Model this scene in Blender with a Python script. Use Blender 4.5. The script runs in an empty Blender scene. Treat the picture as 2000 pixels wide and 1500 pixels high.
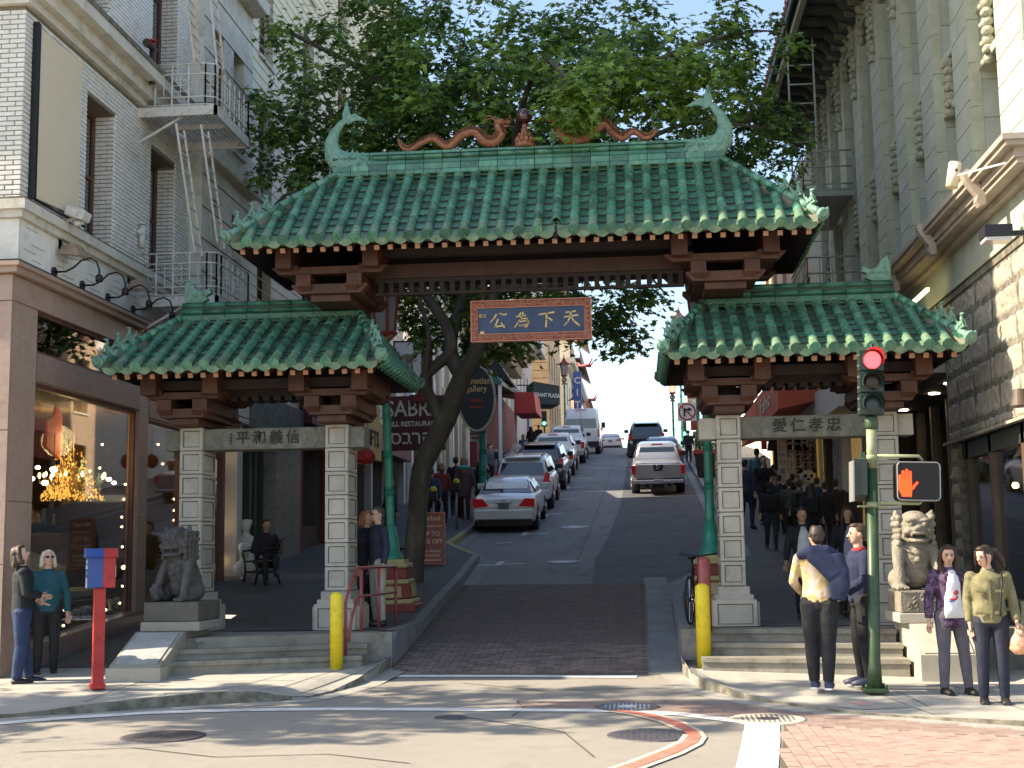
import bpy, bmesh, math, random
from mathutils import Matrix, Vector, noise
random.seed(7)
SC = bpy.context.scene; COL = SC.collection
R = math.radians; PI = math.pi
# ---------------------------------------------------------------- camera, sky, sun, exposure
FPX, CX, CY, CAMH, ROLL = 2600.0, 1000.0, 750.0, 1.65, 0.0145
PSI, TH = R(5.35), R(7.26)
def _basis():
    s, c, st, ct = math.sin(PSI), math.cos(PSI), math.sin(TH), math.cos(TH)
    f = Vector((-s*ct, c*ct, st)); r0 = Vector((c, s, 0)); u0 = Vector((s*st, -c*st, ct))
    return math.cos(ROLL)*r0-math.sin(ROLL)*u0, math.cos(ROLL)*u0+math.sin(ROLL)*r0, f
_r, _u, _f = _basis()
cam = bpy.data.cameras.new('camera'); camo = bpy.data.objects.new('camera', cam); COL.objects.link(camo)
cam.sensor_width = 36; cam.lens = 36*FPX/2000; cam.clip_end = 5000; cam.clip_start = .1
camo.matrix_world = Matrix(((_r.x, _u.x, -_f.x, 0), (_r.y, _u.y, -_f.y, 0), (_r.z, _u.z, -_f.z, CAMH), (0, 0, 0, 1)))
SC.camera = camo
SUN_EL, SUN_AZ = R(38), R(7)          # the sun stands to the left (west), a touch behind the camera
sdir = Vector((-math.cos(SUN_AZ)*math.cos(SUN_EL), -math.sin(SUN_AZ)*math.cos(SUN_EL), math.sin(SUN_EL)))
world = bpy.data.worlds.new('World'); SC.world = world; world.use_nodes = True
wn = world.node_tree.nodes; wl = world.node_tree.links
sky = wn.new('ShaderNodeTexSky'); sky.sky_type = 'NISHITA'; sky.sun_disc = False
sky.sun_elevation = SUN_EL; sky.sun_rotation = math.atan2(sdir.x, sdir.y)
sky.air_density = 1.0; sky.dust_density = 1.1; sky.ozone_density = 3.0; sky.altitude = 60
wl.new(sky.outputs[0], wn['Background'].inputs[0]); wn['Background'].inputs[1].default_value = 0.15
sl = bpy.data.lights.new('sun', 'SUN'); sl.energy = 4.5; sl.angle = R(.5); sl.color = (1, .93, .82)
so = bpy.data.objects.new('sun', sl); COL.objects.link(so); so.rotation_euler = (-sdir).to_track_quat('-Z', 'Y').to_euler()
so.location = (-40, -5, 40)
SC.view_settings.view_transform = 'Standard'; SC.view_settings.look = 'None'
SC.view_settings.exposure = 1.32; SC.view_settings.gamma = 1; SC.view_settings.use_curve_mapping = False
SC.view_settings.use_white_balance = True; SC.view_settings.white_balance_temperature = 7700
SC.cycles.max_bounces = 6; SC.cycles.diffuse_bounces = 3; SC.cycles.glossy_bounces = 3
SC.cycles.transparent_max_bounces = 8; SC.cycles.transmission_bounces = 4
SC.cycles.use_denoising = True; SC.cycles.caustics_reflective = False; SC.cycles.caustics_refractive = False
# survey helpers: sight lines met with a known plane of the place (street axis = +Y)
def ray(px, py): return _f+(px-CX)/FPX*_r-(py-CY)/FPX*_u
def onY(px, py, y):
    d = ray(px, py); k = y/d.y; return Vector((d.x*k, y, CAMH+d.z*k))
def onZ(px, py, z):
    d = ray(px, py); k = (z-CAMH)/d.z; return Vector((d.x*k, d.y*k, z))
def onX(px, py, x):
    d = ray(px, py); k = x/d.x; return Vector((x, d.y*k, CAMH+d.z*k))
# ---------------------------------------------------------------- heights
def interp(T, x):
    if x <= T[0][0]: return T[0][1]
    for (a, b), (c, d) in zip(T, T[1:]):
        if x <= c: return b+(d-b)*(x-a)/(c-a)
    return T[-1][1]
RD = [(-60, -1.6), (5, -.1), (10, -.07), (13, -.04), (15.5, .02), (17.3, .1), (20, .42), (22.5, .77), (25, 1.05), (28, 1.33), (32, 1.66), (35, 1.95), (37.7, 2.24), (43, 2.93), (48, 3.62), (58, 5.0), (71, 6.8), (85, 8.25), (100, 9.4), (108, 9.8), (116, 9.95), (125, 9.9), (160, 6), (400, -30)]
def road_z(y): return interp(RD, y)
GX = [-10, -7, -4, 1, 4]
GY = [(13, (.06, .05, .03, .03, -.01)), (15.5, (.17, .16, .13, .12, .06)), (17.3, (.24, .25, .24, .16, .12))]
def walk_z(x, y):
    if y >= 17.3: return interp(list(zip(GX, GY[2][1])), x)
    zs = [interp(list(zip(GX, g[1])), x) for g in GY]
    return interp([(-60, zs[0]-1.2)]+[(13, zs[0]), (15.5, zs[1]), (17.3, zs[2])], y)
PLAT = .63
def side_z(y): return max(PLAT, road_z(y)+.14)
# ---------------------------------------------------------------- mesh builder
BASE = {}
class MB:
    def __init__(s): s.v = []; s.f = []; s.m = []; s.sm = []
    def add(s, vs, fs, m=0, smooth=False, M=None):
        b = len(s.v)
        s.v += [tuple(M@Vector(v)) if M else tuple(v) for v in vs]
        s.f += [tuple(b+i for i in f) for f in fs]
        s.m += [m]*len(fs); s.sm += [smooth]*len(fs); return s
    def box(s, x0, x1, y0, y1, z0, z1, m=0, M=None, bev=0):
        if bev:
            b = bev
            for (a, c, d) in ((0, b, b),):
                vs = []
                for z, i in ((z0, b), (z0+b, 0), (z1-b, 0), (z1, b)):
                    vs += [(x0+i, y0+i, z), (x1-i, y0+i, z), (x1-i, y1-i, z), (x0+i, y1-i, z)]
                fs = [(3, 2, 1, 0), (12, 13, 14, 15)]
                for k in range(3):
                    for j in range(4):
                        fs.append((4*k+j, 4*k+(j+1) % 4, 4*k+4+(j+1) % 4, 4*k+4+j))
            return s.add(vs, fs, m, False, M)
        vs = [(x0, y0, z0), (x1, y0, z0), (x1, y1, z0), (x0, y1, z0), (x0, y0, z1), (x1, y0, z1), (x1, y1, z1), (x0, y1, z1)]
        return s.add(vs, [(3, 2, 1, 0), (4, 5, 6, 7), (0, 1, 5, 4), (1, 2, 6, 5), (2, 3, 7, 6), (3, 0, 4, 7)], m, False, M)
    def hexa(s, vs, m=0, M=None):
        return s.add(vs, [(3, 2, 1, 0), (4, 5, 6, 7), (0, 1, 5, 4), (1, 2, 6, 5), (2, 3, 7, 6), (3, 0, 4, 7)], m, False, M)
    def quad(s, a, b, c, d, m=0): return s.add([a, b, c, d], [(0, 1, 2, 3)], m)
    def tube(s, pts, r, n=8, m=0, cap=True, flat=None, M=None, smooth=True, up=None):
        """swept tube; r = number, list of numbers or list of (rx, ry); up = fixed reference direction"""
        pts = [Vector(p) for p in pts]; k = len(pts)
        rr = r if isinstance(r, (list, tuple)) and len(r) == k else [r]*k
        vs = []; prev = Vector(up) if up else None
        for i, p in enumerate(pts):
            t = (pts[min(i+1, k-1)]-pts[max(i-1, 0)])
            if t.length < 1e-9: t = Vector((0, 0, 1))
            t.normalize()
            if prev is None or (not up and False): prev = Vector((0, 0, 1)) if abs(t.z) < .9 else Vector((0, -1, 0))
            a = prev-t*prev.dot(t)
            if a.length < 1e-4: a = t.orthogonal()
            a.normalize(); b = t.cross(a)
            if not up: prev = a
            ra, rb = rr[i] if isinstance(rr[i], (tuple, list)) else (rr[i], rr[i])
            for j in range(n):
                q = 2*PI*(j+.5)/n
                vs.append(p+b*(math.cos(q)*ra)+a*(math.sin(q)*rb))
        fs = [(i*n+j, i*n+(j+1) % n, (i+1)*n+(j+1) % n, (i+1)*n+j) for i in range(k-1) for j in range(n)]
        s.add(vs, fs, m, smooth, M)
        if cap:
            b = len(s.v)-len(vs)
            s.f += [tuple(b+j for j in reversed(range(n))), tuple(b+(k-1)*n+j for j in range(n))]; s.m += [m]*2; s.sm += [False]*2
        return s
    def cyl(s, p0, p1, r0, r1=None, n=12, m=0, cap=True, M=None): return s.tube([p0, p1], [r0, r0 if r1 is None else r1], n, m, cap, M=M)
    def bar(s, p0, p1, w, m=0, M=None): return s.tube([p0, p1], [w*.7071]*2, 4, m, True, M=M, smooth=False)
    def lathe(s, prof, c=(0, 0, 0), n=16, m=0, M=None, smooth=True):
        vs = []; c = Vector(c)
        for r, z in prof:
            for j in range(n):
                q = 2*PI*j/n; vs.append((c.x+r*math.cos(q), c.y+r*math.sin(q), c.z+z))
        k = len(prof)
        fs = [(i*n+j, i*n+(j+1) % n, (i+1)*n+(j+1) % n, (i+1)*n+j) for i in range(k-1) for j in range(n)]
        s.add(vs, fs, m, smooth, M); b = len(s.v)-len(vs)
        s.f += [tuple(b+j for j in reversed(range(n))), tuple(b+(k-1)*n+j for j in range(n))]; s.m += [m]*2; s.sm += [False]*2
        return s
    def ball(s, c, r, n=10, m=0, M=None, rot=None):
        if not isinstance(r, (tuple, list)): r = (r, r, r)
        vs = []; k = max(4, n*2//3); c = Vector(c)
        for i in range(1, k):
            a = PI*i/k
            for j in range(n):
                q = 2*PI*j/n; v = Vector((r[0]*math.sin(a)*math.cos(q), r[1]*math.sin(a)*math.sin(q), -r[2]*math.cos(a)))
                vs.append(c+(rot@v if rot else v))
        v0 = Vector((0, 0, -r[2])); v1 = Vector((0, 0, r[2]))
        vs += [c+(rot@v0 if rot else v0), c+(rot@v1 if rot else v1)]
        N = (k-1)*n
        fs = [(i*n+j, i*n+(j+1) % n, (i+1)*n+(j+1) % n, (i+1)*n+j) for i in range(k-2) for j in range(n)]
        fs += [(N, (j+1) % n, j) for j in range(n)]+[((k-2)*n+j, (k-2)*n+(j+1) % n, N+1) for j in range(n)]
        return s.add(vs, fs, m, True, M)
    def prism(s, poly, lo, hi, axis='y', m=0, M=None, m2=None, smooth=False):
        """poly: 2-D outline, extruded along an axis. axis y: (x,z); x: (y,z); z: (x,y)"""
        n = len(poly)
        def P(p, h): return (p[0], h, p[1]) if axis == 'y' else ((h, p[0], p[1]) if axis == 'x' else (p[0], p[1], h))
        ar = sum(poly[i][0]*poly[(i+1) % n][1]-poly[(i+1) % n][0]*poly[i][1] for i in range(n))
        if (ar < 0): poly = poly[::-1]
        vs = [P(p, lo) for p in poly]+[P(p, hi) for p in poly]
        A = tuple(range(n)); B = tuple(range(n, 2*n))
        sd = [(i, (i+1) % n, n+(i+1) % n, n+i) for i in range(n)]
        if axis == 'y': fs = [A, B[::-1]]; sd = [f[::-1] for f in sd]
        else: fs = [A[::-1], B]
        s.add(vs, fs, m if m2 is None else m2, False, M)
        b = len(s.v)-2*n
        s.f += [tuple(b+i for i in f) for f in sd]; s.m += [m]*n; s.sm += [smooth]*n
        return s
    def mesh(s, name, mats, off=(0, 0, 0)):
        me = bpy.data.meshes.new(name)
        o = Vector(off)
        me.from_pydata([tuple(Vector(v)-o) for v in s.v], [], s.f)
        for mm in (mats if isinstance(mats, (list, tuple)) else [mats]): me.materials.append(mm)
        me.polygons.foreach_set('material_index', s.m); me.polygons.foreach_set('use_smooth', s.sm)
        me.update(); return me
    def build(s, name, mats, parent=None, **kw):
        off = BASE.get(parent.name, (0, 0, 0)) if parent else (0, 0, 0)
        o = bpy.data.objects.new(name, s.mesh(name, mats, off)); COL.objects.link(o)
        if parent: o.parent = parent; BASE[o.name] = off
        for k, v in kw.items(): o[k] = v
        return o
def link(name, me, parent=None, loc=None, M=None):
    o = bpy.data.objects.new(name, me); COL.objects.link(o)
    if parent:
        o.parent = parent; off = Vector(BASE.get(parent.name, (0, 0, 0)))
    else: off = Vector((0, 0, 0))
    if M is not None: o.matrix_local = Matrix.Translation(-off)@M
    elif loc is not None: o.location = Vector(loc)-off
    return o
def thing(name, label, cat, base=(0, 0, 0), rot=0, group=None, frame='world'):
    """Empty at the thing's base. frame 'world': parts are authored in world metres; 'local': around the origin"""
    o = bpy.data.objects.new(name, None); COL.objects.link(o); o.empty_display_size = .2
    o.location = base; o.rotation_euler = (0, 0, rot); o['label'] = label; o['category'] = cat
    if group: o['group'] = group
    BASE[o.name] = tuple(base) if frame == 'world' else (0, 0, 0)
    return o
def tag(o, label, cat, group=None):
    o['label'] = label; o['category'] = cat
    if group: o['group'] = group
    return o
def struct(o): o['kind'] = 'structure'; return o
def part(name, parent, base):
    """an Empty that groups sub-parts is avoided: sub-parts hang on a mesh part"""
    return None
def kids(o): return [c for c in bpy.data.objects if c.parent == o]
CH = {}
def copy_tree(o, loc, rot=None, label=None, group=None, scale=None):
    def cp(a, par):
        c = a.copy(); COL.objects.link(c)
        if par: c.parent = par
        for ch in KID(a): cp(ch, c)
        return c
    r = cp(o, None); r.location = loc
    if rot is not None: r.rotation_euler = (0, 0, rot)
    if label: r['label'] = label
    if group: r['group'] = group
    if scale: r.scale = (scale,)*3
    return r
def KID(a): return list(a.children)
def remesh(mb, vox, mats, classify=None, smooth_it=0, name='m'):
    """fuse overlapping closed shapes into one continuous surface; every face keeps the colour slot of the shape nearest to it"""
    me = mb.mesh(name+'_src', mats)
    o = bpy.data.objects.new('tmp', me); COL.objects.link(o)
    md = o.modifiers.new('r', 'REMESH'); md.mode = 'VOXEL'; md.voxel_size = vox; md.use_smooth_shade = True
    if smooth_it:
        s2 = o.modifiers.new('s', 'SMOOTH'); s2.factor = .5; s2.iterations = smooth_it
    dg = bpy.context.evaluated_depsgraph_get(); dg.update()
    out = bpy.data.meshes.new_from_object(o.evaluated_get(dg)); out.name = name
    if len(mats if isinstance(mats, (list, tuple)) else [mats]) > 1:
        from mathutils.bvhtree import BVHTree
        bv = BVHTree.FromPolygons([v.co for v in me.vertices], [tuple(p.vertices) for p in me.polygons])
        idx = []
        for p in out.polygons:
            h = bv.find_nearest(p.center); idx.append(me.polygons[h[2]].material_index if h[2] is not None else 0)
        out.materials.clear()
        for mm in mats: out.materials.append(mm)
        out.polygons.foreach_set('material_index', idx)
    bpy.data.objects.remove(o)
    bpy.data.meshes.remove(me)
    return out
def text_mb(mb, body, M, size=1.0, m=0, depth=.01, align='CENTER', bold=0.0, sx=1.0):
    """lettering as a thin raised mesh; M maps (x right, y up, z out) to place"""
    c = bpy.data.curves.new('t', 'FONT'); c.body = body; c.size = size; c.resolution_u = 2; c.align_x = align; c.align_y = 'CENTER'
    c.offset = bold; c.extrude = depth/2
    o = bpy.data.objects.new('t', c); COL.objects.link(o)
    dg = bpy.context.evaluated_depsgraph_get(); dg.update()
    me = o.evaluated_get(dg).to_mesh()
    vs = [M@Vector((v.co.x*sx, v.co.y, v.co.z+depth/2)) for v in me.vertices]; fs = [tuple(p.vertices) for p in me.polygons]
    mb.add(vs, fs, m); o.evaluated_get(dg).to_mesh_clear(); bpy.data.objects.remove(o); bpy.data.curves.remove(c)
def frameM(o, xdir, up=(0, 0, 1)):
    x = Vector(xdir).normalized(); u = Vector(up); u = (u-x*u.dot(x)).normalized(); n = x.cross(u)
    return Matrix(((x.x, u.x, n.x, o[0]), (x.y, u.y, n.y, o[1]), (x.z, u.z, n.z, o[2]), (0, 0, 0, 1)))
# ---------------------------------------------------------------- materials
def mat(name, col, rough=.7, metal=0, col2=None, nscale=3.0, namt=.5, bump=0, bscale=30, emit=None, estr=0, coat=0, rnd=0, stretch=(1, 1, 1), dirt=None, dscale=1.2, damt=.5, coord='obj', spec=.5, rvar=0, trans=0, alpha=1):
    m = bpy.data.materials.new(name); m.use_nodes = True; N = m.node_tree.nodes; L = m.node_tree.links
    b = N['Principled BSDF']; b.inputs['Roughness'].default_value = rough; b.inputs['Metallic'].default_value = metal
    b.inputs['Specular IOR Level'].default_value = spec
    c4 = (*col, 1); b.inputs['Base Color'].default_value = c4
    if coat: b.inputs['Coat Weight'].default_value = coat; b.inputs['Coat Roughness'].default_value = .08
    if trans: b.inputs['Transmission Weight'].default_value = trans
    if emit: b.inputs['Emission Color'].default_value = (*emit, 1); b.inputs['Emission Strength'].default_value = estr
    src = None; vec = None
    def V():
        nonlocal vec
        if vec is None:
            if coord == 'obj': t = N.new('ShaderNodeTexCoord'); o = t.outputs['Object']
            else: t = N.new('ShaderNodeNewGeometry'); o = t.outputs['Position']
            mp = N.new('ShaderNodeMapping'); mp.inputs['Scale'].default_value = stretch; L.new(o, mp.inputs[0]); vec = mp.outputs[0]
            if rnd:
                oi = N.new('ShaderNodeObjectInfo'); va = N.new('ShaderNodeVectorMath'); va.operation = 'ADD'
                ml = N.new('ShaderNodeMath'); ml.operation = 'MULTIPLY'; ml.inputs[1].default_value = 37
                L.new(oi.outputs['Random'], ml.inputs[0]); L.new(vec, va.inputs[0]); L.new(ml.outputs[0], va.inputs[1]); vec = va.outputs[0]
        return vec
    def mix(a, bcol, fac, typ='MIX'):
        x = N.new('ShaderNodeMix'); x.data_type = 'RGBA'; x.blend_type = typ
        if isinstance(fac, float): x.inputs[0].default_value = fac
        else: L.new(fac, x.inputs[0])
        for i, q in ((6, a), (7, bcol)):
            if isinstance(q, tuple): x.inputs[i].default_value = (*q, 1) if len(q) == 3 else q
            else: L.new(q, x.inputs[i])
        return x.outputs[2]
    def ramp(o, a, b2):
        r = N.new('ShaderNodeMapRange'); r.inputs[1].default_value = a; r.inputs[2].default_value = b2; L.new(o, r.inputs[0]); return r.outputs[0]
    src = col
    if col2:
        n = N.new('ShaderNodeTexNoise'); n.inputs['Scale'].default_value = nscale; n.inputs['Detail'].default_value = 6; n.inputs['Roughness'].default_value = .6
        L.new(V(), n.inputs['Vector']); src = mix(src, col2, ramp(n.outputs[0], .5-.25*namt-.02, .5+.25*namt+.02))
        if rvar:
            rr = N.new('ShaderNodeMapRange'); rr.inputs[1].default_value = .3; rr.inputs[2].default_value = .7; rr.inputs[3].default_value = max(0, rough-rvar); rr.inputs[4].default_value = min(1, rough+rvar)
            L.new(n.outputs[0], rr.inputs[0]); L.new(rr.outputs[0], b.inputs['Roughness'])
    if dirt:
        n = N.new('ShaderNodeTexNoise'); n.inputs['Scale'].default_value = dscale; n.inputs['Detail'].default_value = 8; n.inputs['Roughness'].default_value = .7
        L.new(V(), n.inputs['Vector']); f = ramp(n.outputs[0], .52, .75)
        mm = N.new('ShaderNodeMath'); mm.operation = 'MULTIPLY'; mm.inputs[1].default_value = damt; L.new(f, mm.inputs[0]); src = mix(src, dirt, mm.outputs[0])
    if rnd:
        oi = N.new('ShaderNodeObjectInfo'); hv = N.new('ShaderNodeHueSaturation')
        r = N.new('ShaderNodeMapRange'); r.inputs[3].default_value = 1-rnd; r.inputs[4].default_value = 1+rnd; L.new(oi.outputs['Random'], r.inputs[0])
        L.new(r.outputs[0], hv.inputs['Value'])
        if isinstance(src, tuple): hv.inputs['Color'].default_value = (*src, 1)
        else: L.new(src, hv.inputs['Color'])
        src = hv.outputs[0]
    if not isinstance(src, tuple): L.new(src, b.inputs['Base Color'])
    if bump:
        n = N.new('ShaderNodeTexNoise'); n.inputs['Scale'].default_value = bscale; n.inputs['Detail'].default_value = 5
        L.new(V(), n.inputs['Vector']); bp = N.new('ShaderNodeBump'); bp.inputs['Strength'].default_value = bump; bp.inputs['Distance'].default_value = .02
        L.new(n.outputs[0], bp.inputs['Height']); L.new(bp.outputs[0], b.inputs['Normal'])
    return m
def glass(name, tint=(.8, .85, .85), refl=.12, rough=.02):
    m = bpy.data.materials.new(name); m.use_nodes = True; N = m.node_tree.nodes; L = m.node_tree.links
    N.remove(N['Principled BSDF']); out = N['Material Output']
    t = N.new('ShaderNodeBsdfTransparent'); t.inputs[0].default_value = (*tint, 1)
    g = N.new('ShaderNodeBsdfGlossy'); g.inputs['Roughness'].default_value = rough; g.inputs[0].default_value = (.9, .9, .9, 1)
    fr = N.new('ShaderNodeLayerWeight'); fr.inputs[0].default_value = .35
    mr = N.new('ShaderNodeMapRange'); mr.inputs[3].default_value = refl; mr.inputs[4].default_value = .9; L.new(fr.outputs['Facing'], mr.inputs[0])
    pw = N.new('ShaderNodeMath'); pw.operation = 'POWER'; pw.inputs[1].default_value = 2.5; L.new(fr.outputs['Facing'], pw.inputs[0]); L.new(pw.outputs[0], mr.inputs[0])
    nz = N.new('ShaderNodeTexNoise'); nz.inputs['Scale'].default_value = .8; bp = N.new('ShaderNodeBump'); bp.inputs['Strength'].default_value = .12; bp.inputs['Distance'].default_value = .05
    L.new(nz.outputs[0], bp.inputs['Height']); L.new(bp.outputs[0], g.inputs['Normal'])
    x = N.new('ShaderNodeMixShader'); L.new(mr.outputs[0], x.inputs[0]); L.new(t.outputs[0], x.inputs[1]); L.new(g.outputs[0], x.inputs[2]); L.new(x.outputs[0], out.inputs[0])
    return m
def leafmat(name, c1, c2, tr=.5):
    m = bpy.data.materials.new(name); m.use_nodes = True; N = m.node_tree.nodes; L = m.node_tree.links
    N.remove(N['Principled BSDF']); out = N['Material Output']
    geo = N.new('ShaderNodeNewGeometry'); n = N.new('ShaderNodeTexNoise'); n.inputs['Scale'].default_value = 1.1; L.new(geo.outputs['Position'], n.inputs['Vector'])
    mr = N.new('ShaderNodeMath'); mr.operation = 'ADD'; L.new(n.outputs[0], mr.inputs[0])
    ri = N.new('ShaderNodeMath'); ri.operation = 'MULTIPLY_ADD'; ri.inputs[1].default_value = .8; ri.inputs[2].default_value = -.4
    L.new(geo.outputs['Random Per Island'], ri.inputs[0]); L.new(ri.outputs[0], mr.inputs[1])
    cr = N.new('ShaderNodeValToRGB'); cr.color_ramp.elements[0].position = .25; cr.color_ramp.elements[1].position = .85
    cr.color_ramp.elements[0].color = (*c1, 1); cr.color_ramp.elements[1].color = (*c2, 1); L.new(mr.outputs[0], cr.inputs[0])
    d = N.new('ShaderNodeBsdfDiffuse'); t = N.new('ShaderNodeBsdfTranslucent'); g = N.new('ShaderNodeBsdfGlossy'); g.inputs['Roughness'].default_value = .35
    g.inputs[0].default_value = (.8, .8, .8, 1)
    L.new(cr.outputs[0], d.inputs[0]); hs = N.new('ShaderNodeHueSaturation'); hs.inputs['Hue'].default_value = .47; hs.inputs['Value'].default_value = 1.5; L.new(cr.outputs[0], hs.inputs['Color']); L.new(hs.outputs[0], t.inputs[0])
    x = N.new('ShaderNodeMixShader'); x.inputs[0].default_value = tr; L.new(d.outputs[0], x.inputs[1]); L.new(t.outputs[0], x.inputs[2])
    y = N.new('ShaderNodeMixShader'); y.inputs[0].default_value = .06; L.new(x.outputs[0], y.inputs[1]); L.new(g.outputs[0], y.inputs[2]); L.new(y.outputs[0], out.inputs[0])
    return m
M = {}
M['tile'] = mat('glazed_green_tile', (.018, .115, .068), .32, col2=(.085, .25, .165), nscale=12, namt=.9, rnd=.42, dirt=(.24, .33, .2), dscale=8, damt=.7, bump=.25, bscale=25, spec=.6, rvar=.12, stretch=(1, 1, .5), coord='obj')
M['tile_dark'] = mat('aged_green_tile', (.018, .115, .075), .4, col2=(.045, .19, .13), nscale=8, namt=1.2, rnd=.3, dirt=(.15, .2, .12), dscale=5, damt=.5, bump=.3, bscale=25, spec=.5)
M['tile_end'] = mat('worn_tile_end', (.035, .14, .09), .4, col2=(.24, .31, .19), nscale=14, namt=1.0, rnd=.15, bump=.3, bscale=30)
M['ridge_stone'] = mat('mossy_render', (.13, .15, .11), .9, col2=(.22, .20, .15), nscale=4, bump=.4)
M['patina'] = mat('patina_ornament', (.06, .20, .15), .45, col2=(.22, .38, .29), nscale=16, namt=1.0, dirt=(.03, .09, .065), dscale=9, damt=.9, bump=.6, bscale=40)
M['rust_wood'] = mat('red_brown_timber', (.058, .019, .009), .6, col2=(.10, .036, .017), nscale=5, rnd=.12, dirt=(.05, .02, .015), dscale=3, damt=.5, bump=.15, bscale=20)
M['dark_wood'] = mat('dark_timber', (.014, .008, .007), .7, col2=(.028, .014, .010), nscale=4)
M['beam_end'] = mat('beam_end_cut', (.34, .16, .09), .6, col2=(.42, .22, .12), nscale=8)
M['stone'] = mat('cast_stone', (.38, .35, .29), .85, col2=(.50, .47, .40), nscale=4, namt=1.0, rnd=.07, dirt=(.24, .22, .17), dscale=3, damt=.7, bump=.3, bscale=60)
M['joint_and_shade'] = mat('joint_and_lip_shade', (.10, .09, .075), .95)  # real joints, plus the painted shadow under pan tile lips
M['stone_dark'] = mat('weathered_beam_stone', (.13, .135, .115), .85, col2=(.22, .215, .175), nscale=6, dirt=(.08, .08, .065), dscale=4, damt=.8, bump=.4, bscale=40)
M['ink'] = mat('carved_dark_letters', (.035, .035, .03), .8)
M['concrete'] = mat('sidewalk_concrete', (.36, .34, .30), .85, col2=(.45, .43, .38), nscale=1.6, namt=1.2, dirt=(.20, .19, .17), dscale=2.5, damt=.7, bump=.35, bscale=120, coord='geo')
M['step'] = mat('step_concrete', (.21, .195, .16), .85, col2=(.30, .28, .235), nscale=3, dirt=(.07, .065, .055), dscale=3.5, damt=.9, bump=.4, bscale=90, coord='geo')
M['lionbase'] = mat('pedestal_concrete', (.38, .35, .28), .85, col2=(.50, .46, .38), nscale=3, dirt=(.20, .18, .14), dscale=3, damt=.7, bump=.4, bscale=80, coord='geo')
M['asphalt'] = mat('asphalt', (.30, .275, .24), .9, col2=(.38, .35, .31), nscale=1.1, namt=1.3, dirt=(.19, .18, .165), dscale=2.2, damt=.6, bump=.6, bscale=350, coord='geo')
M['walk_shaded'] = mat('shaded_pavement', (.085, .083, .08), .85, col2=(.13, .125, .12), nscale=1.2, namt=1.2, dirt=(.05, .05, .05), dscale=2, damt=.8, bump=.35, bscale=120, coord='geo')  # darkened pavement copy; shade under the arches put into the colour
M['asphalt2'] = mat('street_asphalt', (.15, .15, .155), .8, col2=(.23, .23, .235), nscale=.7, namt=1.3, dirt=(.05, .052, .058), dscale=1.5, damt=.7, bump=.5, bscale=300, coord='geo', stretch=(1, .4, 1))
M['patch'] = mat('asphalt_patch', (.085, .087, .095), .85, col2=(.125, .125, .135), nscale=2, bump=.5, bscale=300, coord='geo')
M['paver'] = mat('brick_paver', (.15, .11, .10), .85, col2=(.24, .17, .15), nscale=6, rnd=.3, dirt=(.12, .08, .07), dscale=3, damt=.7, bump=.3, bscale=90, coord='geo')
M['paver_l'] = mat('light_brick_paver', (.29, .195, .165), .85, col2=(.39, .285, .245), nscale=6, rnd=.18, dirt=(.22, .17, .15), dscale=3, damt=.6, bump=.3, bscale=90, coord='geo')
M['mortar'] = mat('paver_joint', (.085, .07, .06), .95, coord='geo', col2=(.14, .11, .09), nscale=5)
M['redband'] = mat('red_track_print', (.48, .13, .09), .8, col2=(.56, .2, .15), nscale=8, dirt=(.3, .14, .11), dscale=5, damt=.6, coord='geo')
M['creamband'] = mat('cream_track_edge', (.55, .48, .36), .85, col2=(.62, .55, .43), nscale=8, coord='geo')
M['paint'] = mat('white_road_paint', (.74, .73, .69), .7, col2=(.80, .79, .76), nscale=8, dirt=(.32, .25, .22), dscale=4.5, damt=.9, coord='geo')
M['paint_worn'] = mat('worn_road_paint', (.50, .49, .46), .8, col2=(.66, .65, .62), nscale=10, dirt=(.15, .15, .15), dscale=9, damt=1, coord='geo')
M['iron'] = mat('cast_iron_cover', (.10, .09, .105), .45, metal=.6, col2=(.19, .17, .18), nscale=40, bump=.8, bscale=60)
M['iron_blue'] = mat('polished_cover', (.32, .34, .40), .35, metal=.5, col2=(.50, .53, .60), nscale=30, bump=.5, bscale=60)
M['curb'] = mat('curb_stone', (.30, .29, .26), .85, col2=(.40, .385, .35), nscale=3, dirt=(.14, .135, .12), dscale=4, damt=.8, bump=.4, bscale=80, coord='geo')
M['curb_yellow'] = mat('yellow_kerb_paint', (.45, .36, .12), .8, col2=(.3, .27, .15), nscale=6, coord='geo')
M['granite'] = mat('pink_granite', (.36, .235, .185), .38, col2=(.47, .33, .26), nscale=10, namt=1.0, dirt=(.27, .17, .13), dscale=2.0, damt=.6, coord='geo', bump=.05, rnd=.04)
M['granite2'] = mat('pink_granite_dark', (.25, .155, .125), .4, col2=(.32, .21, .17), nscale=12, coord='geo')
M['wbrick'] = mat('white_glazed_brick', (.74, .71, .64), .45, col2=(.84, .81, .75), nscale=5, rnd=.08, dirt=(.40, .36, .27), dscale=2.2, damt=.55, coord='geo')
M['wmortar'] = mat('dark_brick_joint', (.22, .19, .15), .95)
M['trim'] = mat('cream_trim', (.60, .56, .47), .75, col2=(.72, .68, .59), nscale=3, dirt=(.27, .24, .18), dscale=4, damt=.8, coord='geo', bump=.1)
M['banner'] = mat('cream_banner', (.74, .62, .45), .7, col2=(.78, .66, .49), nscale=.8, coord='geo')
M['soot'] = mat('sooty_ledge', (.10, .09, .07), .95, col2=(.25, .23, .18), nscale=7, coord='geo', bump=.4)
M['black'] = mat('black_metal', (.02, .018, .02), .45, metal=.3)
M['rustlamp'] = mat('rusty_lamp_hood', (.25, .16, .11), .6, col2=(.36, .27, .2), nscale=14, coord='geo')
M['whitemetal'] = mat('weathered_white_metal', (.62, .60, .54), .6, col2=(.70, .68, .63), nscale=9, dirt=(.22, .13, .08), dscale=10, damt=.8, coord='geo')
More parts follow.
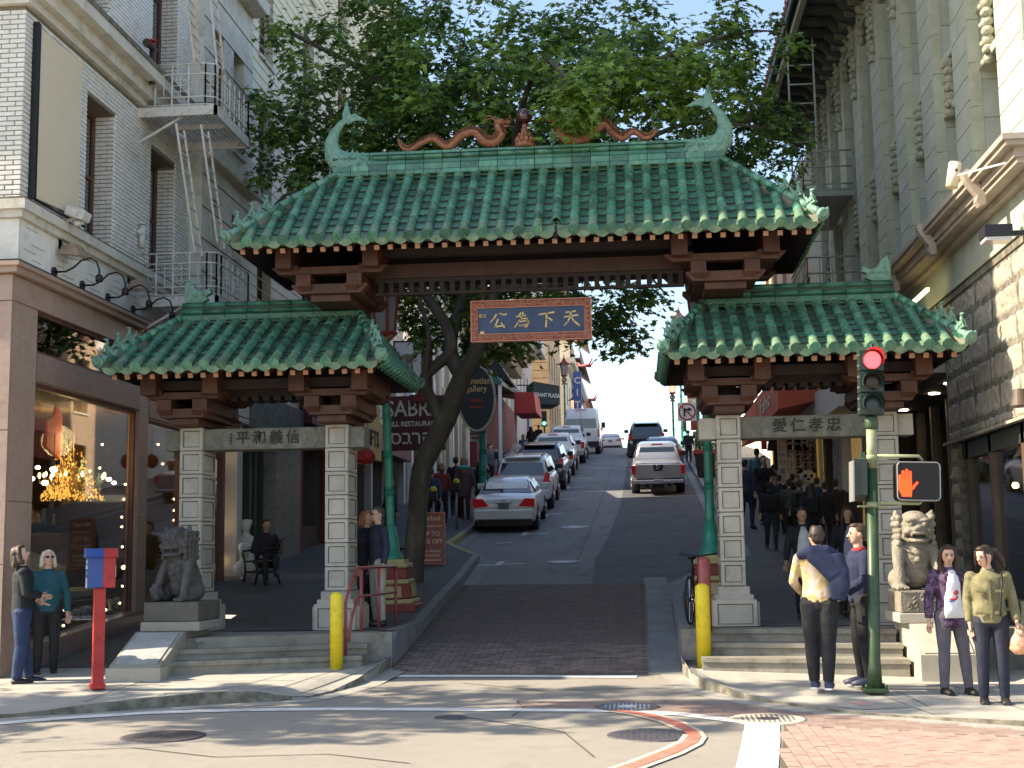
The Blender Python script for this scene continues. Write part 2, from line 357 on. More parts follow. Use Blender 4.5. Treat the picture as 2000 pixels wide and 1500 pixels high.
M['greymetal'] = mat('grey_metal', (.30, .30, .29), .5, metal=.3)
M['wframe'] = mat('brown_window_frame', (.11, .045, .035), .5, col2=(.15, .065, .05), nscale=6)
M['glass'] = glass('shop_glass'); M['glassd'] = glass('window_glass', (.35, .38, .38), .25)
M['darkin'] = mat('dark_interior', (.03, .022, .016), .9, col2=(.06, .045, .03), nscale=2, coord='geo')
M['shopin'] = mat('shop_interior_wall', (.13, .085, .05), .8, col2=(.2, .14, .085), nscale=1.5, coord='geo')
M['green_render'] = mat('pale_green_render', (.40, .43, .34), .8, col2=(.48, .50, .42), nscale=2, rnd=.05, dirt=(.27, .29, .22), dscale=1.6, damt=.5, coord='geo', bump=.12, bscale=40)
M['green_trim'] = mat('olive_trim', (.42, .43, .31), .8, col2=(.50, .51, .38), nscale=4, dirt=(.26, .26, .18), dscale=3, damt=.5, coord='geo')
M['carve'] = mat('carved_terracotta', (.33, .32, .24), .85, col2=(.44, .42, .32), nscale=8, dirt=(.10, .10, .075), dscale=9, damt=.9, coord='geo', bump=1.0, bscale=30)
M['cornice'] = mat('pinkish_cornice', (.37, .31, .25), .8, col2=(.46, .39, .32), nscale=3, dirt=(.26, .2, .15), dscale=4, damt=.6, coord='geo')
M['rough'] = mat('rusticated_stone', (.34, .30, .235), .95, col2=(.44, .39, .315), nscale=4, rnd=.08, dirt=(.17, .14, .10), dscale=9, damt=1.0, bump=1.0, bscale=22, coord='geo')
M['dkgreen'] = mat('dark_green_shopfront', (.025, .035, .028), .5, col2=(.045, .055, .04), nscale=3)
M['brown_wood'] = mat('brown_shopfront_wood', (.09, .06, .04), .5, col2=(.13, .09, .06), nscale=3)
M['eave_dark'] = mat('dark_eave', (.05, .055, .05), .8, col2=(.085, .09, .075), nscale=4, coord='geo')
M['redtile'] = mat('red_edge_tile', (.30, .07, .055), .6, rnd=.2)
M['yellow'] = mat('yellow_paint', (.74, .55, .02), .5, col2=(.84, .66, .04), nscale=4, dirt=(.35, .27, .06), dscale=9, damt=.6, bump=.15)
M['red'] = mat('red_paint', (.42, .022, .02), .5, col2=(.56, .04, .03), nscale=5, dirt=(.2, .03, .03), dscale=9, damt=.8, bump=.15)
M['blue'] = mat('blue_paint', (.02, .06, .24), .4, col2=(.03, .08, .3), nscale=5)
M['rail'] = mat('dull_red_rail', (.25, .045, .045), .4, col2=(.33, .08, .075), nscale=10)
M['polegreen'] = mat('signal_pole_green', (.022, .055, .022), .45, col2=(.04, .08, .035), nscale=7, dirt=(.09, .12, .07), dscale=6, damt=.4)
M['polepale'] = mat('bare_galvanised', (.20, .23, .13), .5, col2=(.3, .33, .2), nscale=7)
M['signalgreen'] = mat('signal_housing', (.018, .035, .028), .45)
M['teal'] = mat('teal_lamp_paint', (.015, .24, .17), .4, col2=(.03, .30, .22), nscale=6, dirt=(.02, .12, .1), dscale=5, damt=.5, coord='geo')
M['white'] = mat('white', (.78, .77, .74), .6); M['offwhite'] = mat('off_white_panel', (.62, .6, .56), .7, col2=(.68, .66, .62), nscale=4)
M['gold'] = mat('gold_letters', (.62, .42, .16), .4, metal=.5); M['cream'] = mat('cream_letters', (.72, .66, .5), .7)
M['navy'] = mat('plaque_blue', (.025, .05, .11), .5, col2=(.04, .07, .15), nscale=6)
M['plaque_red'] = mat('plaque_carved_frame', (.22, .045, .03), .5, col2=(.45, .18, .11), nscale=28, namt=.5, bump=.8, bscale=45)
M['plaque_edge'] = mat('plaque_edge', (.55, .24, .16), .5)
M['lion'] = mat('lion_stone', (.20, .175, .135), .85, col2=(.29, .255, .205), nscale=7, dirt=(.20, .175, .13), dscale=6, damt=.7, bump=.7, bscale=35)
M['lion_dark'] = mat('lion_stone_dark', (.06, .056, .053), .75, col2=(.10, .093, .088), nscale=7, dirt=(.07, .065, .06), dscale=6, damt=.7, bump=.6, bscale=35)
M['dragon'] = mat('terracotta_dragon', (.24, .075, .035), .45, col2=(.40, .16, .08), nscale=22, namt=.8, bump=1.0, bscale=50, dirt=(.55, .32, .2), dscale=12, damt=.5)
M['pearl'] = mat('oxblood_pearl', (.07, .008, .01), .12, coat=.8)
M['bark'] = mat('plane_tree_bark', (.062, .052, .042), .9, col2=(.10, .088, .07), nscale=4, namt=1, dirt=(.24, .22, .16), dscale=2.5, damt=.8, bump=1.0, bscale=14, stretch=(1, 1, .35), coord='geo')
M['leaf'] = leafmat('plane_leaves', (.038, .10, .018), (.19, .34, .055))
M['leafn'] = leafmat('plane_leaves_lit', (.05, .125, .02), (.25, .41, .06), .55)  # brighter copy for the front leaves; sunlight put into the colour
M['tyre'] = mat('tyre_rubber', (.018, .018, .02), .8); M['rim'] = mat('alloy_rim', (.5, .5, .5), .3, metal=.9)
M['carglass'] = mat('car_glass', (.012, .016, .02), .06, spec=.9, coat=.5)
M['plastic'] = mat('black_plastic', (.02, .02, .022), .55); M['chrome'] = mat('chrome', (.6, .6, .6), .15, metal=1)
M['taillight'] = mat('tail_light', (.38, .01, .012), .15, coat=.6, emit=(.8, .02, .02), estr=.03)
M['clearlens'] = mat('clear_lens', (.55, .5, .45), .15, coat=.6)
M['plate'] = mat('number_plate', (.5, .5, .55), .5, col2=(.3, .3, .38), nscale=40)
def paint(name, c, metal=.2, rough=.3): return mat(name, c, rough, metal=metal, coat=.8, col2=tuple(min(1, q*1.06) for q in c), nscale=2, dirt=tuple(q*.7 for q in c), dscale=2.5, damt=.35)
def emis(name, c, s): return mat(name, c, .5, emit=c, estr=s)
M['bulb'] = emis('warm_bulb', (1, .72, .36), 9.); M['bulbw'] = emis('white_bulb', (1, .9, .75), 14.)
M['amber_glow'] = emis('amber_crystal', (1, .48, .10), 1.0)
M['redlamp'] = emis('red_signal_lens', (1, .03, .04), 4.5); M['handlamp'] = emis('orange_hand_leds', (1, .055, .012), 2.0)
M['greenlamp'] = emis('green_signal_lens', (.05, .9, .55), 3.); M['tubelight'] = emis('tube_light', (1, .9, .45), 1.6)
M['lensoff'] = mat('dark_lens', (.035, .02, .012), .3); M['lensoff2'] = mat('dark_green_lens', (.02, .045, .045), .3)
# ---------------------------------------------------------------- ground, roads, pavements
def sheet(name, mt, xs, ys_of_x, zf, n=24, drop=0, dm=0, off=0):
    """strip sheet: for every x a run of y from ys[0] to ys[1]; drop = skirt depth along the front edge"""
    mb = MB(); cols = []
    for x in xs:
        a, b = ys_of_x(x); cols.append([(x, a+(b-a)*j/n, zf(x, a+(b-a)*j/n)+off) for j in range(n+1)])
    vs = [p for c in cols for p in c]; k = n+1
    mb.add(vs, [(i*k+j, (i+1)*k+j, (i+1)*k+j+1, i*k+j+1) for i in range(len(xs)-1) for j in range(n)], 0, True)
    if drop:
        fr = [c[0] for c in cols]; b = len(mb.v)
        mb.add([q for p in fr for q in (p, (p[0], p[1]-.01, p[2]-drop))], [(2*i+1, 2*i+3, 2*i+2, 2*i) for i in range(len(fr)-1)], dm)
    return struct(mb.build(name, mt))
ground = struct(MB().add([(-900, -500, -2.2), (900, -500, -2.2), (900, 160, -2.2), (-900, 160, -2.2), (900, 1500, -32), (-900, 1500, -32)], [(0, 1, 2, 3), (3, 2, 4, 5)]).build('ground', M['asphalt']))
M['slabgrey'] = mat('gutter_and_shaded_kerb', (.17, .175, .18), .8, col2=(.24, .245, .25), nscale=2, dirt=(.1, .1, .1), dscale=3, damt=.7, coord='geo')
def lin(a, b, n): return [a+(b-a)*i/n for i in range(n+1)]
sheet('cross_street_road', M['asphalt'], lin(-90, 90, 60), lambda x: (-60, 17.25), lambda x, y: road_z(y)-.0*x, 90)
ymain = [17.25]+lin(17.6, 30, 40)+lin(31, 60, 40)+lin(62, 125, 40)+lin(130, 400, 20)
mb = MB(); vs = []
for y in ymain: vs += [(-6.5, y, road_z(y)), (4.2, y, road_z(y))]
mb.add(vs, [(2*i, 2*i+1, 2*i+3, 2*i+2) for i in range(len(ymain)-1)], 0, True); struct(mb.build('uphill_street', M['asphalt2']))
def ribbon(name, mt, left, right, zoff, kind=None, zf=None, sub=6):
    """painted or laid strip between two edge lines given on the road surface"""
    zf = zf or (lambda x, y: road_z(y)); mb = MB(); vs = []
    def fine(L):
        out = []
        for a, b in zip(L, L[1:]):
            for i in range(sub): out.append((a[0]+(b[0]-a[0])*i/sub, a[1]+(b[1]-a[1])*i/sub))
        return out+[L[-1]]
    A, B = fine(left), fine(right); K = 4
    for a, b in zip(A, B):
        for k in range(K+1):
            x = a[0]+(b[0]-a[0])*k/K; y = a[1]+(b[1]-a[1])*k/K; vs.append((x, y, zf(x, y)+zoff))
    mb.add(vs, [(i*(K+1)+k, i*(K+1)+k+1, (i+1)*(K+1)+k+1, (i+1)*(K+1)+k) for i in range(len(A)-1) for k in range(K)])
    bm = mb; o = bm.build(name, mt)
    me = o.data; me.update()
    if sum(p.normal.z for p in me.polygons) < 0: me.flip_normals()
    return struct(o)
def rp(px, py):      # a photo sight line met with the sloping road surface
    d = ray(px, py); y = 4.0
    while y < 130:
        if CAMH+d.z*y/d.y <= road_z(y): break
        y += .02
    return (d.x*y/d.y, y)
# --- front pavements with their kerbs
YL = [(-60, 8), (-12, 13.0), (-7, 13.9), (-5.9, 14.4), (-4.85, 15.0), (-4.3, 15.15), (-3.95, 15.35), (-3.65, 16.0), (-3.45, 16.9), (-3.35, 17.95)]
CHL = [(-8, .03), (-6.6, .04), (-5.9, .10), (-4.8, .14), (-4.35, .12), (-3.95, .02), (-3.7, .02), (-3.45, .1), (-3.35, .14)]
YR = [(.5, 17.95), (.52, 16.75), (.7, 16.05), (1.1, 15.25), (2.0, 14.15), (3.5, 13.25), (8, 11.6), (60, 2)]
CHR = [(.5, .12), (.8, .11), (1.3, .03), (2.6, .02), (3.5, .05), (8, .1)]
def zl(x, y):
    yf = interp(YL, x); e = road_z(yf)+interp(CHL, x); w = min(1, max(0, (y-yf)/1.1)); w = w*w*(3-2*w)
    return e*(1-w)+walk_z(x, y)*w
def zr(x, y):
    yf = interp(YR, x); e = road_z(yf)+interp(CHR, x); w = min(1, max(0, (y-yf)/1.2)); w = w*w*(3-2*w)
    return e*(1-w)+walk_z(x, y)*w
xsl = lin(-60, -12, 8)+lin(-11.5, -6, 14)+lin(-5.8, -3.35, 26)
xsr = lin(.5, 2.2, 22)+lin(2.4, 8, 16)+lin(9, 60, 8)
sheet('left_pavement', [M['concrete'], M['curb']], xsl, lambda x: (interp(YL, x), 18.4), zl, 22, .2, 1)
sheet('right_pavement', [M['concrete'], M['curb']], xsr, lambda x: (interp(YR, x), 18.4), zr, 22, .2, 1)
for nm, T, xs in (('left_kerb', YL, lin(-12, -3.36, 50)), ('right_kerb', YR, lin(.51, 9, 50))):
    zf = zl if nm[0] == 'l' else zr; mb = MB(); vs = []
    for i, x in enumerate(xs):
        y = interp(T, x); x2 = xs[min(i+1, len(xs)-1)]; x1 = xs[max(i-1, 0)]; t = Vector((x2-x1, interp(T, x2)-interp(T, x1), 0)).normalized(); n = Vector((-t.y, t.x, 0))
        z = zf(x, y)
        vs += [(x+n.x*.14, y+n.y*.14, zf(x+n.x*.14, max(y, y+n.y*.14))+.006), (x-n.x*.012, y-n.y*.012, z+.006), (x-n.x*.03, y-n.y*.03, z-.2)]
    mb.add(vs, [(3*i+k, 3*i+k+1, 3*i+k+4, 3*i+k+3) for i in range(len(xs)-1) for k in (0, 1)], 0); mb.m = [k % 2 for k in range(len(mb.f))]; o = struct(mb.build(nm, [M['curb'], M['soot']]))
    g = [(x, interp(T, x)) for x in xs]; o2 = []
    for i, x in enumerate(xs):
        x2 = xs[min(i+1, len(xs)-1)]; x1 = xs[max(i-1, 0)]; t = Vector((x2-x1, interp(T, x2)-interp(T, x1), 0)).normalized(); o2.append((x+t.y*.30, interp(T, x)-t.x*.30))
    ribbon(nm.split('_')[0]+'_gutter', M['curb'], g, o2, .004, sub=1)
# pavement score lines: thin dark joints
def joints(name, segs, zf):
    mb = MB()
    for (a, b) in segs:
        a = Vector((*a, 0)); b = Vector((*b, 0)); n = int((b-a).length/.3)+1; t = (b-a).normalized(); q = Vector((-t.y, t.x, 0))*.006
        vs = []
        for i in range(n+1):
            p = a+(b-a)*i/n; vs += [(p.x+q.x, p.y+q.y, zf(p.x, p.y)+.004), (p.x-q.x, p.y-q.y, zf(p.x, p.y)+.004)]
        mb.add(vs, [(2*i, 2*i+1, 2*i+3, 2*i+2) for i in range(n)])
    return struct(mb.build(name, M['joint_and_shade']))
joints('pavement_joint', [((2.9, 14.3), (2.75, 15.6)), ((3.9, 13.3), (3.5, 15.9)), ((.9, 15.8), (6, 15.2)), ((2.9, 13.7), (2.4, 15.6))], zr)
joints('pavement_joint', [((-6.2, 14.6), (-6.0, 16.4)), ((-4.9, 15.2), (-4.3, 17.0)), ((-8, 15.6), (-4.2, 16.1)), ((-4.4, 15.3), (-3.6, 17.6)), ((-4.1, 15.3), (-3.45, 17.4)), ((-8, 14.4), (-7.4, 17))], zl)
# --- platforms behind the steps and the pavements up the hill
def side_sheet(name, xa, xb, ystart, mt):
    ys = [y for y in lin(ystart, 20.4, 6)+lin(20.8, 26, 12)+lin(27, 60, 34)+lin(62, 125, 30)+lin(130, 200, 5)]
    mb = MB(); vs = []
    for y in ys:
        a, b = xa(y), xb(y); z = side_z(y)
        vs += [(a, y, z), (a*.5+b*.5, y, z), (b, y, z), (b if b > -2 and a < b and name[0] == 'l' else b, y, z)]
    mb.add(vs, [(4*i+k, 4*i+k+1, 4*i+k+5, 4*i+k+4) for i in range(len(ys)-1) for k in (0, 1)], 0, True)
    return mb, ys
def left_edge(y): return interp([(17, -3.35), (25.2, -3.37), (30, -3.6), (33.5, -4.75), (400, -4.75)], y)
def right_edge(y): return interp([(17, .5), (22.5, .52), (25, .8), (29, 2.2), (33, 2.38), (400, 2.38)], y)
for nm, fa, fb, y0 in (('left_side_pavement', lambda y: -6.5 if y < 21.3 else -9.6, left_edge, 18.3), ('right_side_pavement', right_edge, lambda y: 6.2, 18.3)):
    mb, ys = side_sheet(nm, fa, fb, y0, None); struct(mb.build(nm, M['walk_shaded']))
    edge = left_edge if nm[0] == 'l' else right_edge; sg = 1 if nm[0] == 'l' else -1
    mb = MB(); vs = []; mm = []
    ys2 = lin(17.95, 34, 40)+lin(35, 125, 60)
    for y in ys2:
        e = edge(y); z = side_z(y) if y > 18.3 else (PLAT-.0)
        if y < 18.3: z = interp([(17.9, zl(-3.4, 17.9) if sg == 1 else zr(.55, 17.9)), (18.3, PLAT)], y)
        r = road_z(y); vs += [(e-sg*.15, y, z+.006), (e, y, z+.006), (e+sg*.025, y, r-.05), (e+sg*.03, y, r+.005), (e+sg*.30, y, r+.005)]
    K = 5
    for i in range(len(ys2)-1):
        for k in (0, 1, 3):
            yel = sg == 1 and 30 < ys2[i] < 36.5 and k < 2
            mb.add([vs[i*K+k], vs[i*K+k+1], vs[(i+1)*K+k+1], vs[(i+1)*K+k]], [(0, 1, 2, 3)], 1 if yel else 0)
    o = struct(mb.build(nm.replace('side_pavement', 'street_kerb'), [M['slabgrey'], M['curb_yellow']]))  # kerb takes the darker gutter grey; its shade is put into the colour
sheet('rising_pavement', M['walk_shaded'], lin(-9.6, -6.5, 4), lambda x: (17.2, 21.6), lambda x, y: interp([(17.2, .25), (21.6, .66)], y), 12)
# concrete gutter on the right of the brick paving
ribbon('concrete_gutter', M['slabgrey'], [(.06, 17.3), (.06, 26.0)], [(.49, 17.3), (.49, 26.0)], .012, sub=40)
# asphalt patches up the street
ribbon('road_patch', M['patch'], [(-.9, 25.2), (-1.0, 30), (-.6, 46), (-.5, 66)], [(.45, 25.2), (2.0, 30), (2.3, 46), (2.3, 66)], .004, sub=10)
# --- pavers as real bricks
def pave(name, inside, o, d, Lb, Wb, ext, zf, mt, parent, nind, gap=.010, hi=.018):
    d = Vector((*d, 0)).normalized(); q = Vector((-d.y, d.x, 0)); o = Vector((*o, 0)); B = []
    for r in range(-ext[1], ext[1]):
        for k in range(-ext[0], ext[0]):
            c = o+d*((k+.5*(r % 2))*Lb)+q*(r*Wb)
            if inside(c.x, c.y): B.append(c)
    B.sort(key=lambda c: c.y); a, b = (Lb-gap)/2, (Wb-gap)/2
    bx = MB().box(-a, a, -b, b, -.03, hi, bev=.003).mesh('paving_brick', mt); rest = MB()
    rot = math.atan2(d.y, d.x)
    for i, c in enumerate(B):
        z = zf(c.x, c.y)+random.uniform(-.002, .002); s = (zf(c.x, c.y+.1)-zf(c.x, c.y-.1))/.2
        Mx = Matrix.Translation((c.x, c.y, z))@Matrix.Rotation(math.atan(s), 4, 'X')@Matrix.Rotation(rot, 4, 'Z')
        if i < nind: link('paving_brick', bx, parent, M=Mx)
        else:
            vs = [(-a, -b, hi), (a, -b, hi), (a, b, hi), (-a, b, hi), (-a, -b, -.01), (a, -b, -.01), (a, b, -.01), (-a, b, -.01)]
            rest.add(vs, [(0, 1, 2, 3), (0, 4, 5, 1), (1, 5, 6, 2), (2, 6, 7, 3), (3, 7, 4, 0)], 0, False, Mx)
    if rest.v: rest.build(name+'_bricks', mt, parent, kind='stuff')
brick_road = ribbon('brick_road', M['mortar'], [(-3.36, 17.32), (-3.38, 25.2)], [(.06, 17.32), (.06, 25.2)], .006, sub=40)
pave('road', lambda x, y: -3.24 < x < .0 and 17.4 < y < 25.15, (-1.6, 21), (1, 0), .212, .107, (12, 42), lambda x, y: road_z(y)-.002, M['paver'], brick_road, 290)
def poly_in(P):
    def f(x, y):
        c = False
        for i in range(len(P)):
            (x1, y1), (x2, y2) = P[i], P[i-1]
            if (y1 > y) != (y2 > y) and x < (x2-x1)*(y-y1)/(y2-y1)+x1: c = not c
        return c
    return f
cw = [rp(1532, 1418), rp(2000, 1440), (6.5, 11.6), (6.2, 9.0), (1.9, 9.0), rp(1524, 1500)]
strip = [rp(1030, 1371), rp(1250, 1370), rp(1420, 1374), rp(1560, 1392), rp(2000, 1428), rp(2000, 1441), rp(1530, 1416), rp(1380, 1396), rp(1020, 1383)]
cross = struct(MB().add([(*p, road_z(p[1])+.004) for p in cw], [tuple(range(len(cw)))]).build('brick_crosswalk', M['mortar']))
if cross.data.polygons[0].normal.z < 0: cross.data.flip_normals()
d0, d1 = rp(1560, 1440), rp(1608, 1500)
pin = poly_in(cw); pin2 = poly_in(strip)
pave('crosswalk', lambda x, y: pin(x, y), (3.3, 11.2), (d1[0]-d0[0], d1[1]-d0[1]), .225, .112, (34, 60), lambda x, y: road_z(y)-.006, M['paver_l'], cross, 280, gap=.009)
band = struct(MB().build('brick_band', M['mortar']))
pave('band', lambda x, y: pin2(x, y), (1, 13.9), (1, -.12), .225, .112, (34, 60), lambda x, y: road_z(y)-.012, M['paver_l'], band, 0, gap=.004)
# --- painted lines
def pxline(name, mt, pts, w, z=.008, sub=6):
    P = [Vector((*rp(*p), 0)) for p in pts]; A = []; B = []
    for i, p in enumerate(P):
        t = (P[min(i+1, len(P)-1)]-P[max(i-1, 0)]).normalized(); n = Vector((-t.y, t.x, 0))*w/2
        A.append((p.x+n.x, p.y+n.y)); B.append((p.x-n.x, p.y-n.y))
    return ribbon(name, mt, A, B, z, sub=sub)
pxline('crossing_line', M['paint'], [(-40, 1417), (120, 1404), (300, 1393), (480, 1388), (650, 1386), (850, 1387), (1000, 1388), (1180, 1389), (1330, 1396), (1455, 1411)], .21)
pxline('stop_line', M['paint'], [(752, 1322), (1000, 1322), (1244, 1323)], .20, .010)
ribbon('crossing_stripe', M['paint'], [rp(1455, 1413), rp(1449, 1450), rp(1437, 1503)], [rp(1523, 1413), rp(1524, 1450), rp(1520, 1503)], .010, sub=4)
oc = [(1225, 1389), (1290, 1398), (1340, 1413), (1372, 1430), (1381, 1442), (1372, 1456), (1335, 1475), (1270, 1500), (1180, 1535)]
ic = [(1185, 1391), (1240, 1400), (1285, 1412), (1320, 1427), (1333, 1439), (1325, 1449), (1290, 1466), (1220, 1492), (1110, 1530)]
def shrink(a, b, f): return ((a[0]+(b[0]-a[0])*f), (a[1]+(b[1]-a[1])*f))
O = [rp(*p) for p in oc]; I = [rp(*p) for p in ic]
ribbon('cream_band', M['creamband'], O, I, .012, sub=4)
ribbon('red_band', M['redband'], [shrink(a, b, .22) for a, b in zip(O, I)], [shrink(a, b, .78) for a, b in zip(O, I)], .016, sub=4)
mb = MB()      # the crossing joints of the red band
for i in range(5, 8):
    for k in range(9):
        f = k/9; a = shrink(O[i], O[i+1], f); b = shrink(I[i], I[i+1], f); p, q = shrink(a, b, .24), shrink(a, b, .76)
        z = road_z(p[1])+.019; mb.add([(p[0], p[1], z), (q[0], q[1], z), (q[0], q[1]+.012, z), (p[0], p[1]+.012, z)], [(0, 1, 2, 3)])
struct(mb.build('band_joint', M['creamband']))
ribbon('ramp_patch', M['patch'], [(1.55, 14.85), (1.75, 14.5), (2.5, 14.05)], [(1.9, 15.1), (2.3, 14.9), (3.1, 14.15)], .006, zf=zr) if False else None
ribbon('worn_ramp_marking', M['curb'], [(1.62, 14.75), (2.2, 14.2)], [(2.1, 15.0), (2.75, 14.3)], .008, zf=zr)
ribbon('pink_ramp_paint', mat('pink_paint', (.6, .25, .24), .8, col2=(.42, .36, .3), nscale=9, coord='geo'), [(2.12, 14.62), (2.25, 14.42)], [(2.24, 14.68), (2.42, 14.45)], .012, zf=zr)
for P_ in ([(40, 1470), (260, 1462), (420, 1480), (640, 1474), (800, 1492)], [(1010, 1369), (1022, 1384), (1000, 1400)], [(905, 1335), (1060, 1350), (1240, 1345)], [(1125, 1100), (1150, 1040), (1180, 960), (1200, 900)], [(1245, 1112), (1250, 1060), (1240, 1010)], [(900, 1400), (1100, 1430), (1160, 1480)]): pxline('road_crack', M['joint_and_shade'], P_, .022, z=.006, sub=3)
# parking ticks up the street
for k, (a, b) in enumerate([((560+330, 1107), (1028, 1101)), ((1020, 1043), (1073, 1042)), ((1066, 1005), (1100, 1003)), ((1090, 976), (1122, 975)), ((1110, 952), (1140, 951)), ((1130, 935), (1155, 934)), ((1155, 914), (1236, 917)), ((968, 1062), (1000, 1060))]):
    p, q = rp(*a), rp(*b)
    ribbon('parking_mark', M['paint_worn'], [(p[0], p[1]+.1), (q[0], q[1]+.1)], [(p[0], p[1]-.06), (q[0], q[1]-.06)], .006)
for a in [(975, 1101), (1024, 1043), (1064, 1008), (1108, 953)]:
    p = rp(*a); ribbon('parking_mark', M['paint_worn'], [(p[0]-.06, p[1]-.5), (p[0]-.06, p[1]+.5)], [(p[0]+.09, p[1]-.5), (p[0]+.09, p[1]+.5)], .010)
def manhole(px, py, hw, mt, label, group=None, zf=None, ring=None):
    x, y = rp(px, py); r = hw*y/FPX; z = road_z(y); s = (road_z(y+.3)-road_z(y-.3))/.6
    t = thing('manhole_cover', label, 'manhole cover', (x, y, z), group=group, frame='local'); t.rotation_euler = (math.atan(s), 0, 0)
    MB().lathe([(r, -.05), (r, .010), (r*.9, .012)], n=32).build('frame', ring or M['iron'], t)
    mb = MB().lathe([(r*.87, -.03), (r*.87, .010), (0.001, .013)], n=32)
    for i in range(-6, 7):
        for j in range(-6, 7):
            if (i*i+j*j) < 34: c = r*.87/6.6; mb.box(i*c-c*.2, i*c+c*.2, j*c-c*.2, j*c+c*.2, .01, .015)
    mb.build('lid', mt, t)
manhole(318, 1440, 82, M['iron'], 'dark patterned manhole cover in the sunlit road at bottom left')
manhole(1272, 1437, 84, M['iron'], 'patterned manhole cover cut into the curved red band in the road')
manhole(1500, 1406, 72, M['iron'], 'round manhole cover at the corner of the white stripe and brick crossing', ring=M['creamband'])
manhole(1225, 1382, 62, M['iron_blue'], 'bluish flat cover on the brick band beside the white crossing line')
manhole(880, 1403, 32, M['iron'], 'small dark utility cover in the road left of the red band')
manhole(1100, 1098, 33, M['iron_blue'], 'pale shiny manhole cover uphill, the nearer of two past the gate')
manhole(1120, 1030, 30, M['iron_blue'], 'pale shiny manhole cover uphill, the farther of two beside the white sedan')
# --- steps
def steps(name, label, noses, ground_a, ground_b, xa, xb, back):
    """noses: (yL, yR, z) from the top; each step is a slab with a recessed riser"""
    t = thing(name, label, 'steps', (xa, noses[0][0], PLAT))
    for i, (yl, yr, z) in enumerate(noses):
        zb_l, zb_r = (noses[i+1][2], noses[i+1][2]) if i+1 < len(noses) else (ground_a, ground_b)
        m = MB()
        m.hexa([(xa, yl, z-.055), (xb, yr, z-.055), (xb, back, z-.055), (xa, back, z-.055), (xa, yl, z), (xb, yr, z), (xb, back+.01, z), (xa, back+.01, z)])
        m.hexa([(xa+.01, yl+.03, zb_l-.05), (xb-.01, yr+.03, zb_r-.05), (xb-.01, back, zb_r-.05), (xa+.01, back, zb_l-.05), (xa+.01, yl+.03, z-.056), (xb-.01, yr+.03, z-.056), (xb-.01, back, z-.056), (xa+.01, back, z-.056)])
        m.build('step', M['step'], t)
        xa -= .2 if xa < -5 else 0; 
        if xa > 0 or True: back -= .0
    return t
steps('stone_steps', 'worn concrete steps in shade under the left arch, yellow bollard at their foot', [(16.95, 17.95, PLAT), (16.62, 17.6, .50), (16.3, 17.25, .37)], .24, .24, -5.72, -3.62, 18.5)
steps('stone_steps', 'concrete steps half in sun under the right arch, behind the two men', [(17.95, 17.45, PLAT), (17.55, 17.05, .475), (17.15, 16.65, .32)], .12, .10, .74, 3.2, 18.5)
mb = MB()
mb.hexa([(-6.5, 17.0, .1), (-5.6, 17.0, .1), (-3.36, 18.0, .1), (-6.5, 21.3, .1), (-6.5, 17.0, PLAT-.004), (-5.6, 17.0, PLAT-.004), (-3.36, 18.0, PLAT-.004), (-6.5, 21.3, PLAT-.004)])
mb.hexa([(.52, 18.0, .1), (5.2, 17.4, .1), (5.2, 19, .1), (.52, 19, .1), (.52, 18.0, PLAT-.004), (5.2, 17.4, PLAT-.004), (5.2, 19, PLAT-.004), (.52, 19, PLAT-.004)])
struct(mb.build('platform_block', M['step']))
# ---------------------------------------------------------------- the gate
YF, YB = 18.6, 19.23; XC = -1.5
PX = [(-6.56, -6.23), (-4.43, -4.10), (1.10, 1.43), (3.23, 3.56)]
def panel_block(x0, x1, y0, y1, z0, z1, ins=.045, dep=.022, front=True, side=True):
    mb = MB(); b = .006
    def face(o, u, v, n):      # rectangle o + u*a + v*b, with a sunk panel, outward normal n
        o, u, v, n = map(Vector, (o, u, v, n)); U, V = u.length, v.length; uu, vv = u/U, v/V
        out = [o+uu*b+vv*b, o+u-uu*b+vv*b, o+u-uu*b+v-vv*b, o+uu*b+v-vv*b]
        i1 = [o+uu*ins+vv*ins, o+u-uu*ins+vv*ins, o+u-uu*ins+v-vv*ins, o+uu*ins+v-vv*ins]
        e = .011; i2 = [q-n*dep for q in [o+uu*(ins+e)+vv*(ins+e), o+u-uu*(ins+e)+vv*(ins+e), o+u-uu*(ins+e)+v-vv*(ins+e), o+uu*(ins+e)+v-vv*(ins+e)]]
        cor = [o-n*b, o+u-n*b, o+u+v-n*b, o+v-n*b]
        mb.add(cor+out+i1+i2, [(k, (k+1) % 4, 4+(k+1) % 4, 4+k) for k in range(4)]+[(4+k, 4+(k+1) % 4, 8+(k+1) % 4, 8+k) for k in range(4)]+[(12, 13, 14, 15)]+[(8+k, 8+(k+1) % 4, 12+(k+1) % 4, 12+k) for k in range(4)]); mb.m[-4:] = [1]*4
    face((x0, y0, z0), (x1-x0, 0, 0), (0, 0, z1-z0), (0, -1, 0))
    g = .012
    face((x1, y0+.045, z0), (0, y1-y0-.045, 0), (0, 0, z1-z0), (1, 0, 0)); face((x0, y1, z0), (0, -(y1-y0-.045), 0), (0, 0, z1-z0), (-1, 0, 0))
    face((x1, y1, z0), (x0-x1, 0, 0), (0, 0, z1-z0), (0, 1, 0))
    mb.box(x0+.004, x1-.004, y0+.026, y0+.05, z0, z1); mb.box(x0+.03, x1-.03, y0+.03, y1-.026, z0+.001, z1-.001)
    return mb
M['groove_shade'] = mat('shaded_groove', (.13, .115, .09), .95)  # dark bevel colour paints the shade around the sunk panels
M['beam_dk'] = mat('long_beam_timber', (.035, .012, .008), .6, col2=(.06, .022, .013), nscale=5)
def octo(x0, x1, z0, z1, c): return [(x0+c, z0), (x1-c, z0), (x1, z0+c), (x1, z1), (x0, z1), (x0, z0+c)]
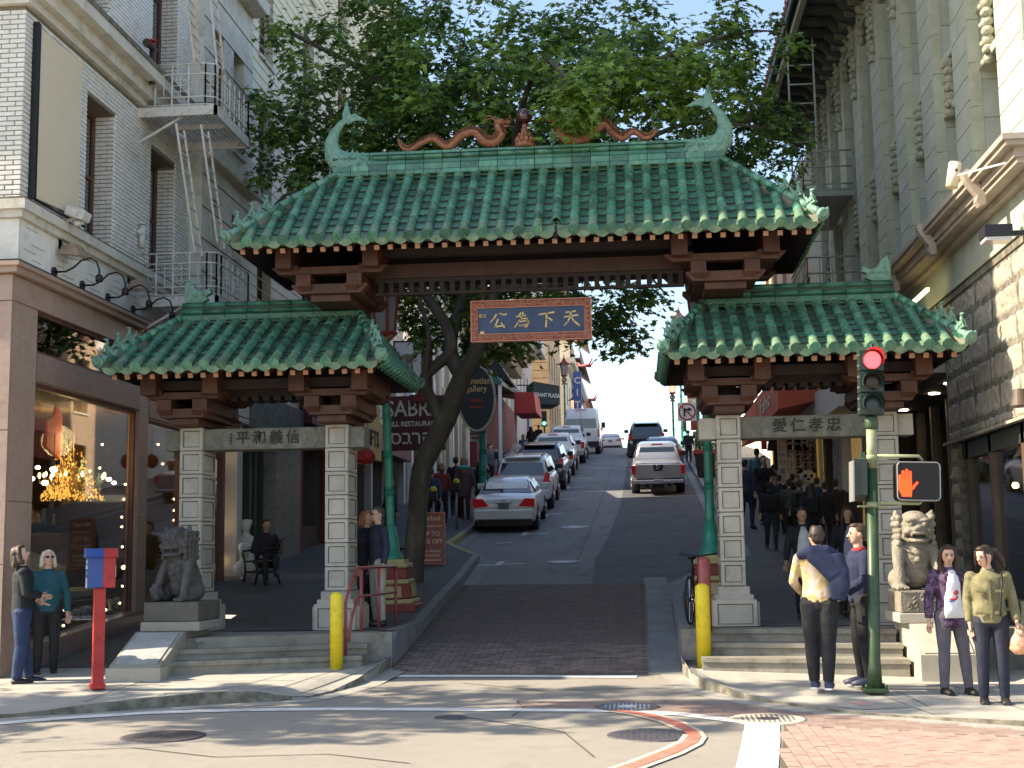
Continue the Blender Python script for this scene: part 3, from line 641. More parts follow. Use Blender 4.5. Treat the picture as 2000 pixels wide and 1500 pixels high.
def bracket(t, xm, z0, s=1.0, wid=1.0, yf=18.25, dy=1.25):
    """stacked corbel set: cap, notched beam, two dice, notched beam, two dice; cross arms run fore and aft"""
    yc = 18.92
    def arm(w, za, zb, c, nm='bracket_arm'):
        mb = MB().prism(octo(xm-w, xm+w, za, zb, c), yf+.02, yf+.22, 'y')
        mb.prism(octo(xm-w, xm+w, za, zb, c), 2*yc-yf-.22, 2*yc-yf-.02, 'y')
        for sx in (-w*.62, w*.62): mb.prism(octo(yf-.05, 2*yc-yf+.05, za+.004, zb-.004, c), xm+sx-.085, xm+sx+.085, 'x')
        mb.build(nm, M['rust_wood'], t)
    h = [0, .115, .26, .42, .53, .75]; h = [z0+q*s for q in h]
    MB().box(xm-.21*wid, xm+.21*wid, yf+.1, 2*yc-yf-.1, h[0], h[1], bev=.01).build('bracket_cap', M['rust_wood'], t)
    arm(.40*wid, h[1], h[2], .1)
    for sx in (-1, 1):
        MB().box(xm+sx*.27*wid-.105, xm+sx*.27*wid+.105, yf-.03, 2*yc-yf+.03, h[2]-.05, h[3], bev=.012).build('bracket_block', M['rust_wood'], t)
        MB().box(xm+sx*.46*wid-.11, xm+sx*.46*wid+.11, yf-.16, 2*yc-yf+.16, h[4]-.05, h[5]+.05, bev=.012).build('bracket_block', M['rust_wood'], t)
    arm(.62*wid, h[3], h[4], .11)
def rowmesh():
    """shared tile meshes; local +Y runs up the slope, +Z away from the roof"""
    d = {}
    n = 8; L = .235; r = .064
    def barrel(r0, r1, L0, L1, mb, lip=True):
        vs = []; prof = [(L0, r0), (L0+.012, r0), (L1, r1)]
        for y, q in [(L0, r0-.012)]+prof:
            for j in range(n+1):
                a = PI*j/n; vs.append((q*math.cos(a), y, q*math.sin(a)*1.05+.028))
        mb.add(vs, [(i*(n+1)+j, i*(n+1)+j+1, (i+1)*(n+1)+j+1, (i+1)*(n+1)+j) for i in range(3) for j in range(n)], 0, True)
        b = len(vs)
        base = [(-q, y, -.01) for y, q in prof]; 
        return mb
    mb = barrel(r+.002, r-.002, -L/2+.005, L/2-.005, MB()); me = mb.mesh('barrel_tile', M['tile']); me.flip_normals(); d['barrel'] = me
    # eave barrel with closed disc
    mb = barrel(r+.008, r-.004, -L/2-.02, L/2, MB()); d2 = mb.mesh('tmp', M['tile_end']); d2.flip_normals()
    mb2 = MB(); mb2.add([tuple(v.co) for v in d2.vertices], [tuple(p.vertices) for p in d2.polygons], 0, True)
    mb2.cyl((0, -L/2-.035, .028), (0, -L/2-.012, .028), r+.012, n=16, m=1); mb2.tube([(0, -L/2-.041, .028), (0, -L/2-.034, .028)], [r*.62, r*.66], 12, 1)
    d['end'] = mb2.mesh('end_tile', [M['tile_end'], M['tile']])
    W = .115
    def pan(zf, L, mt, nm, fr=.026):
        mb = MB(); vs = []; k = 6
        for y, dz in ((-L/2, .030), (L/2+.02, .0)):
            for j in range(k+1):
                x = -W+2*W*j/k; vs.append((x, y, dz+zf(x)))
        for j in range(k+1):
            x = -W+2*W*j/k; vs.append((x, -L/2, .030+zf(x)-fr))
        mb.add(vs, [(j, j+1, k+2+j, k+1+j) for j in range(k)]); mb.f += [(2*(k+1)+j, 2*(k+1)+j+1, j+1, j) for j in range(k)]; mb.m += [1]*k; mb.sm += [False]*k; return mb.mesh(nm, [mt, M['joint_and_shade']])  # front lip coloured dark to paint the shadow gap under each tile
    d['pan'] = pan(lambda x: -.022+1.9*x*x, .235, M['tile'], 'pan_tile')
    # drip tile: a pan with a hanging curved apron
    mb = MB(); k = 8; A = []
    for j in range(k+1):
        x = -W*1.0+2*W*j/k; u = x/W
        A.append((x, -.13, -.015+1.6*x*x+.02)); A.append((x*.97, -.15, .005-.085*(1-u*u)**.6-.012*(1-abs(u))-.0)); A.append((x, .13, -.02+1.9*x*x))
    vs = A; fs = []
    for j in range(k): fs += [(3*j+1, 3*j+4, 3*j+3, 3*j), (3*j, 3*j+3, 3*j+5, 3*j+2)]
    mb.add(vs, fs); mb.add([(p[0], p[1]+.012, p[2]) for p in vs], [tuple(reversed(f)) for f in fs if f[0] % 3 == 1])
    d['drip'] = mb.mesh('drip_tile', M['tile_end'])
    return d
TILES = rowmesh()
def beast():
    mb = MB(); D = [((0, 0, .06), (.03, .05, .045)), ((0, -.04, .11), (.026, .028, .05)), ((0, -.06, .17), (.026, .034, .026)), ((0, -.10, .165), (.016, .022, .014)), ((0, .06, .09), (.012, .02, .05))]
    for c, r in D: mb.ball(c, r, 8)
    for s in (-1, 1): mb.tube([(s*.02, -.055, .1), (s*.024, -.07, .0)], [.013, .011], 6); mb.tube([(s*.02, .04, .06), (s*.03, .045, .0)], [.02, .013], 6); mb.tube([(s*.014, -.045, .185), (s*.022, -.03, .215)], [.009, .003], 5)
    mb.tube([(0, .07, .1), (0, .095, .16), (0, .075, .2)], [.014, .018, .005], 6); mb.box(-.035, .035, -.09, .08, -.02, .006)
    return remesh(mb, .009, [M['patina']], name='beast')
BEAST = beast()
def lathe_tile_roof(t, cx, hE, hR, nrow, Ye, ze, Yr, zr, mains=True, ends='r'):
    """hipped roof; rows run up the front slope, the hips cut them"""
    S = math.atan2(zr-ze, Yr-Ye); L = math.hypot(zr-ze, Yr-Ye); nseg = max(5, round(L/.228)); seg = L/nseg
    Yb = 2*Yr-Ye
    # deck (solid, thick)
    o = .05; deck = MB()
    def P(x, y, z): return (x, y, z)
    top = [P(cx-hE, Ye, ze-.02), P(cx+hE, Ye, ze-.02), P(cx+hE, Yb, ze-.02), P(cx-hE, Yb, ze-.02), P(cx-hR, Yr, zr-.02), P(cx+hR, Yr, zr-.02)]
    bot = [P(cx-hE+.02, Ye+.03, ze-.075), P(cx+hE-.02, Ye+.03, ze-.075), P(cx+hE-.02, Yb-.03, ze-.075), P(cx-hE+.02, Yb-.03, ze-.075), P(cx-hR, Yr, zr-.12), P(cx+hR, Yr, zr-.12)]
    deck.add(top+bot, [(0, 1, 5, 4), (1, 2, 5), (2, 3, 4, 5), (3, 0, 4)]); deck.f += []
    deck.add(top+bot, [(0, 6, 7, 1), (1, 7, 8, 2), (2, 8, 9, 3), (3, 9, 6, 0)]+[(6, 10, 11, 7), (7, 11, 8), (8, 11, 10, 9), (9, 10, 6)], 1)
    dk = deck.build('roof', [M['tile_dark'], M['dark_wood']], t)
    pitch = 2*hE/nrow
    up = Vector((0, math.cos(S), math.sin(S))); nrm = Vector((0, -math.sin(S), math.cos(S)))
    def place(me, nm, x, u, jit=True, M0=None):
        c = Vector((x, Ye, ze))+up*u
        j = lambda a: random.uniform(-a, a)
        Mx = Matrix(((1, 0, 0, c.x+j(.003)), (0, up.y, nrm.y, c.y), (0, up.z, nrm.z, c.z+j(.002)), (0, 0, 0, 1)))@Matrix.Rotation(j(.012), 4, 'Z')
        if M0: Mx = M0(Mx)
        return link(nm, me, dk, M=Mx)
    def umax(x): d = (hE-abs(x-cx)); return L if d >= hE-hR else L*d/(hE-hR)
    missing = {round(nrow*.565)} if mains else set()
    for i in range(nrow+1):
        x = cx-hE+pitch*i; mx = umax(x)
        if i in (0, nrow): continue
        for k in range(nseg):
            u = seg*(k+.5)
            if u-seg*.3 > mx: break
            if k == 0:
                if mains and i in missing: continue
                place(TILES['end'], 'end_tile', x, u)
            else: place(TILES['barrel'], 'barrel_tile', x, u)
    if mains:
        x = cx-hE+pitch*list(missing)[0]; MB().tube([(x, Ye-.02, ze+.05), (x+.02, Ye-.06, ze-.06), (x-.01, Ye-.03, ze-.12)], [.02, .012, .012], 6).build('broken_tile_stub', M['dark_wood'], dk)
    for i in range(nrow):
        x = cx-hE+pitch*(i+.5); mx = umax(x)
        place(TILES['drip'], 'drip_tile', x, .10)
        for k in range(1, nseg):
            u = seg*(k+.45)
            if u-seg*.2 > mx: break
            place(TILES['pan'], 'pan_tile', x, u)
    # end slopes (and back): same tiles joined into one part, they show only a sliver
    for side in (-1, 1):
        st = MB(); Wd = hE-hR; Se = math.atan2(zr-ze, Wd); Le = math.hypot(zr-ze, Wd); ne = max(5, round(Le/.228)); se = Le/ne
        nr = round((Yb-Ye)/pitch); up2 = Vector((-side*math.cos(Se), 0, math.sin(Se))); n2 = Vector((side*math.sin(Se), 0, math.cos(Se))); x2 = up2.cross(n2)
        def put(me, y, u):
            c = Vector((cx+side*hE, y, ze))+up2*u; Mx = Matrix(((x2.x, up2.x, n2.x, c.x), (x2.y, up2.y, n2.y, c.y), (x2.z, up2.z, n2.z, c.z), (0, 0, 0, 1)))
            st.add([tuple(v.co) for v in me.vertices], [tuple(p.vertices) for p in me.polygons], 0, True, Mx)
        for i in range(nr+1):
            y = Ye+(Yb-Ye)*i/nr; d = min(y-Ye, Yb-y); m_ = Le*d/(Yr-Ye)
            for k in range(ne):
                u = se*(k+.5)
                if u-se*.3 > m_: break
                if 0 < i < nr: put(TILES['end' if k == 0 else 'barrel'], y, u)
            if i < nr:
                y2 = y+(Yb-Ye)/nr/2; put(TILES['drip'], y2, .1); m2 = Le*min(y2-Ye, Yb-y2)/(Yr-Ye)
                for k in range(1, ne):
                    u = se*(k+.45)
                    if u-se*.2 > m2: break
                    put(TILES['pan'], y2, u)
        st.build('end_slope_tiles', M['tile'], dk, kind='stuff')
    bk = MB(); up3 = Vector((0, -math.cos(S), math.sin(S))); n3 = Vector((0, math.sin(S), math.cos(S))); x3 = up3.cross(n3)
    for i in range(1, nrow):
        x = cx-hE+pitch*i; c = Vector((x, Yb, ze)); bk.tube([c+n3*.03, c+up3*umax(x)+n3*.03], .062, 8)
    bk.build('back_slope_tiles', M['tile'], dk, kind='stuff')
    # scalloped flashing under the ridge
    fl = MB()
    for i in range(nrow+1):
        x = cx-hE+pitch*i
        if abs(x-cx) > hR+.02: continue
        c = Vector((x, Ye, ze))+up*(L-.02)+nrm*.03
        fl.tube([c-up*.10, c+up*.07], [.076, .078], 10, up=nrm)
        if abs(x+pitch/2-cx) < hR:
            c = Vector((x+pitch/2, Ye, ze))+up*(L-.01); fl.add([c+Vector((-.06, 0, 0))-up*.10+nrm*.028, c+Vector((.06, 0, 0))-up*.10+nrm*.028, c+Vector((.12, 0, 0))+up*.06+nrm*.05, c+Vector((-.12, 0, 0))+up*.06+nrm*.05], [(0, 1, 2, 3)])
    fl.build('ridge_flashing', M['tile_end'], dk)
    # hips with beasts
    for sx in (-1, 1):
        for sy in (-1, 1):
            a = Vector((cx+sx*hR, Yr, zr+.10)); b = Vector((cx+sx*(hE+.03), Ye-.04 if sy < 0 else Yb+.04, ze+.09)); n = 9
            MB().hexa([b+Vector((-sx*.06, 0, -.12)), b+Vector((sx*.0, -sy*.06, -.12)), a+Vector((sx*.04, 0, -.14)), a+Vector((-sx*.04, 0, -.14)), b+Vector((-sx*.05, 0, .0)), b+Vector((sx*.0, -sy*.05, 0)), a+Vector((sx*.03, 0, .0)), a+Vector((-sx*.03, 0, 0))]).build('hip_mortar', M['ridge_stone'], dk)
            for k in range(n):
                p, q = a.lerp(b, k/n), a.lerp(b, (k+.97)/n)
                MB().tube([p, q], [.052, .058], 8).build('hip_tile', M['patina' if k > 5 else 'tile'], dk)
            d = (b-a).normalized()
            MB().cyl(b-d*.01, b+d*.05, .085, n=12).build('hip_end_disc', M['patina'], dk)
            MB().tube([b+Vector((0, 0, -.05)), b+Vector((sx*.05, sy*.03, .0)), b+Vector((sx*.075, sy*.045, .07))], [.05, .035, .015], 8).build('hip_tip', M['patina'], dk)
            if sy < 0:
                for k in range(3):
                    p = a.lerp(b, .66+.125*k)+Vector((0, 0, .055)); ang = math.atan2(d.y, d.x)+PI/2
                    link('ridge_beast', BEAST, dk, M=Matrix.Translation(p)@Matrix.Rotation(ang, 4, 'Z')@Matrix.Rotation(-.25, 4, 'X')@Matrix.Scale(1.0, 4))
    return dk
def ridge(dk, cx, h, Yr, z0, bands, step=.275):
    """stack of ridge courses, each a row of single glazed pieces"""
    core = MB().box(cx-h, cx+h, Yr-.04, Yr+.04, z0-.1, bands[-1][1]-.04); core.build('ridge_core', M['joint_and_shade'], dk)
    n = round(2*h/step); st = 2*h/n
    for (za, zb, w, round_, mt) in bands:
        if round_: me = MB().tube([(-st/2+.004, 0, (zb-za)/2), (st/2-.004, 0, (zb-za)/2)], [(w, (zb-za)/2)]*2, 10, up=(0, 0, 1)).mesh('ridge_tile', M[mt])
        else: me = MB().box(-st/2+.004, st/2-.004, -w, w, 0, zb-za-.006, bev=.006).mesh('ridge_tile', M[mt])
        for i in range(n): link('ridge_tile', me, dk, M=Matrix.Translation((cx-h+st*(i+.5), Yr, za)))
def rafters(t, cx, hE, Ye, ze, Yr, S, sp=.188):
    n = int(2*hE/sp)
    me = MB().box(-.033, .033, 0, 1.1, -.033, .033, m=0).box(-.034, .034, -.006, 0, -.034, .034, m=1).mesh('rafter', [M['rust_wood'], M['beam_end']])
    for i in range(n+1):
        x = cx-hE+.12+(2*hE-.24)*i/n
        link('rafter', me, t, M=Matrix.Translation((x, Ye+.10, ze-.115))@Matrix.Rotation(S*.75, 4, 'X'))
def side_gateway(ip, label, mirrorname):
    (xa, xb), (xc, xd) = PX[ip], PX[ip+1]; cx = (xa+xd)/2
    t = thing('gateway', label, 'gateway', (cx, YF, PLAT))
    for (x0, x1) in ((xa, xb), (xc, xd)):
        pl = MB().box(x0+.035, x1-.035, YF+.035, YB-.035, PLAT-.05, 3.53).build('pillar', M['joint_and_shade'], t)
        zz = 1.165; h = (3.52-zz)/7
        for k in range(7): panel_block(x0, x1, YF, YB, zz+h*k+.005, zz+h*(k+1)-.005).build('stone_block', [M['stone'], M['groove_shade']], pl)
        panel_block(x0-.045, x1+.045, YF-.045, YB+.045, 1.045, 1.16, .02, .004).build('pillar_plinth', [M['stone'], M['stone']], pl)
        panel_block(x0-.13, x1+.13, YF-.11, YB+.11, PLAT-.03, .985, .055, .022).build('pillar_plinth', [M['stone'], M['groove_shade']], pl)
        MB().box(x0-.09, x1+.09, YF-.08, YB+.08, .98, 1.05).build('pillar_plinth', M['stone'], pl)
        MB().box(x0-.17, x0-.12, YF-.02, YB+.02, PLAT-.03, .95, bev=.006).build('plinth_wing', M['stone'], pl); MB().box(x1+.12, x1+.17, YF-.02, YB+.02, PLAT-.03, .95, bev=.006).build('plinth_wing', M['stone'], pl)
    # lintel with cartouche and carved letters
    z0, z1 = 3.19, 3.495; y = YF+.06
    mb = MB().box(xb+.001, xc-.001, y, y+.4, z0, z1, bev=.008); mb.build('lintel', M['stone_dark'], t)
    for (p, q) in ((xa-.24, xa-.001), (xd+.001, xd+.22)): MB().box(p, q, y, y+.4, z0+.0, z1-.01, bev=.008).build('lintel_end', M['stone_dark'] if ip == 0 else M['stone'], t)
    m = (xb+xc)/2; zc = (z0+z1)/2
    def hexg(w, h, c): return [(m-w+c, zc-h), (m+w-c, zc-h), (m+w, zc), (m+w-c, zc+h), (m-w+c, zc+h), (m-w, zc)]
    MB().prism(hexg(.80, .146, .07), y-.016, y+.01, 'y').prism(hexg(.64, .125, .06), y-.03, y-.01, 'y').build('cartouche', M['stone_dark'], t)
    fr = MB(); H1, H2 = hexg(.625, .112, .055), hexg(.60, .10, .05)
    fr.add([(p[0], y-.032, p[1]) for p in H1]+[(p[0], y-.032, p[1]) for p in H2]+[(p[0], y-.02, p[1]) for p in H2], [(i, 6+i, 6+(i+1) % 6, (i+1) % 6) for i in range(6)])
    chars = '平和義信' if ip == 0 else '愛仁孝忠'
    tx = MB(); sp = .245
    for i, ch in enumerate(chars):
        text_mb(tx, ch, frameM((m-.34+sp*i+(.03 if ip == 0 else -.02), y-.031, zc), (1, 0, 0)), .205, depth=.008, bold=.004)
    if ip == 0:
        for k in range(4): tx.box(m-.50, m-.47, y-.04, y-.03, zc+.06-.04*k-.012, zc+.06-.04*k+.012)
    tx.build('carved_letters', M['ink'], t)
    for (x0, x1) in ((xa, xb), (xc, xd)): bracket(t, (x0+x1)/2, 3.525, .87, .97, yf=18.2)
    ze, zr, Ye, Yr = 4.24, 5.11, 17.4, 18.92; S = math.atan2(zr-ze, Yr-Ye)
    dk = lathe_tile_roof(t, cx, 1.92, 1.31, 16, Ye, ze, Yr, zr, mains=False)
    ridge(dk, cx, 1.33, Yr, zr, [(zr+.01, zr+.10, .10, False, 'tile_dark'), (zr+.10, zr+.20, .085, True, 'tile_dark'), (zr+.20, zr+.30, .07, True, 'tile_dark')], .33)
    rafters(t, cx, 1.9, Ye, ze, Yr, S)
    # beams under the eave between the brackets, with a row of hanging teeth
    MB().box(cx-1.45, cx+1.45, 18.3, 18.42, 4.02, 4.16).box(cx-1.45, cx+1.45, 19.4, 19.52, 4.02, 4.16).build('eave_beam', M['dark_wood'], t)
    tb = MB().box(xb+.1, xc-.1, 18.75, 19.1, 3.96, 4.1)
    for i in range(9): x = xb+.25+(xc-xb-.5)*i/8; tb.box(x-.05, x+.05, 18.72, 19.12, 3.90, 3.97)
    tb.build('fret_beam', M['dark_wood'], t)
    # ridge-end dragon head finial (outer end)
    sx = -1 if ip == 0 else 1
    f = MB(); ex = cx+sx*1.15; b = zr+.29
    f.box(ex-.13, ex+.17 if sx < 0 else ex+.13, Yr-.06, Yr+.06, b, b+.1) if False else None
    pts = [(ex+sx*.14, b), (ex+sx*.15, b+.22), (ex+sx*.11, b+.36), (ex+sx*.02, b+.30), (ex-sx*.03, b+.20), (ex-sx*.12, b+.17), (ex-sx*.24, b+.22), (ex-sx*.26, b+.14), (ex-sx*.17, b+.10), (ex-sx*.22, b+.05), (ex-sx*.12, b)]
    f.prism(pts, Yr-.06, Yr+.06, 'y')
    for k in range(5): f.ball((ex-sx*(-.06+.06*k), Yr-.05, b+.12+.015*(k % 2)), (.035, .03, .035), 6)
    for k in range(4): f.tube([(ex+sx*(.1-.04*k), Yr, b+.2), (ex+sx*(.14-.05*k), Yr, b+.33-.03*k)], [.03, .008], 6)
    f.ball((ex-sx*.10, Yr-.06, b+.15), .022, 6)
    o = bpy.data.objects.new('dragon_head_finial', remesh(f, .012, [M['patina']], name='finial')); COL.objects.link(o); o.parent = dk; BASE[o.name] = BASE[dk.name]
    o.location = -Vector(BASE[dk.name])
    return t
side_gateway(0, 'left stone gateway with green tiled roof, in shade, carved beam over steps', 'l')
side_gateway(2, 'right stone gateway with green tiled roof behind the red traffic light', 'r')
# ---- the tall centre roof
ct = thing('gate_roof', 'tall central green tiled roof with dragons and fish on its ridge, spanning the street', 'gate roof', (XC, YF, 5.2))
ze, zr, Ye, Yr = 5.93, 7.20, 17.4, 18.92; S = math.atan2(zr-ze, Yr-Ye)
cdk = lathe_tile_roof(ct, XC-.01, 3.97, 2.80, 32, Ye, ze, Yr, zr)
ridge(cdk, XC-.02, 2.86, Yr, zr, [(zr+.0, zr+.07, .15, False, 'tile'), (zr+.072, zr+.17, .12, False, 'tile'), (zr+.175, zr+.24, .085, False, 'tile_dark'), (zr+.235, zr+.325, .11, True, 'tile'), (zr+.325, zr+.375, .075, False, 'tile')], .275)
rafters(ct, XC, 3.95, Ye, ze, Yr, S, .192)
for xm in ((PX[1][0]+PX[1][1])/2, (PX[2][0]+PX[2][1])/2):
    MB().box(xm-.15, xm+.15, 18.88, 18.97, 3.6, 5.24).build('upper_post', M['stone_dark'], ct)
    bracket(ct, xm, 5.22, .93, 1.35, yf=18.1)
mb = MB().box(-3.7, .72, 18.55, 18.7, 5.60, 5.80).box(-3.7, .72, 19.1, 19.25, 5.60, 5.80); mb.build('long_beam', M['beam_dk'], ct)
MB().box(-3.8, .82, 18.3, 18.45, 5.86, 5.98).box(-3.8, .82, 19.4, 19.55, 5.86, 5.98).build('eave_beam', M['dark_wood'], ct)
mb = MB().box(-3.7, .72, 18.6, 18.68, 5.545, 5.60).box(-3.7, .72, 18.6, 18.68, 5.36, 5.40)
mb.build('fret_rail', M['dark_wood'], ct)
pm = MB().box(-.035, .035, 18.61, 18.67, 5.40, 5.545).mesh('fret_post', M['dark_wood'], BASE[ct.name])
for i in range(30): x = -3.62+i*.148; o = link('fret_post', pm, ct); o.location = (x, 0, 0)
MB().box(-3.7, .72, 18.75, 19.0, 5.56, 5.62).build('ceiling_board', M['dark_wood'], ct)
def fish(sx):
    """upturned fish at the ridge end: head bites the ridge, body curls up to a forked tail"""
    ex = XC-.02+sx*2.62; b = zr+.0; c = MB()
    P = [(ex-sx*.40, b+.19), (ex-sx*.14, b+.20), (ex+sx*.10, b+.22), (ex+sx*.25, b+.36), (ex+sx*.29, b+.54), (ex+sx*.24, b+.71), (ex+sx*.14, b+.85), (ex+sx*.06, b+.92)]
    Rr = [(.07, .17), (.10, .21), (.11, .21), (.10, .15), (.08, .115), (.06, .085), (.042, .058), (.03, .04)]
    c.tube([(x, Yr, z) for x, z in P], Rr, 14, up=(0, 1, 0)) if False else None
    for (p, r), (q, r2) in zip(zip(P, Rr), zip(P[1:], Rr[1:])):
        for f in (0, .33, .66):
            x = p[0]+(q[0]-p[0])*f; z = p[1]+(q[1]-p[1])*f; a, h = r[0]+(r2[0]-r[0])*f, r[1]+(r2[1]-r[1])*f; c.ball((x, Yr, z), (h*.95, a, h*.95), 12)
    t0 = P[-1]
    c.prism([(t0[0]+sx*.05, t0[1]-.06), (t0[0]-sx*.07, t0[1]+.06), (t0[0]-sx*.01, t0[1]+.30), (t0[0]+sx*.06, t0[1]+.08)], Yr-.03, Yr+.03, 'y')
    c.prism([(t0[0]+sx*.03, t0[1]-.03), (t0[0]-sx*.12, t0[1]+.09), (t0[0]-sx*.34, t0[1]-.05), (t0[0]-sx*.14, t0[1]-.03), (t0[0]-sx*.03, t0[1]-.09)], Yr-.03, Yr+.03, 'y')
    for k in range(16): c.ball((ex-sx*(.38-.035*k), Yr-.10, b+.10+.05*(k % 4)), (.022, .02, .028), 6)
    for k, (x, z, h) in enumerate([(ex-sx*.02, b+.38, .09), (ex-sx*.09, b+.37, .08), (ex-sx*.18, b+.36, .06), (ex+sx*.06, b+.37, .09)]): c.prism([(x-.05, z-.06), (x+.05, z-.06), (x-sx*.02, z+h)], Yr-.015, Yr+.015, 'y')
    for k in range(3): c.tube([(ex-sx*(.14+.03*k), Yr-.09, b+.31-.03*k), (ex-sx*(.10+.0*k), Yr-.11, b+.17), (ex-sx*(.16-.02*k), Yr-.09, b+.05)], [.016, .02, .012], 6)
    c.ball((ex-sx*.22, Yr-.07, b+.30), .026, 8); c.ball((ex+sx*.33, Yr, b+.62), (.03, .03, .03), 8)
    me = remesh(c, .011, [M['patina']], name='fish_ornament'); o = bpy.data.objects.new('fish_ornament', me); COL.objects.link(o); o.parent = cdk; o.location = -Vector(BASE[cdk.name])
fish(-1); fish(1)
def dragon(pts, sx, horns=True):
    c = MB(); n = 7; P = []
    V = [Vector((x, Yr, z)) for x, z, r in pts]; RR = [p[2] for p in pts]
    for i in range(len(V)-1):      # Catmull-Rom
        a, b2, c2, d = V[max(i-1, 0)], V[i], V[i+1], V[min(i+2, len(V)-1)]
        for k in range(n):
            f = k/n; P.append((.5*((2*b2)+(c2-a)*f+(2*a-5*b2+4*c2-d)*f*f+(3*b2-a-3*c2+d)*f**3), RR[i]+(RR[i+1]-RR[i])*f))
    P.append((V[-1], RR[-1]))
    c.tube([p for p, r in P], [r for p, r in P], 12, up=(0, 1, 0))
    for i in range(2, len(P)-2, 1):
        p, r = P[i]; t = (P[i+1][0]-P[i-1][0]).normalized(); u = Vector((-t.z, 0, t.x)); u = u if u.z > 0 else -u
        c.tube([p+u*r*.8, p+u*(r+.035)], [.012, .003], 4)
        for k in range(-2, 3): q = p+(u*math.cos(k*.55)+Vector((0, -1, 0))*math.sin(abs(k)*.55+.3))*r*.96; c.ball(q, r*.26, 5)
    h, r = P[-1]
    d = MB()
    c.ball(h+Vector((sx*.03, 0, .03)), (.09, .06, .06), 8); c.ball(h+Vector((sx*.13, 0, .03)), (.08, .045, .03), 8); c.ball(h+Vector((sx*.11, 0, -.03)), (.07, .035, .02), 8)
    for s in (-1, 1):
        c.tube([h+Vector((-sx*.0, s*.03, .06)), h+Vector((-sx*.10, s*.06, .12)), h+Vector((-sx*.2, s*.07, .11))], [.015, .012, .004], 5); c.ball(h+Vector((sx*.07, s*.045, .06)), .02, 6)
        c.tube([h+Vector((sx*.1, s*.04, .02)), h+Vector((sx*.2, s*.06, .1)), h+Vector((sx*.17, s*.07, .16))], [.007, .006, .002], 4)
    c.build('dragon_ornament', M['dragon'], cdk)
b = zr+.375
dragon([(-3.42, b+.20, .012), (-3.36, b+.08, .025), (-3.24, b+.04, .04), (-3.05, b+.14, .045), (-2.88, b+.19, .05), (-2.68, b+.06, .058), (-2.48, b+.22, .066), (-2.28, b+.27, .07), (-2.12, b+.12, .075), (-1.98, b+.10, .075), (-1.88, b+.22, .07), (-1.93, b+.36, .06)], 1)
dragon([(.40, b+.19, .012), (.34, b+.10, .03), (.22, b+.07, .042), (.06, b+.17, .048), (-.10, b+.08, .055), (-.24, b+.17, .06), (-.36, b+.30, .066), (-.52, b+.20, .07), (-.66, b+.10, .075), (-.86, b+.08, .078), (-1.02, b+.2, .072), (-1.0, b+.36, .06)], -1)
pb = MB().lathe([(.15, 0), (.15, .05), (.12, .08), (.13, .12), (.08, .15), (.09, .19), (.05, .22), (.055, .27), (.035, .29), (.04, .34), (.03, .36)], (XC-.03, Yr, b-.01), 14)
for k in range(10):
    a = 2*PI*k/10
    for (rr, z, s) in ((.12, .1, .05), (.085, .18, .035)): pb.ball((XC-.03+rr*math.cos(a), Yr+rr*math.sin(a), b+z), (s*.7, s*.7, s), 6)
pb.build('pearl_stand', M['dragon'], cdk)
MB().ball((XC-.03, Yr, b+.47), .115, 20).build('pearl', M['pearl'], cdk)
# ---- hanging plaque
pt = thing('plaque', 'blue name plaque with gold characters in carved red frame, hanging under the central roof', 'sign', (-1.46, 18.7, 5.23))
x0, x1, z0, z1 = -2.31, -.61, 4.66, 5.23; y = 18.62
MB().box(x0+.09, x1-.09, y+.012, y+.07, z0+.09, z1-.09).build('panel', M['navy'], pt)
for nm, a in (('frame', (x0, x1, y-.01, y+.08, z1-.095, z1)), ('frame', (x0, x1, y-.01, y+.08, z0, z0+.095)), ('frame', (x0, x0+.095, y-.012, y+.078, z0+.0, z1)), ('frame', (x1-.095, x1, y-.012, y+.078, z0, z1))):
    fb = MB().box(*a, bev=.012)
    if a[1]-a[0] > .5:
        for k in range(20): q = a[0]+.05+(a[1]-a[0]-.1)*k/19; zc = (a[4]+a[5])/2; fb.tube([(q-.03, y-.012, zc-.015), (q-.01, y-.022, zc+.018), (q+.012, y-.022, zc-.012), (q+.035, y-.012, zc+.015)], .011, 4, 1)
    else:
        for k in range(6): q = a[4]+.11+(a[5]-a[4]-.22)*k/5; xc = (a[0]+a[1])/2; fb.tube([(xc-.015, y-.014, q-.03), (xc+.018, y-.024, q-.01), (xc-.012, y-.024, q+.012), (xc+.015, y-.014, q+.035)], .011, 4, 1)
    fb.build(nm, [M['plaque_red'], M['plaque_edge']], pt)
eb = MB(); e = .012
for a in ((x0-e, x1+e, z1, z1+e), (x0-e, x1+e, z0-e, z0), (x0-e, x0, z0, z1), (x1, x1+e, z0, z1)): eb.box(a[0], a[1], y-.02, y+.08, a[2], a[3])
for a in ((x0+.088, x1-.088, z1-.1, z1-.09), (x0+.088, x1-.088, z0+.09, z0+.1)): eb.box(a[0], a[1], y-.018, y, a[2], a[3])
eb.build('gilt_edge', M['plaque_edge'], pt)
MB().box(x0+.3, x0+.34, y+.02, y+.05, z1, 5.4).box(x1-.34, x1-.3, y+.02, y+.05, z1, 5.4).build('hanger', M['dark_wood'], pt)
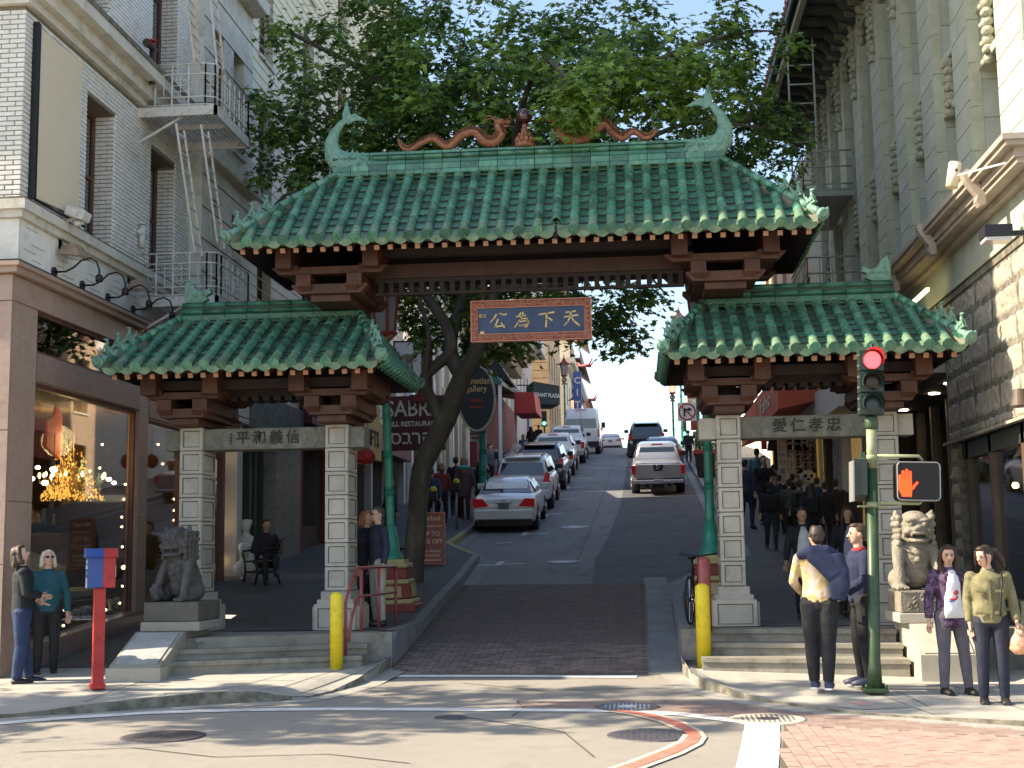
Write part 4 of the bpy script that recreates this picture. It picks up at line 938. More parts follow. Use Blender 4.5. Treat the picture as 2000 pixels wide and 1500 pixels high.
def strokes(mb, S, ox, oz, sc, y):
    for st in S:
        P = [(ox+p[0]*sc, y, oz+p[1]*sc) for p in st]; W = [p[2]*sc for p in st]
        mb.tube(P, [(w, w*.35) if False else (.006, w) for w in W], 6, up=(1, 0, 0)) if False else None
        for (a, wa), (b_, wb) in zip(zip(P, W), zip(P[1:], W[1:])):
            a, b_ = Vector(a), Vector(b_); d = (b_-a).normalized(); n = Vector((-d.z, 0, d.x))
            A = [a+n*wa, b_+n*wb, b_-n*wb, a-n*wa]; o = Vector((0, -.008, 0)); ex = d*min(wa, wb)*.6
            A = [A[0]-ex, A[1]+ex, A[2]+ex, A[3]-ex]
            mb.add([q for q in A]+[q+o for q in A], [(0, 1, 2, 3), (7, 6, 5, 4), (0, 4, 5, 1), (1, 5, 6, 2), (2, 6, 7, 3), (3, 7, 4, 0)])
G = MB(); yy = y+.012
tian = [[(-.32, .40, .035), (.28, .46, .05)], [(-.40, .12, .04), (.0, .17, .04), (.42, .22, .055)], [(.0, .44, .05), (-.03, .15, .05), (-.2, -.18, .04), (-.42, -.40, .02)], [(.02, .10, .03), (.2, -.16, .06), (.48, -.40, .05), (.55, -.42, .02)]]
xia = [[(-.45, .32, .04), (.05, .38, .045), (.45, .44, .055)], [(.0, .36, .055), (-.02, 0, .05), (-.05, -.45, .045)], [(.08, .12, .03), (.32, -.06, .06)]]
wei = [[(-.1, .46, .04), (-.2, .3, .05)], [(-.38, .22, .03), (.18, .30, .045)], [(.05, .5, .04), (-.1, .1, .045), (-.48, -.42, .03)], [(-.18, .06, .03), (.28, .12, .04), (.24, -.04, .04)], [(-.26, -.1, .03), (.36, -.02, .045), (.34, -.2, .05), (.2, -.44, .05), (.08, -.36, .02)], [(-.2, -.3, .04), (-.14, -.36, .03)], [(-.04, -.28, .04), (.02, -.34, .03)], [(.12, -.24, .04), (.18, -.3, .03)]]
gong = [[(-.12, .40, .05), (-.3, .14, .045), (-.5, -.08, .02)], [(.08, .46, .03), (.28, .38, .04), (.5, .4, .045)], [(-.02, .1, .045), (-.22, -.36, .05), (.24, -.3, .04)], [(.16, -.12, .03), (.36, -.4, .055)]]
for i, ch in enumerate((gong, wei, xia, tian)): strokes(G, ch, -1.925+.345*i, 4.945, .235, yy)
text_mb(G, '孫文', frameM((-2.155, yy-.001, 5.02), (1, 0, 0)), .06, depth=.006, bold=.0)
G.box(-2.19, -2.13, yy-.008, yy, 4.745, 4.80)
G.build('gold_characters', M['gold'], pt)
# ---------------------------------------------------------------- guardian lions
def lion(x, y, z, s, mt, label, flip, turn):
    c = MB(); f = -1 if flip else 1
    def B(p, r): c.ball((p[0]*f, p[1], p[2]), r, 14)
    # seated body: -y is the front
    B((0, .10, .20), (.25, .26, .20)); B((0, .02, .36), (.21, .21, .20)); B((0, -.03, .50), (.20, .18, .16)); B((0, -.06, .42), (.15, .16, .17))
    for sx in (-1, 1):
        B((sx*.21, .08, .13), (.10, .19, .13)); B((sx*.23, -.08, .045), (.085, .12, .05)); B((sx*.17, -.03, .50), (.10, .12, .12))
    # front legs
    def leg(P, R_): c.tube([(a*f, b, d) for a, b, d in P], R_, 12)
    leg([(-.19, -.06, .52), (-.23, -.14, .34), (-.23, -.20, .16), (-.23, -.21, .03)], [.095, .072, .062, .07])
    B((-.23, -.26, .035), (.085, .09, .04))
    for k in range(4): B((-.29+.04*k, -.335, .03), (.022, .035, .026))
    leg([(.19, -.06, .50), (.23, -.15, .36), (.24, -.23, .22)], [.095, .075, .06])
    # cub or ball under the paw
    B((.25, -.24, .10), (.10, .10, .10)); B((.25, -.27, .20), (.06, .07, .05)); B((.19, -.32, .06), (.05, .06, .05)); B((.31, -.30, .15), (.035, .04, .04)); B((.20, -.31, .16), (.035, .04, .035))
    # head
    B((0, -.12, .76), (.20, .19, .17)); B((0, -.19, .82), (.165, .13, .10)); B((0, -.10, .88), (.15, .13, .07))
    B((0, -.28, .72), (.115, .10, .06)); B((0, -.36, .745), (.05, .045, .038)); 
    for sx in (-1, 1):
        B((sx*.045, -.365, .725), (.03, .03, .025)); B((sx*.085, -.285, .785), (.045, .05, .035)); B((sx*.09, -.30, .83), (.065, .05, .028)); B((sx*.11, -.27, .70), (.07, .08, .045))
        B((sx*.085, -.325, .785), (.022, .02, .02))
        c.tube([(sx*.17*f, -.08, .86), (sx*.235*f, -.10, .93), (sx*.25*f, -.11, .87)], [.05, .038, .02], 8)
        for row in range(5):
            for k in range(4): B((sx*(.205+.012*math.sin(row*2.1)), -.16+.085*k, .86-.075*row), (.04, .045, .038))
    for k in range(7): a = -1.05+2.1*k/6; B((.165*math.sin(a), -.29+.04*abs(math.sin(a)), .80+.055*abs(math.sin(a))+.0), (.018, .018, .016))
    # jaws: upper lip, lower jaw, teeth; the gap between them is the open mouth
    B((0, -.30, .675), (.12, .10, .022)); B((0, -.22, .60), (.13, .13, .035)); B((0, -.28, .585), (.105, .10, .022))
    for sx in (-1, 1):
        B((sx*.095, -.34, .655), (.014, .014, .028)); c.tube([(sx*.14*f, -.22, .69), (sx*.15*f, -.20, .62), (sx*.1*f, -.25, .58)], [.03, .03, .02], 8)
    # collar, bell and harness bands
    B((0, -.20, .44), (.055, .05, .055)); B((0, -.225, .36), (.045, .035, .035)); B((0, -.215, .48), (.06, .03, .02))
    c.tube([(-.19*f, -.10, .56), (-.1*f, -.21, .46), (0, -.235, .42), (.1*f, -.21, .46), (.19*f, -.10, .56)], .016, 6)
    c.tube([(0, .32, .12), (0, .38, .30), (0, .33, .46)], [.05, .06, .02], 8)
    me = remesh(c, .0115, [M[mt]], name='guardian_lion')
    o = bpy.data.objects.new('guardian_lion', me); COL.objects.link(o); o.location = (x, y, z); o.rotation_euler = (0, 0, turn); o.scale = (s*(.84 if flip else 1.02), s, s*1.06)
    tag(o, label, 'lion statue')
    MB().ball((0, -.26, .63), (.09, .07, .028), 10).build('mouth_shade', M['ink'], o)  # dark ball paints the shade inside the open jaws
def lion_pedestal(x0, x1, yf, zt, z0, label, dark, ramp):
    """carved block on a concrete base whose front slopes down as a slab"""
    t = thing('lion_pedestal', label, 'pedestal', ((x0+x1)/2, yf, .2))
    xr0, xr1, yr, zrt, zg = ramp
    blk = MB().box(x0, x1, yf, yf+.9, z0, zt, bev=.01)
    if not dark:
        for k in range(22): a = random.uniform(.06, x1-x0-.06); z = z0+.04+random.random()*(zt-z0-.08); blk.tube([(x0+a, yf-.002, z), (x0+a+.03, yf-.008, z+.03), (x0+a+.05, yf-.008, z-.01), (x0+a+.02, yf-.002, z-.03)], .009, 5)
        for q in (z0+.02, zt-.03): blk.box(x0+.02, x1-.02, yf-.008, yf, q, q+.012)
    blk.build('carved_block', M['lion' if not dark else 'lionbase_dark'], t)
    MB().box(x0-.03, x1+.03, yf-.03, yf+.95, z0-.12, z0-.002, bev=.008).build('base_slab', M['lionbase' if not dark else 'lionbase_d2'], t)
    mb = MB(); zs = z0-.125
    # sloping cheek: profile in (y,z)
    prof = [(yr, zg), (yr, zrt), (yf-.06, zs), (yf+.95, zs), (yf+.95, zg)]
    mb.prism(prof, xr0, xr1, 'x'); mb.build('sloping_base', M['lionbase' if not dark else 'lionbase_d2'], t)
    sl = Vector((0, yf-.06-yr, zs-zrt)); n = Vector((0, -sl.z, sl.y)).normalized()
    a = Vector((xr0+.05, yr, zrt))+sl*.04; b_ = Vector((xr1-.05, yr, zrt))+sl*.04; u = sl*.9
    MB().hexa([a, b_, b_+u, a+u, a+n*.014, b_+n*.014, b_+u+n*.014, a+u+n*.014]).build('slope_slab', M['slab_grey'] if dark else M['lionbase'], t)
    MB().box(xr0-.03, xr1+.02, yr-.05, yr+.2, zg-.1, zrt-.03 if dark else zrt-.0).build('toe', M['lionbase'], t) if dark else None
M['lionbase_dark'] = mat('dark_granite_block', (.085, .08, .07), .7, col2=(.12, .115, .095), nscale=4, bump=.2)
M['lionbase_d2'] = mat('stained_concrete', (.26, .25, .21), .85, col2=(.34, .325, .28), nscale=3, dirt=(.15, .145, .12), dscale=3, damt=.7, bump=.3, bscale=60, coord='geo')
M['slab_grey'] = mat('grey_slab', (.33, .335, .33), .6, col2=(.43, .435, .43), nscale=4, dirt=(.2, .2, .195), dscale=5, damt=.6, coord='geo')
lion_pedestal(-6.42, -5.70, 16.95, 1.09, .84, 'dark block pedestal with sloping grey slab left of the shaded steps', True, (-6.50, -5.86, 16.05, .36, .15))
lion_pedestal(3.16, 3.80, 16.85, 1.13, .86, 'carved pedestal with pale sloping base beside the sunlit steps', False, (3.24, 3.9, 16.25, .40, .0))
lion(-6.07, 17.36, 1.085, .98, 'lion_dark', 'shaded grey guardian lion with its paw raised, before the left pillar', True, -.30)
lion(3.42, 17.26, 1.125, .98, 'lion', 'sunlit guardian lion with open jaws behind the green signal pole', False, .05)
# ---------------------------------------------------------------- brick laying and windows
ALLB = {}
def bricks(par, o, u, n, rects, holes, mt, Lb=.222, hb=.0668, nind=0, th=.022, gap=.010, name='brick'):
    """stretcher courses on a wall plane: o origin, u horizontal direction, n outward normal; rects/holes in (u0,u1,z0,z1)"""
    o, u, n = Vector(o), Vector(u), Vector(n); B = []
    for (u0, u1, z0, z1) in rects:
        nz = int((z1-z0)/hb+.01)
        for r in range(nz):
            za = z0+r*hb; zb = za+hb-gap; q = u0-(.5*Lb if r % 2 else 0)
            while q < u1-.01:
                a, b = max(q, u0), min(q+Lb-gap, u1); q += Lb
                if b-a < .03: continue
                segs = [(a, b)]
                for (h0, h1, g0, g1) in holes:
                    if zb > g0 and za < g1:
                        s2 = []
                        for (c, d) in segs:
                            if d <= h0 or c >= h1: s2.append((c, d))
                            else:
                                if c < h0: s2.append((c, h0))
                                if d > h1: s2.append((h1, d))
                        segs = s2
                for (c, d) in segs:
                    if d-c > .02: B.append((c, d, za, zb))
    cp = Vector((0, 0, 1.65))
    B.sort(key=lambda b: (o+u*b[0]+Vector((0, 0, b[2]))-cp).length)
    rest = MB(); shared = {}
    for i, (c, d, za, zb) in enumerate(B):
        t = th+random.uniform(-.002, .002)
        if i < nind:
            w = round(d-c, 2)
            if w not in shared:
                m = MB(); vs = [(-w/2, 0, 0), (w/2, 0, 0), (w/2, 0, zb-za), (-w/2, 0, zb-za)]
                P = lambda x, y, z: u*x+n*y+Vector((0, 0, z))
                f = [P(-w/2, 0, 0), P(w/2, 0, 0), P(w/2, 0, zb-za), P(-w/2, 0, zb-za), P(-w/2+.004, th, .003), P(w/2-.004, th, .003), P(w/2-.004, th, zb-za-.003), P(-w/2+.004, th, zb-za-.003)]
                m.add(f, [(4, 5, 6, 7), (0, 1, 5, 4), (1, 2, 6, 5), (2, 3, 7, 6), (3, 0, 4, 7)]); shared[w] = m.mesh(name, mt)
            link(name, shared[w], par, loc=o+u*((c+d)/2)+Vector((0, 0, za))+n*random.uniform(-.002, .003))
        else:
            P = lambda x, y, z: o+u*x+n*y+Vector((0, 0, z))
            rest.add([P(c, 0, za), P(d, 0, za), P(d, 0, zb), P(c, 0, zb), P(c+.004, t, za+.003), P(d-.004, t, za+.003), P(d-.004, t, zb-.003), P(c+.004, t, zb-.003)], [(4, 5, 6, 7), (0, 1, 5, 4), (1, 2, 6, 5), (2, 3, 7, 6), (3, 0, 4, 7)])
    if rest.v: rest.build(name+'_courses', mt, par, kind='stuff')
def window(par, x, n, y0, y1, z0, z1, depth=.3, fr=.05, mt='wframe', gl='glassd', cross=True, sill=None, nm='window', back=True):
    """recessed sash window in a wall of constant x; n = +1/-1 outward along x"""
    xi = x-n*depth
    f = MB()
    for a in ((y0, y0+fr, z0, z1), (y1-fr, y1, z0, z1), (y0+fr, y1-fr, z0, z0+fr), (y0+fr, y1-fr, z1-fr, z1)):
        f.box(min(xi, xi-n*.06), max(xi, xi-n*.06), *a)
    if cross: zm = z0+(z1-z0)*.52; f.box(min(xi-n*.01, xi-n*.05), max(xi-n*.01, xi-n*.05), y0+fr, y1-fr, zm-.025, zm+.025)
    w = f.build(nm, M[mt], par)
    MB().box(min(xi-n*.03, xi-n*.036), max(xi-n*.03, xi-n*.036), y0+fr, y1-fr, z0+fr, z1-fr).build('pane', M[gl], w)
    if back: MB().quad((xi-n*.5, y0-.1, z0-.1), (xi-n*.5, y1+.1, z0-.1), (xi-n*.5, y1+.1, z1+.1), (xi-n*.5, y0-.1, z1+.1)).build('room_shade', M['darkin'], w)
    if sill: MB().box(min(x-n*depth, x+n*.06), max(x-n*depth, x+n*.06), y0-.06, y1+.06, z0-.07, z0-.002).build('sill', M[sill], w)
    return w
def wall_with_holes(mb, x, n, y0, y1, z0, z1, holes, depth=.3, m=0, mr=None):
    """wall skin in plane x, cut round rectangular holes (y0,y1,z0,z1), with reveals"""
    ys = sorted({y0, y1, *[h[0] for h in holes], *[h[1] for h in holes]}); zs = sorted({z0, z1, *[h[2] for h in holes], *[h[3] for h in holes]})
    for a, b in zip(ys, ys[1:]):
        for c, d in zip(zs, zs[1:]):
            if a < y0 or b > y1 or c < z0 or d > z1: continue
            if any(h[0] <= a and b <= h[1] and h[2] <= c and d <= h[3] for h in holes): continue
            q = [(x, a, c), (x, b, c), (x, b, d), (x, a, d)]
            mb.add(q if n > 0 else q[::-1], [(0, 1, 2, 3)], m)
    for (a, b, c, d) in holes:
        xi = x-n*depth; mr_ = m if mr is None else mr
        mb.add([(x, a, c), (x, b, c), (x, b, d), (x, a, d), (xi, a, c), (xi, b, c), (xi, b, d), (xi, a, d)], [(0, 4, 5, 1)[::n], (2, 6, 7, 3)[::n], (0, 3, 7, 4)[::n], (1, 5, 6, 2)[::n]], mr_)
# ---------------------------------------------------------------- corner building on the left
XL = -8.0; YC = 16.35; YE = 22.9
cb = thing('corner_building', 'white brick building on a pink granite shopfront, at the left edge of the photo', 'building', (XL, YC, .2))
w = MB()
upper_holes = [(18.37, 19.45, 6.38, 8.52), (20.97, 22.15, 6.38, 8.5), (18.3, 19.1, 9.95, 13.2), (20.93, 22.2, 9.72, 13.2)]
wall_with_holes(w, XL, 1, YC, YE, 6.2, 24, upper_holes, .32)
w.add([(XL, YC, 6.2), (XL, YC, 24), (-40, YC, 24), (-40, YC, 6.2)], [(3, 2, 1, 0)][:1], 0)
w.add([(XL, YE, 5.5), (-40, YE, 5.5), (-40, YE, 24), (XL, YE, 24)], [(3, 2, 1, 0)], 0)
w.add([(XL, YC, 24), (XL, YE, 24), (-40, YE, 24), (-40, YC, 24)], [(0, 1, 2, 3)], 0)
wall = w.build('wall', [M['wmortar']], cb)
bricks(wall, (XL, YC, 0), (0, 1, 0), (1, 0, 0), [(0, YE-YC, 6.36, 9.02), (0, YE-YC, 9.62, 13.75)], [(h[0]-YC, h[1]-YC, h[2], h[3]) for h in upper_holes], M['wbrick'], nind=240)
bricks(wall, (XL, YC, 0), (-1, 0, 0), (0, -1, 0), [(-.022, 3.2, 6.36, 9.02), (-.022, 3.2, 9.62, 13.75)], [], M['wbrick'], nind=50)
for h in upper_holes: bricks(wall, (XL, h[1], 0), (-1, 0, 0), (0, -1, 0), [(0, .30, h[2], h[3])], [], M['wbrick'])
for k, h in enumerate(upper_holes): window(cb, XL, 1, h[0], h[1]-.02, h[2], h[3], .3, .07, cross=True, sill='trim')
# smooth band with sunk joints, ledges
YA = YC-.05
def ledge(x0, x1, z0, z1, mt, nm, pj, y0=YC, y1=YE): 
    mb = MB().box(XL-.1, XL+pj, y0-pj, y1, z0, z1).box(-30, XL-.1, y0-pj, y0+.1, z0, z1); return mb.build(nm, M[mt], cb)
band = MB().box(-30, XL+.005, YC-.005, YE, 5.5, 6.2); band = band.build('band_wall', M['joint_and_shade'], cb)
for i in range(7):
    a = YC+.93*i; MB().box(XL-.01, XL+.03, a+.006, min(a+.924, YE), 5.52, 6.10, bev=.006).build('band_panel', M['wbrick'], band)
for i in range(4): MB().box(XL-.9*(i+1)+.006+.03, XL-.9*i+.03 if i == 0 else XL-.9*i+.024, YC-.03, YC+.01, 5.52, 6.10, bev=.006).build('band_panel', M['wbrick'], band)
ln = MB()
for i in range(7):
    for k in range(5):
        if random.random() < .7: a = YC+.93*i+random.uniform(.1, .4); ln.box(XL+.03, XL+.0335, a, a+random.uniform(.2, .45), 5.62+.1*k, 5.626+.1*k)
ln.build('faded_lettering_lines', M['joint_and_shade'], band)
ledge(0, 0, 6.10, 6.20, 'trim', 'sill_course', .10); ledge(0, 0, 6.20, 6.33, 'trim', 'sill_course', .16); ledge(0, 0, 6.33, 6.36, 'soot', 'ledge_top', .15)
ledge(0, 0, 9.02, 9.14, 'trim', 'cornice', .10); ledge(0, 0, 9.14, 9.34, 'trim', 'cornice', .22); ledge(0, 0, 9.34, 9.52, 'trim', 'cornice', .40); ledge(0, 0, 9.52, 9.60, 'soot', 'cornice_top', .42)
# granite ground floor
M['orange'] = mat('orange_reflection_cloth', (.75, .13, .04), .7, col2=(.85, .2, .08), nscale=3, emit=(1, .16, .04), estr=.05)  # faint glow put in; the cloth stands in for a reflection
g = MB()
gh = [(16.98, 20.68, .55, 4.02), (16.98, 20.68, 4.42, 5.0), (21.12, 25.2, .75, 3.92)]
wall_with_holes(g, XL, 1, YC-.1, 22.9, -.3, 5.34, [gh[0], gh[1], (21.12, 22.9, .75, 3.92)], .16)
g.add([(XL, YC-.1, -.3), (XL, YC-.1, 5.34), (-30, YC-.1, 5.34), (-30, YC-.1, -.3)], [(3, 2, 1, 0)][:1])
gf = g.build('granite_front', M['granite'], cb)
for k, (a, b, c, d) in enumerate([(YC-.09, 16.96, .2, 2.4), (YC-.09, 16.96, 2.41, 4.98), (YC-.09, 18.8, 5.0, 5.33), (18.81, 20.9, 5.0, 5.33), (20.7, 21.1, .6, 2.3), (20.7, 21.1, 2.31, 4.98)]):
    MB().box(XL, XL+.02, a, b, c, d, bev=.005).build('granite_slab', M['granite'], gf)
for k, (c, d) in enumerate([(.15, 1.6), (1.61, 3.3), (3.31, 4.98), (4.99, 5.33)]):
    MB().box(XL-1.2, XL+.02, YC-.14, YC-.1, c, d, bev=.005).build('granite_slab', M['granite'], gf)
MB().box(XL, XL+.03, 16.98, 20.68, 4.03, 4.41, bev=.006).build('transom_panel', M['granite2'], cb)
MB().box(XL, XL+.03, 21.1, 22.9, 3.95, 4.6, bev=.006).build('transom_panel', M['granite2'], cb)
MB().box(-14, XL+.12, YC-.24, 21.05, 5.34, 5.42).box(-14, XL+.17, YC-.29, 21.05, 5.42, 5.475).build('granite_cornice', M['granite'], cb)
MB().box(-14, XL+.16, YC-.28, 21.05, 5.476, 5.50).build('cornice_flashing', M['black'], cb)
# sloping plinth under the glass
MB().hexa([(XL-.1, 16.9, .0), (XL+.05, 16.9, .0), (XL+.05, 21.1, .3), (XL-.1, 21.1, .3), (XL-.1, 16.9, .52), (XL+.05, 16.9, .52), (XL+.05, 21.1, .86), (XL-.1, 21.1, .86)]).build('plinth', M['granite2'], cb)
sw = MB()
for a in ((16.98, 17.03, .52, 4.02), (20.63, 20.68, .84, 4.02), (17.03, 20.63, 3.96, 4.02), (16.98, 20.68, 4.42, 4.46), (16.98, 17.02, 4.46, 5.0), (16.98, 20.68, 4.95, 5.0)): sw.box(XL-.12, XL-.04, *a)
sw = sw.build('shop_window', M['wframe'], cb)
MB().box(XL-.09, XL-.08, 17.03, 20.63, .55, 3.96).build('pane', M['glass'], sw)
MB().box(XL-.09, XL-.08, 17.03, 20.63, 4.46, 4.95).build('pane', M['glassd'], sw)
# the lit shop behind the glass
rm = MB(); X2, Y1, Y2, Z1, Z2 = -11.2, 16.6, 25.3, .55, 4.0
rm.quad((X2, Y1, Z1), (X2, Y2, Z1), (X2, Y2, Z2), (X2, Y1, Z2)); rm.quad((X2, Y2, Z1), (XL-.1, Y2, Z1), (XL-.1, Y2, Z2), (X2, Y2, Z2)); rm.quad((X2, Y1, Z1), (X2, Y1, Z2), (XL-.1, Y1, Z2), (XL-.1, Y1, Z1))
rm.quad((X2, Y1, Z2), (X2, Y2, Z2), (XL-.1, Y2, Z2), (XL-.1, Y1, Z2)); rm.quad((X2, Y1, Z1), (XL-.1, Y1, Z1), (XL-.1, Y2, Z1), (X2, Y2, Z1)); rm.build('shop_room', M['shopin'], cb)
def arm_lamp(c, r, arms, label, mt='gold'):
    t = thing('chandelier', label, 'chandelier', c, frame='local')
    MB().tube([(0, 0, .9), (0, 0, -.2)], [.012, .02], 8).lathe([(.02, .3), (.06, .2), (.03, .1), (.08, 0), (.05, -.15), (.01, -.22)]).build('stem', M[mt], t)
    for k in range(arms):
        a = 2*PI*k/arms; ca, sa = math.cos(a), math.sin(a)
        m = MB().tube([(0, 0, 0), (ca*r*.5, sa*r*.5, -.12), (ca*r, sa*r, .0), (ca*r, sa*r, .05)], [.012, .01, .01, .02], 6); ar = m.build('arm', M[mt], t)
        MB().ball((ca*r, sa*r, .10), (.022, .022, .045), 8).build('bulb', M['bulb'], ar)
    cr = MB()
    for k in range(420):
        a = random.random()*2*PI; rr = r*random.uniform(.15, .95); z = -.38+random.random()*1.1*(1-rr/r)+.1; q = Vector((rr*math.cos(a), rr*math.sin(a), z)); s = random.uniform(.006, .015)
        cr.add([q+Vector((s, 0, 0)), q+Vector((0, s, 0)), q+Vector((-s, 0, 0)), q+Vector((0, -s, 0)), q+Vector((0, 0, s*1.7)), q-Vector((0, 0, s*1.7))], [(0, 1, 4), (1, 2, 4), (2, 3, 4), (3, 0, 4), (1, 0, 5), (2, 1, 5), (3, 2, 5), (0, 3, 5)])
    cr.build('crystals', M['amber_glow'], t, kind='stuff')
    return t
arm_lamp((-8.75, 20.0, 2.85), .50, 7, 'gold crystal chandelier glowing in the left shop window')
arm_lamp((-9.8, 22.0, 3.0), .35, 6, 'smaller lit chandelier deep in the left shop, behind the big gold one')
def glow_lamp(c, r, label, mt='bulbw', kind='pendant_lamp'):
    t = thing(kind, label, 'lamp', c, frame='local'); MB().ball((0, 0, 0), (r, r, r*.8), 12).build('globe', M[mt], t); MB().lathe([(r*.4, r*.7), (r*.25, r*1.2), (.01, r*1.6)], n=10).build('cap', M['black'], t)
    MB().bar((0, 0, r), (0, 0, r+.5), .008).build('cord', M['black'], t)
for k, (px, py, x, r) in enumerate([(105, 917, -8.5, .05), (88, 943, -8.4, .045), (213, 936, -8.6, .04), (223, 943, -8.5, .035), (74, 913, -8.7, .035), (62, 935, -8.3, .04)]):
    p = onX(px, py, x); glow_lamp(tuple(p), r, ['white globe lamp left of the gold chandelier', 'low white globe lamp beside the gold chandelier', 'white globe lamp in the middle of the left shop window', 'second white globe lamp at mid window, lower right', 'small globe lamp by the granite corner, upper', 'small globe lamp by the granite corner, lower'][k])
stl = thing('string_lights', 'string of small warm bulbs hung down the edge of the left shop window', 'string lights', (-8.25, 20.3, .9))
MB().tube([onX(195, 860, -8.26), onX(240, 940, -8.26), onX(242, 975, -8.26), onX(239, 1068, -8.26), onX(234, 1178, -8.26), onX(124, 1222, -8.26)], .003, 4).build('wire', M['black'], stl)
for k, (px, py) in enumerate([(242, 975), (238, 1010), (238, 1029), (239, 1068), (242, 1108), (239, 1145), (234, 1178), (207, 1191), (124, 1222), (126, 1192), (150, 1192), (245, 946), (195, 914), (200, 868), (176, 920)]):
    MB().ball(onX(px, py, -8.25), .018 if k != 4 else .035, 8).build('bulb', M['bulb'], stl)
# displays: glowing orange cloth in place of a reflection, white sofa back, teal figures, table with small lamps
t = tag(MB().prism([(-.34, -.28), (.3, -.42), (.36, -.3), (.37, .25), (.1, .42), (-.02, .2), (-.3, .12)], -.02, .02, 'x').build('orange_reflection_cloth', M['orange'] if 'orange' in M else M['red']), 'orange-red cloth inside the left shop window, standing in for a reflection', 'cloth')
M['orange'] = mat('orange_reflection_cloth', (.75, .13, .04), .7, col2=(.85, .2, .08), nscale=3, emit=(1, .16, .04), estr=.05); t.data.materials[0] = M['orange']; t.location = onX(104, 840, -8.9); t.rotation_euler = (0, 0, R(8)); t.scale = (1, 1.1, 1.0)
def figure(c, h, mt, label, nm='statuette'):
    m = MB().box(-.12*h, .12*h, -.12*h, .12*h, 0, .12*h, bev=.01).lathe([(.10*h, .12*h), (.14*h, .25*h), (.10*h, .5*h), (.15*h, .68*h), (.06*h, .76*h), (.05*h, .8*h)], n=10).ball((0, 0, .87*h), .075*h, 10); m.tube([(.13*h, 0, .68*h), (.2*h, 0, .5*h), (.12*h, -.08*h, .42*h)], [.04*h, .035*h, .03*h], 6)
    t = m.build(nm, M[mt]); t.location = c; tag(t, label, 'statue'); return t
M['teal_bronze'] = mat('teal_bronze', (.16, .36, .26), .5, col2=(.25, .45, .34), nscale=8); M['plaster'] = mat('white_plaster', (.62, .59, .52), .8, col2=(.7, .67, .6), nscale=6); M['cream_sofa'] = mat('cream_upholstery', (.45, .40, .24), .8, col2=(.52, .46, .3), nscale=3)
figure(onX(162, 938, -8.7)+Vector((0, 0, -.25)), .62, 'teal_bronze', 'tall verdigris statuette standing among the window lamps'); figure(onX(193, 940, -8.7)+Vector((0, 0, -.15)), .3, 'teal_bronze', 'squat verdigris figure right of the tall statuette')
# low furniture
sf = thing('sofa', 'cream upholstered sofa in the left shop window under the lamps', 'sofa', (-8.9, 18.0, .8)); SO = Vector((0, 2.0, .0))
MB().box(-9.3, -8.5, 17.25, 18.6, 1.05, 1.22, bev=.04).build('seat', M['cream_sofa'], sf)
MB().prism([(17.2, 1.2), (18.7, 1.2), (18.75, 1.55), (18.3, 1.62), (17.7, 1.75), (17.2, 1.85)], -9.3, -9.15, 'x').build('backrest', M['cream_sofa'], sf)
MB().box(-9.3, -8.4, 17.2, 18.7, .98, 1.05, bev=.01).build('frame', M['brown_wood'], sf)
for yy in (17.25, 18.6): MB().box(-8.5, -8.45, yy, yy+.06, .56, .98).build('leg', M['brown_wood'], sf)
cab = thing('cabinet', 'dark wooden cabinet at the back of the left shop', 'cabinet', (-9.9, 19.2, .6))
MB().box(-10.2, -9.6, 18.7, 20.3, .56, 2.1, bev=.02).build('body', M['brown_wood'], cab)
for k in range(3): MB().box(-9.6, -9.58, 18.75+.51*k, 19.2+.51*k, .7, 2.0, bev=.01).build('door', M['brown_wood'], cab)
sf.location.y += 2.0; cab.location.y += 2.8
for k, (px, py) in enumerate([(135, 1228), (150, 1218), (163, 1212), (172, 1205), (215, 1185), (227, 1180)]):
    p = onX(px, py, -8.25); t = MB().lathe([(.05, 0), (.03, .02), (.025, .06), (.06, .10), (.055, .16), (.02, .17)], n=10).build('vase', M['plaster']); t.location = (p.x, p.y, .6+(p.y-17)*.08); tag(t, ['first', 'second', 'third', 'fourth', 'fifth', 'sixth'][k]+' small pale vase from the left along the foot of the left shop window', 'vase', 'vases along the window foot')
pl = bpy.data.lights.new('chandelier_light', 'POINT'); pl.energy = 30; pl.color = (1, .7, .38); pl.shadow_soft_size = .25; po = bpy.data.objects.new('chandelier_light', pl); COL.objects.link(po); po.location = (-9.0, 20.0, 3.5)
sh_ = MB(); rd_ = random.Random(5)
for z in (1.2, 1.75, 2.3): MB().box(-11.1, -10.7, 20.3, 24.8, z-.03, z).build('shelf', M['brown_wood'], cb)
for k in range(90):
    z = rd_.choice((1.2, 1.75, 2.3)); y = rd_.uniform(20.4, 24.6); r = rd_.uniform(.03, .08); h = rd_.uniform(.1, .38); sh_.lathe([(r*.6, 0), (r, h*.3), (r*.5, h*.8), (r*.7, h)], (-10.9, y, z), 8, k % 3)
sh_.build('shelf_goods', [M['plaster'], M['teal_bronze'], M['gold']], cb, kind='stuff')
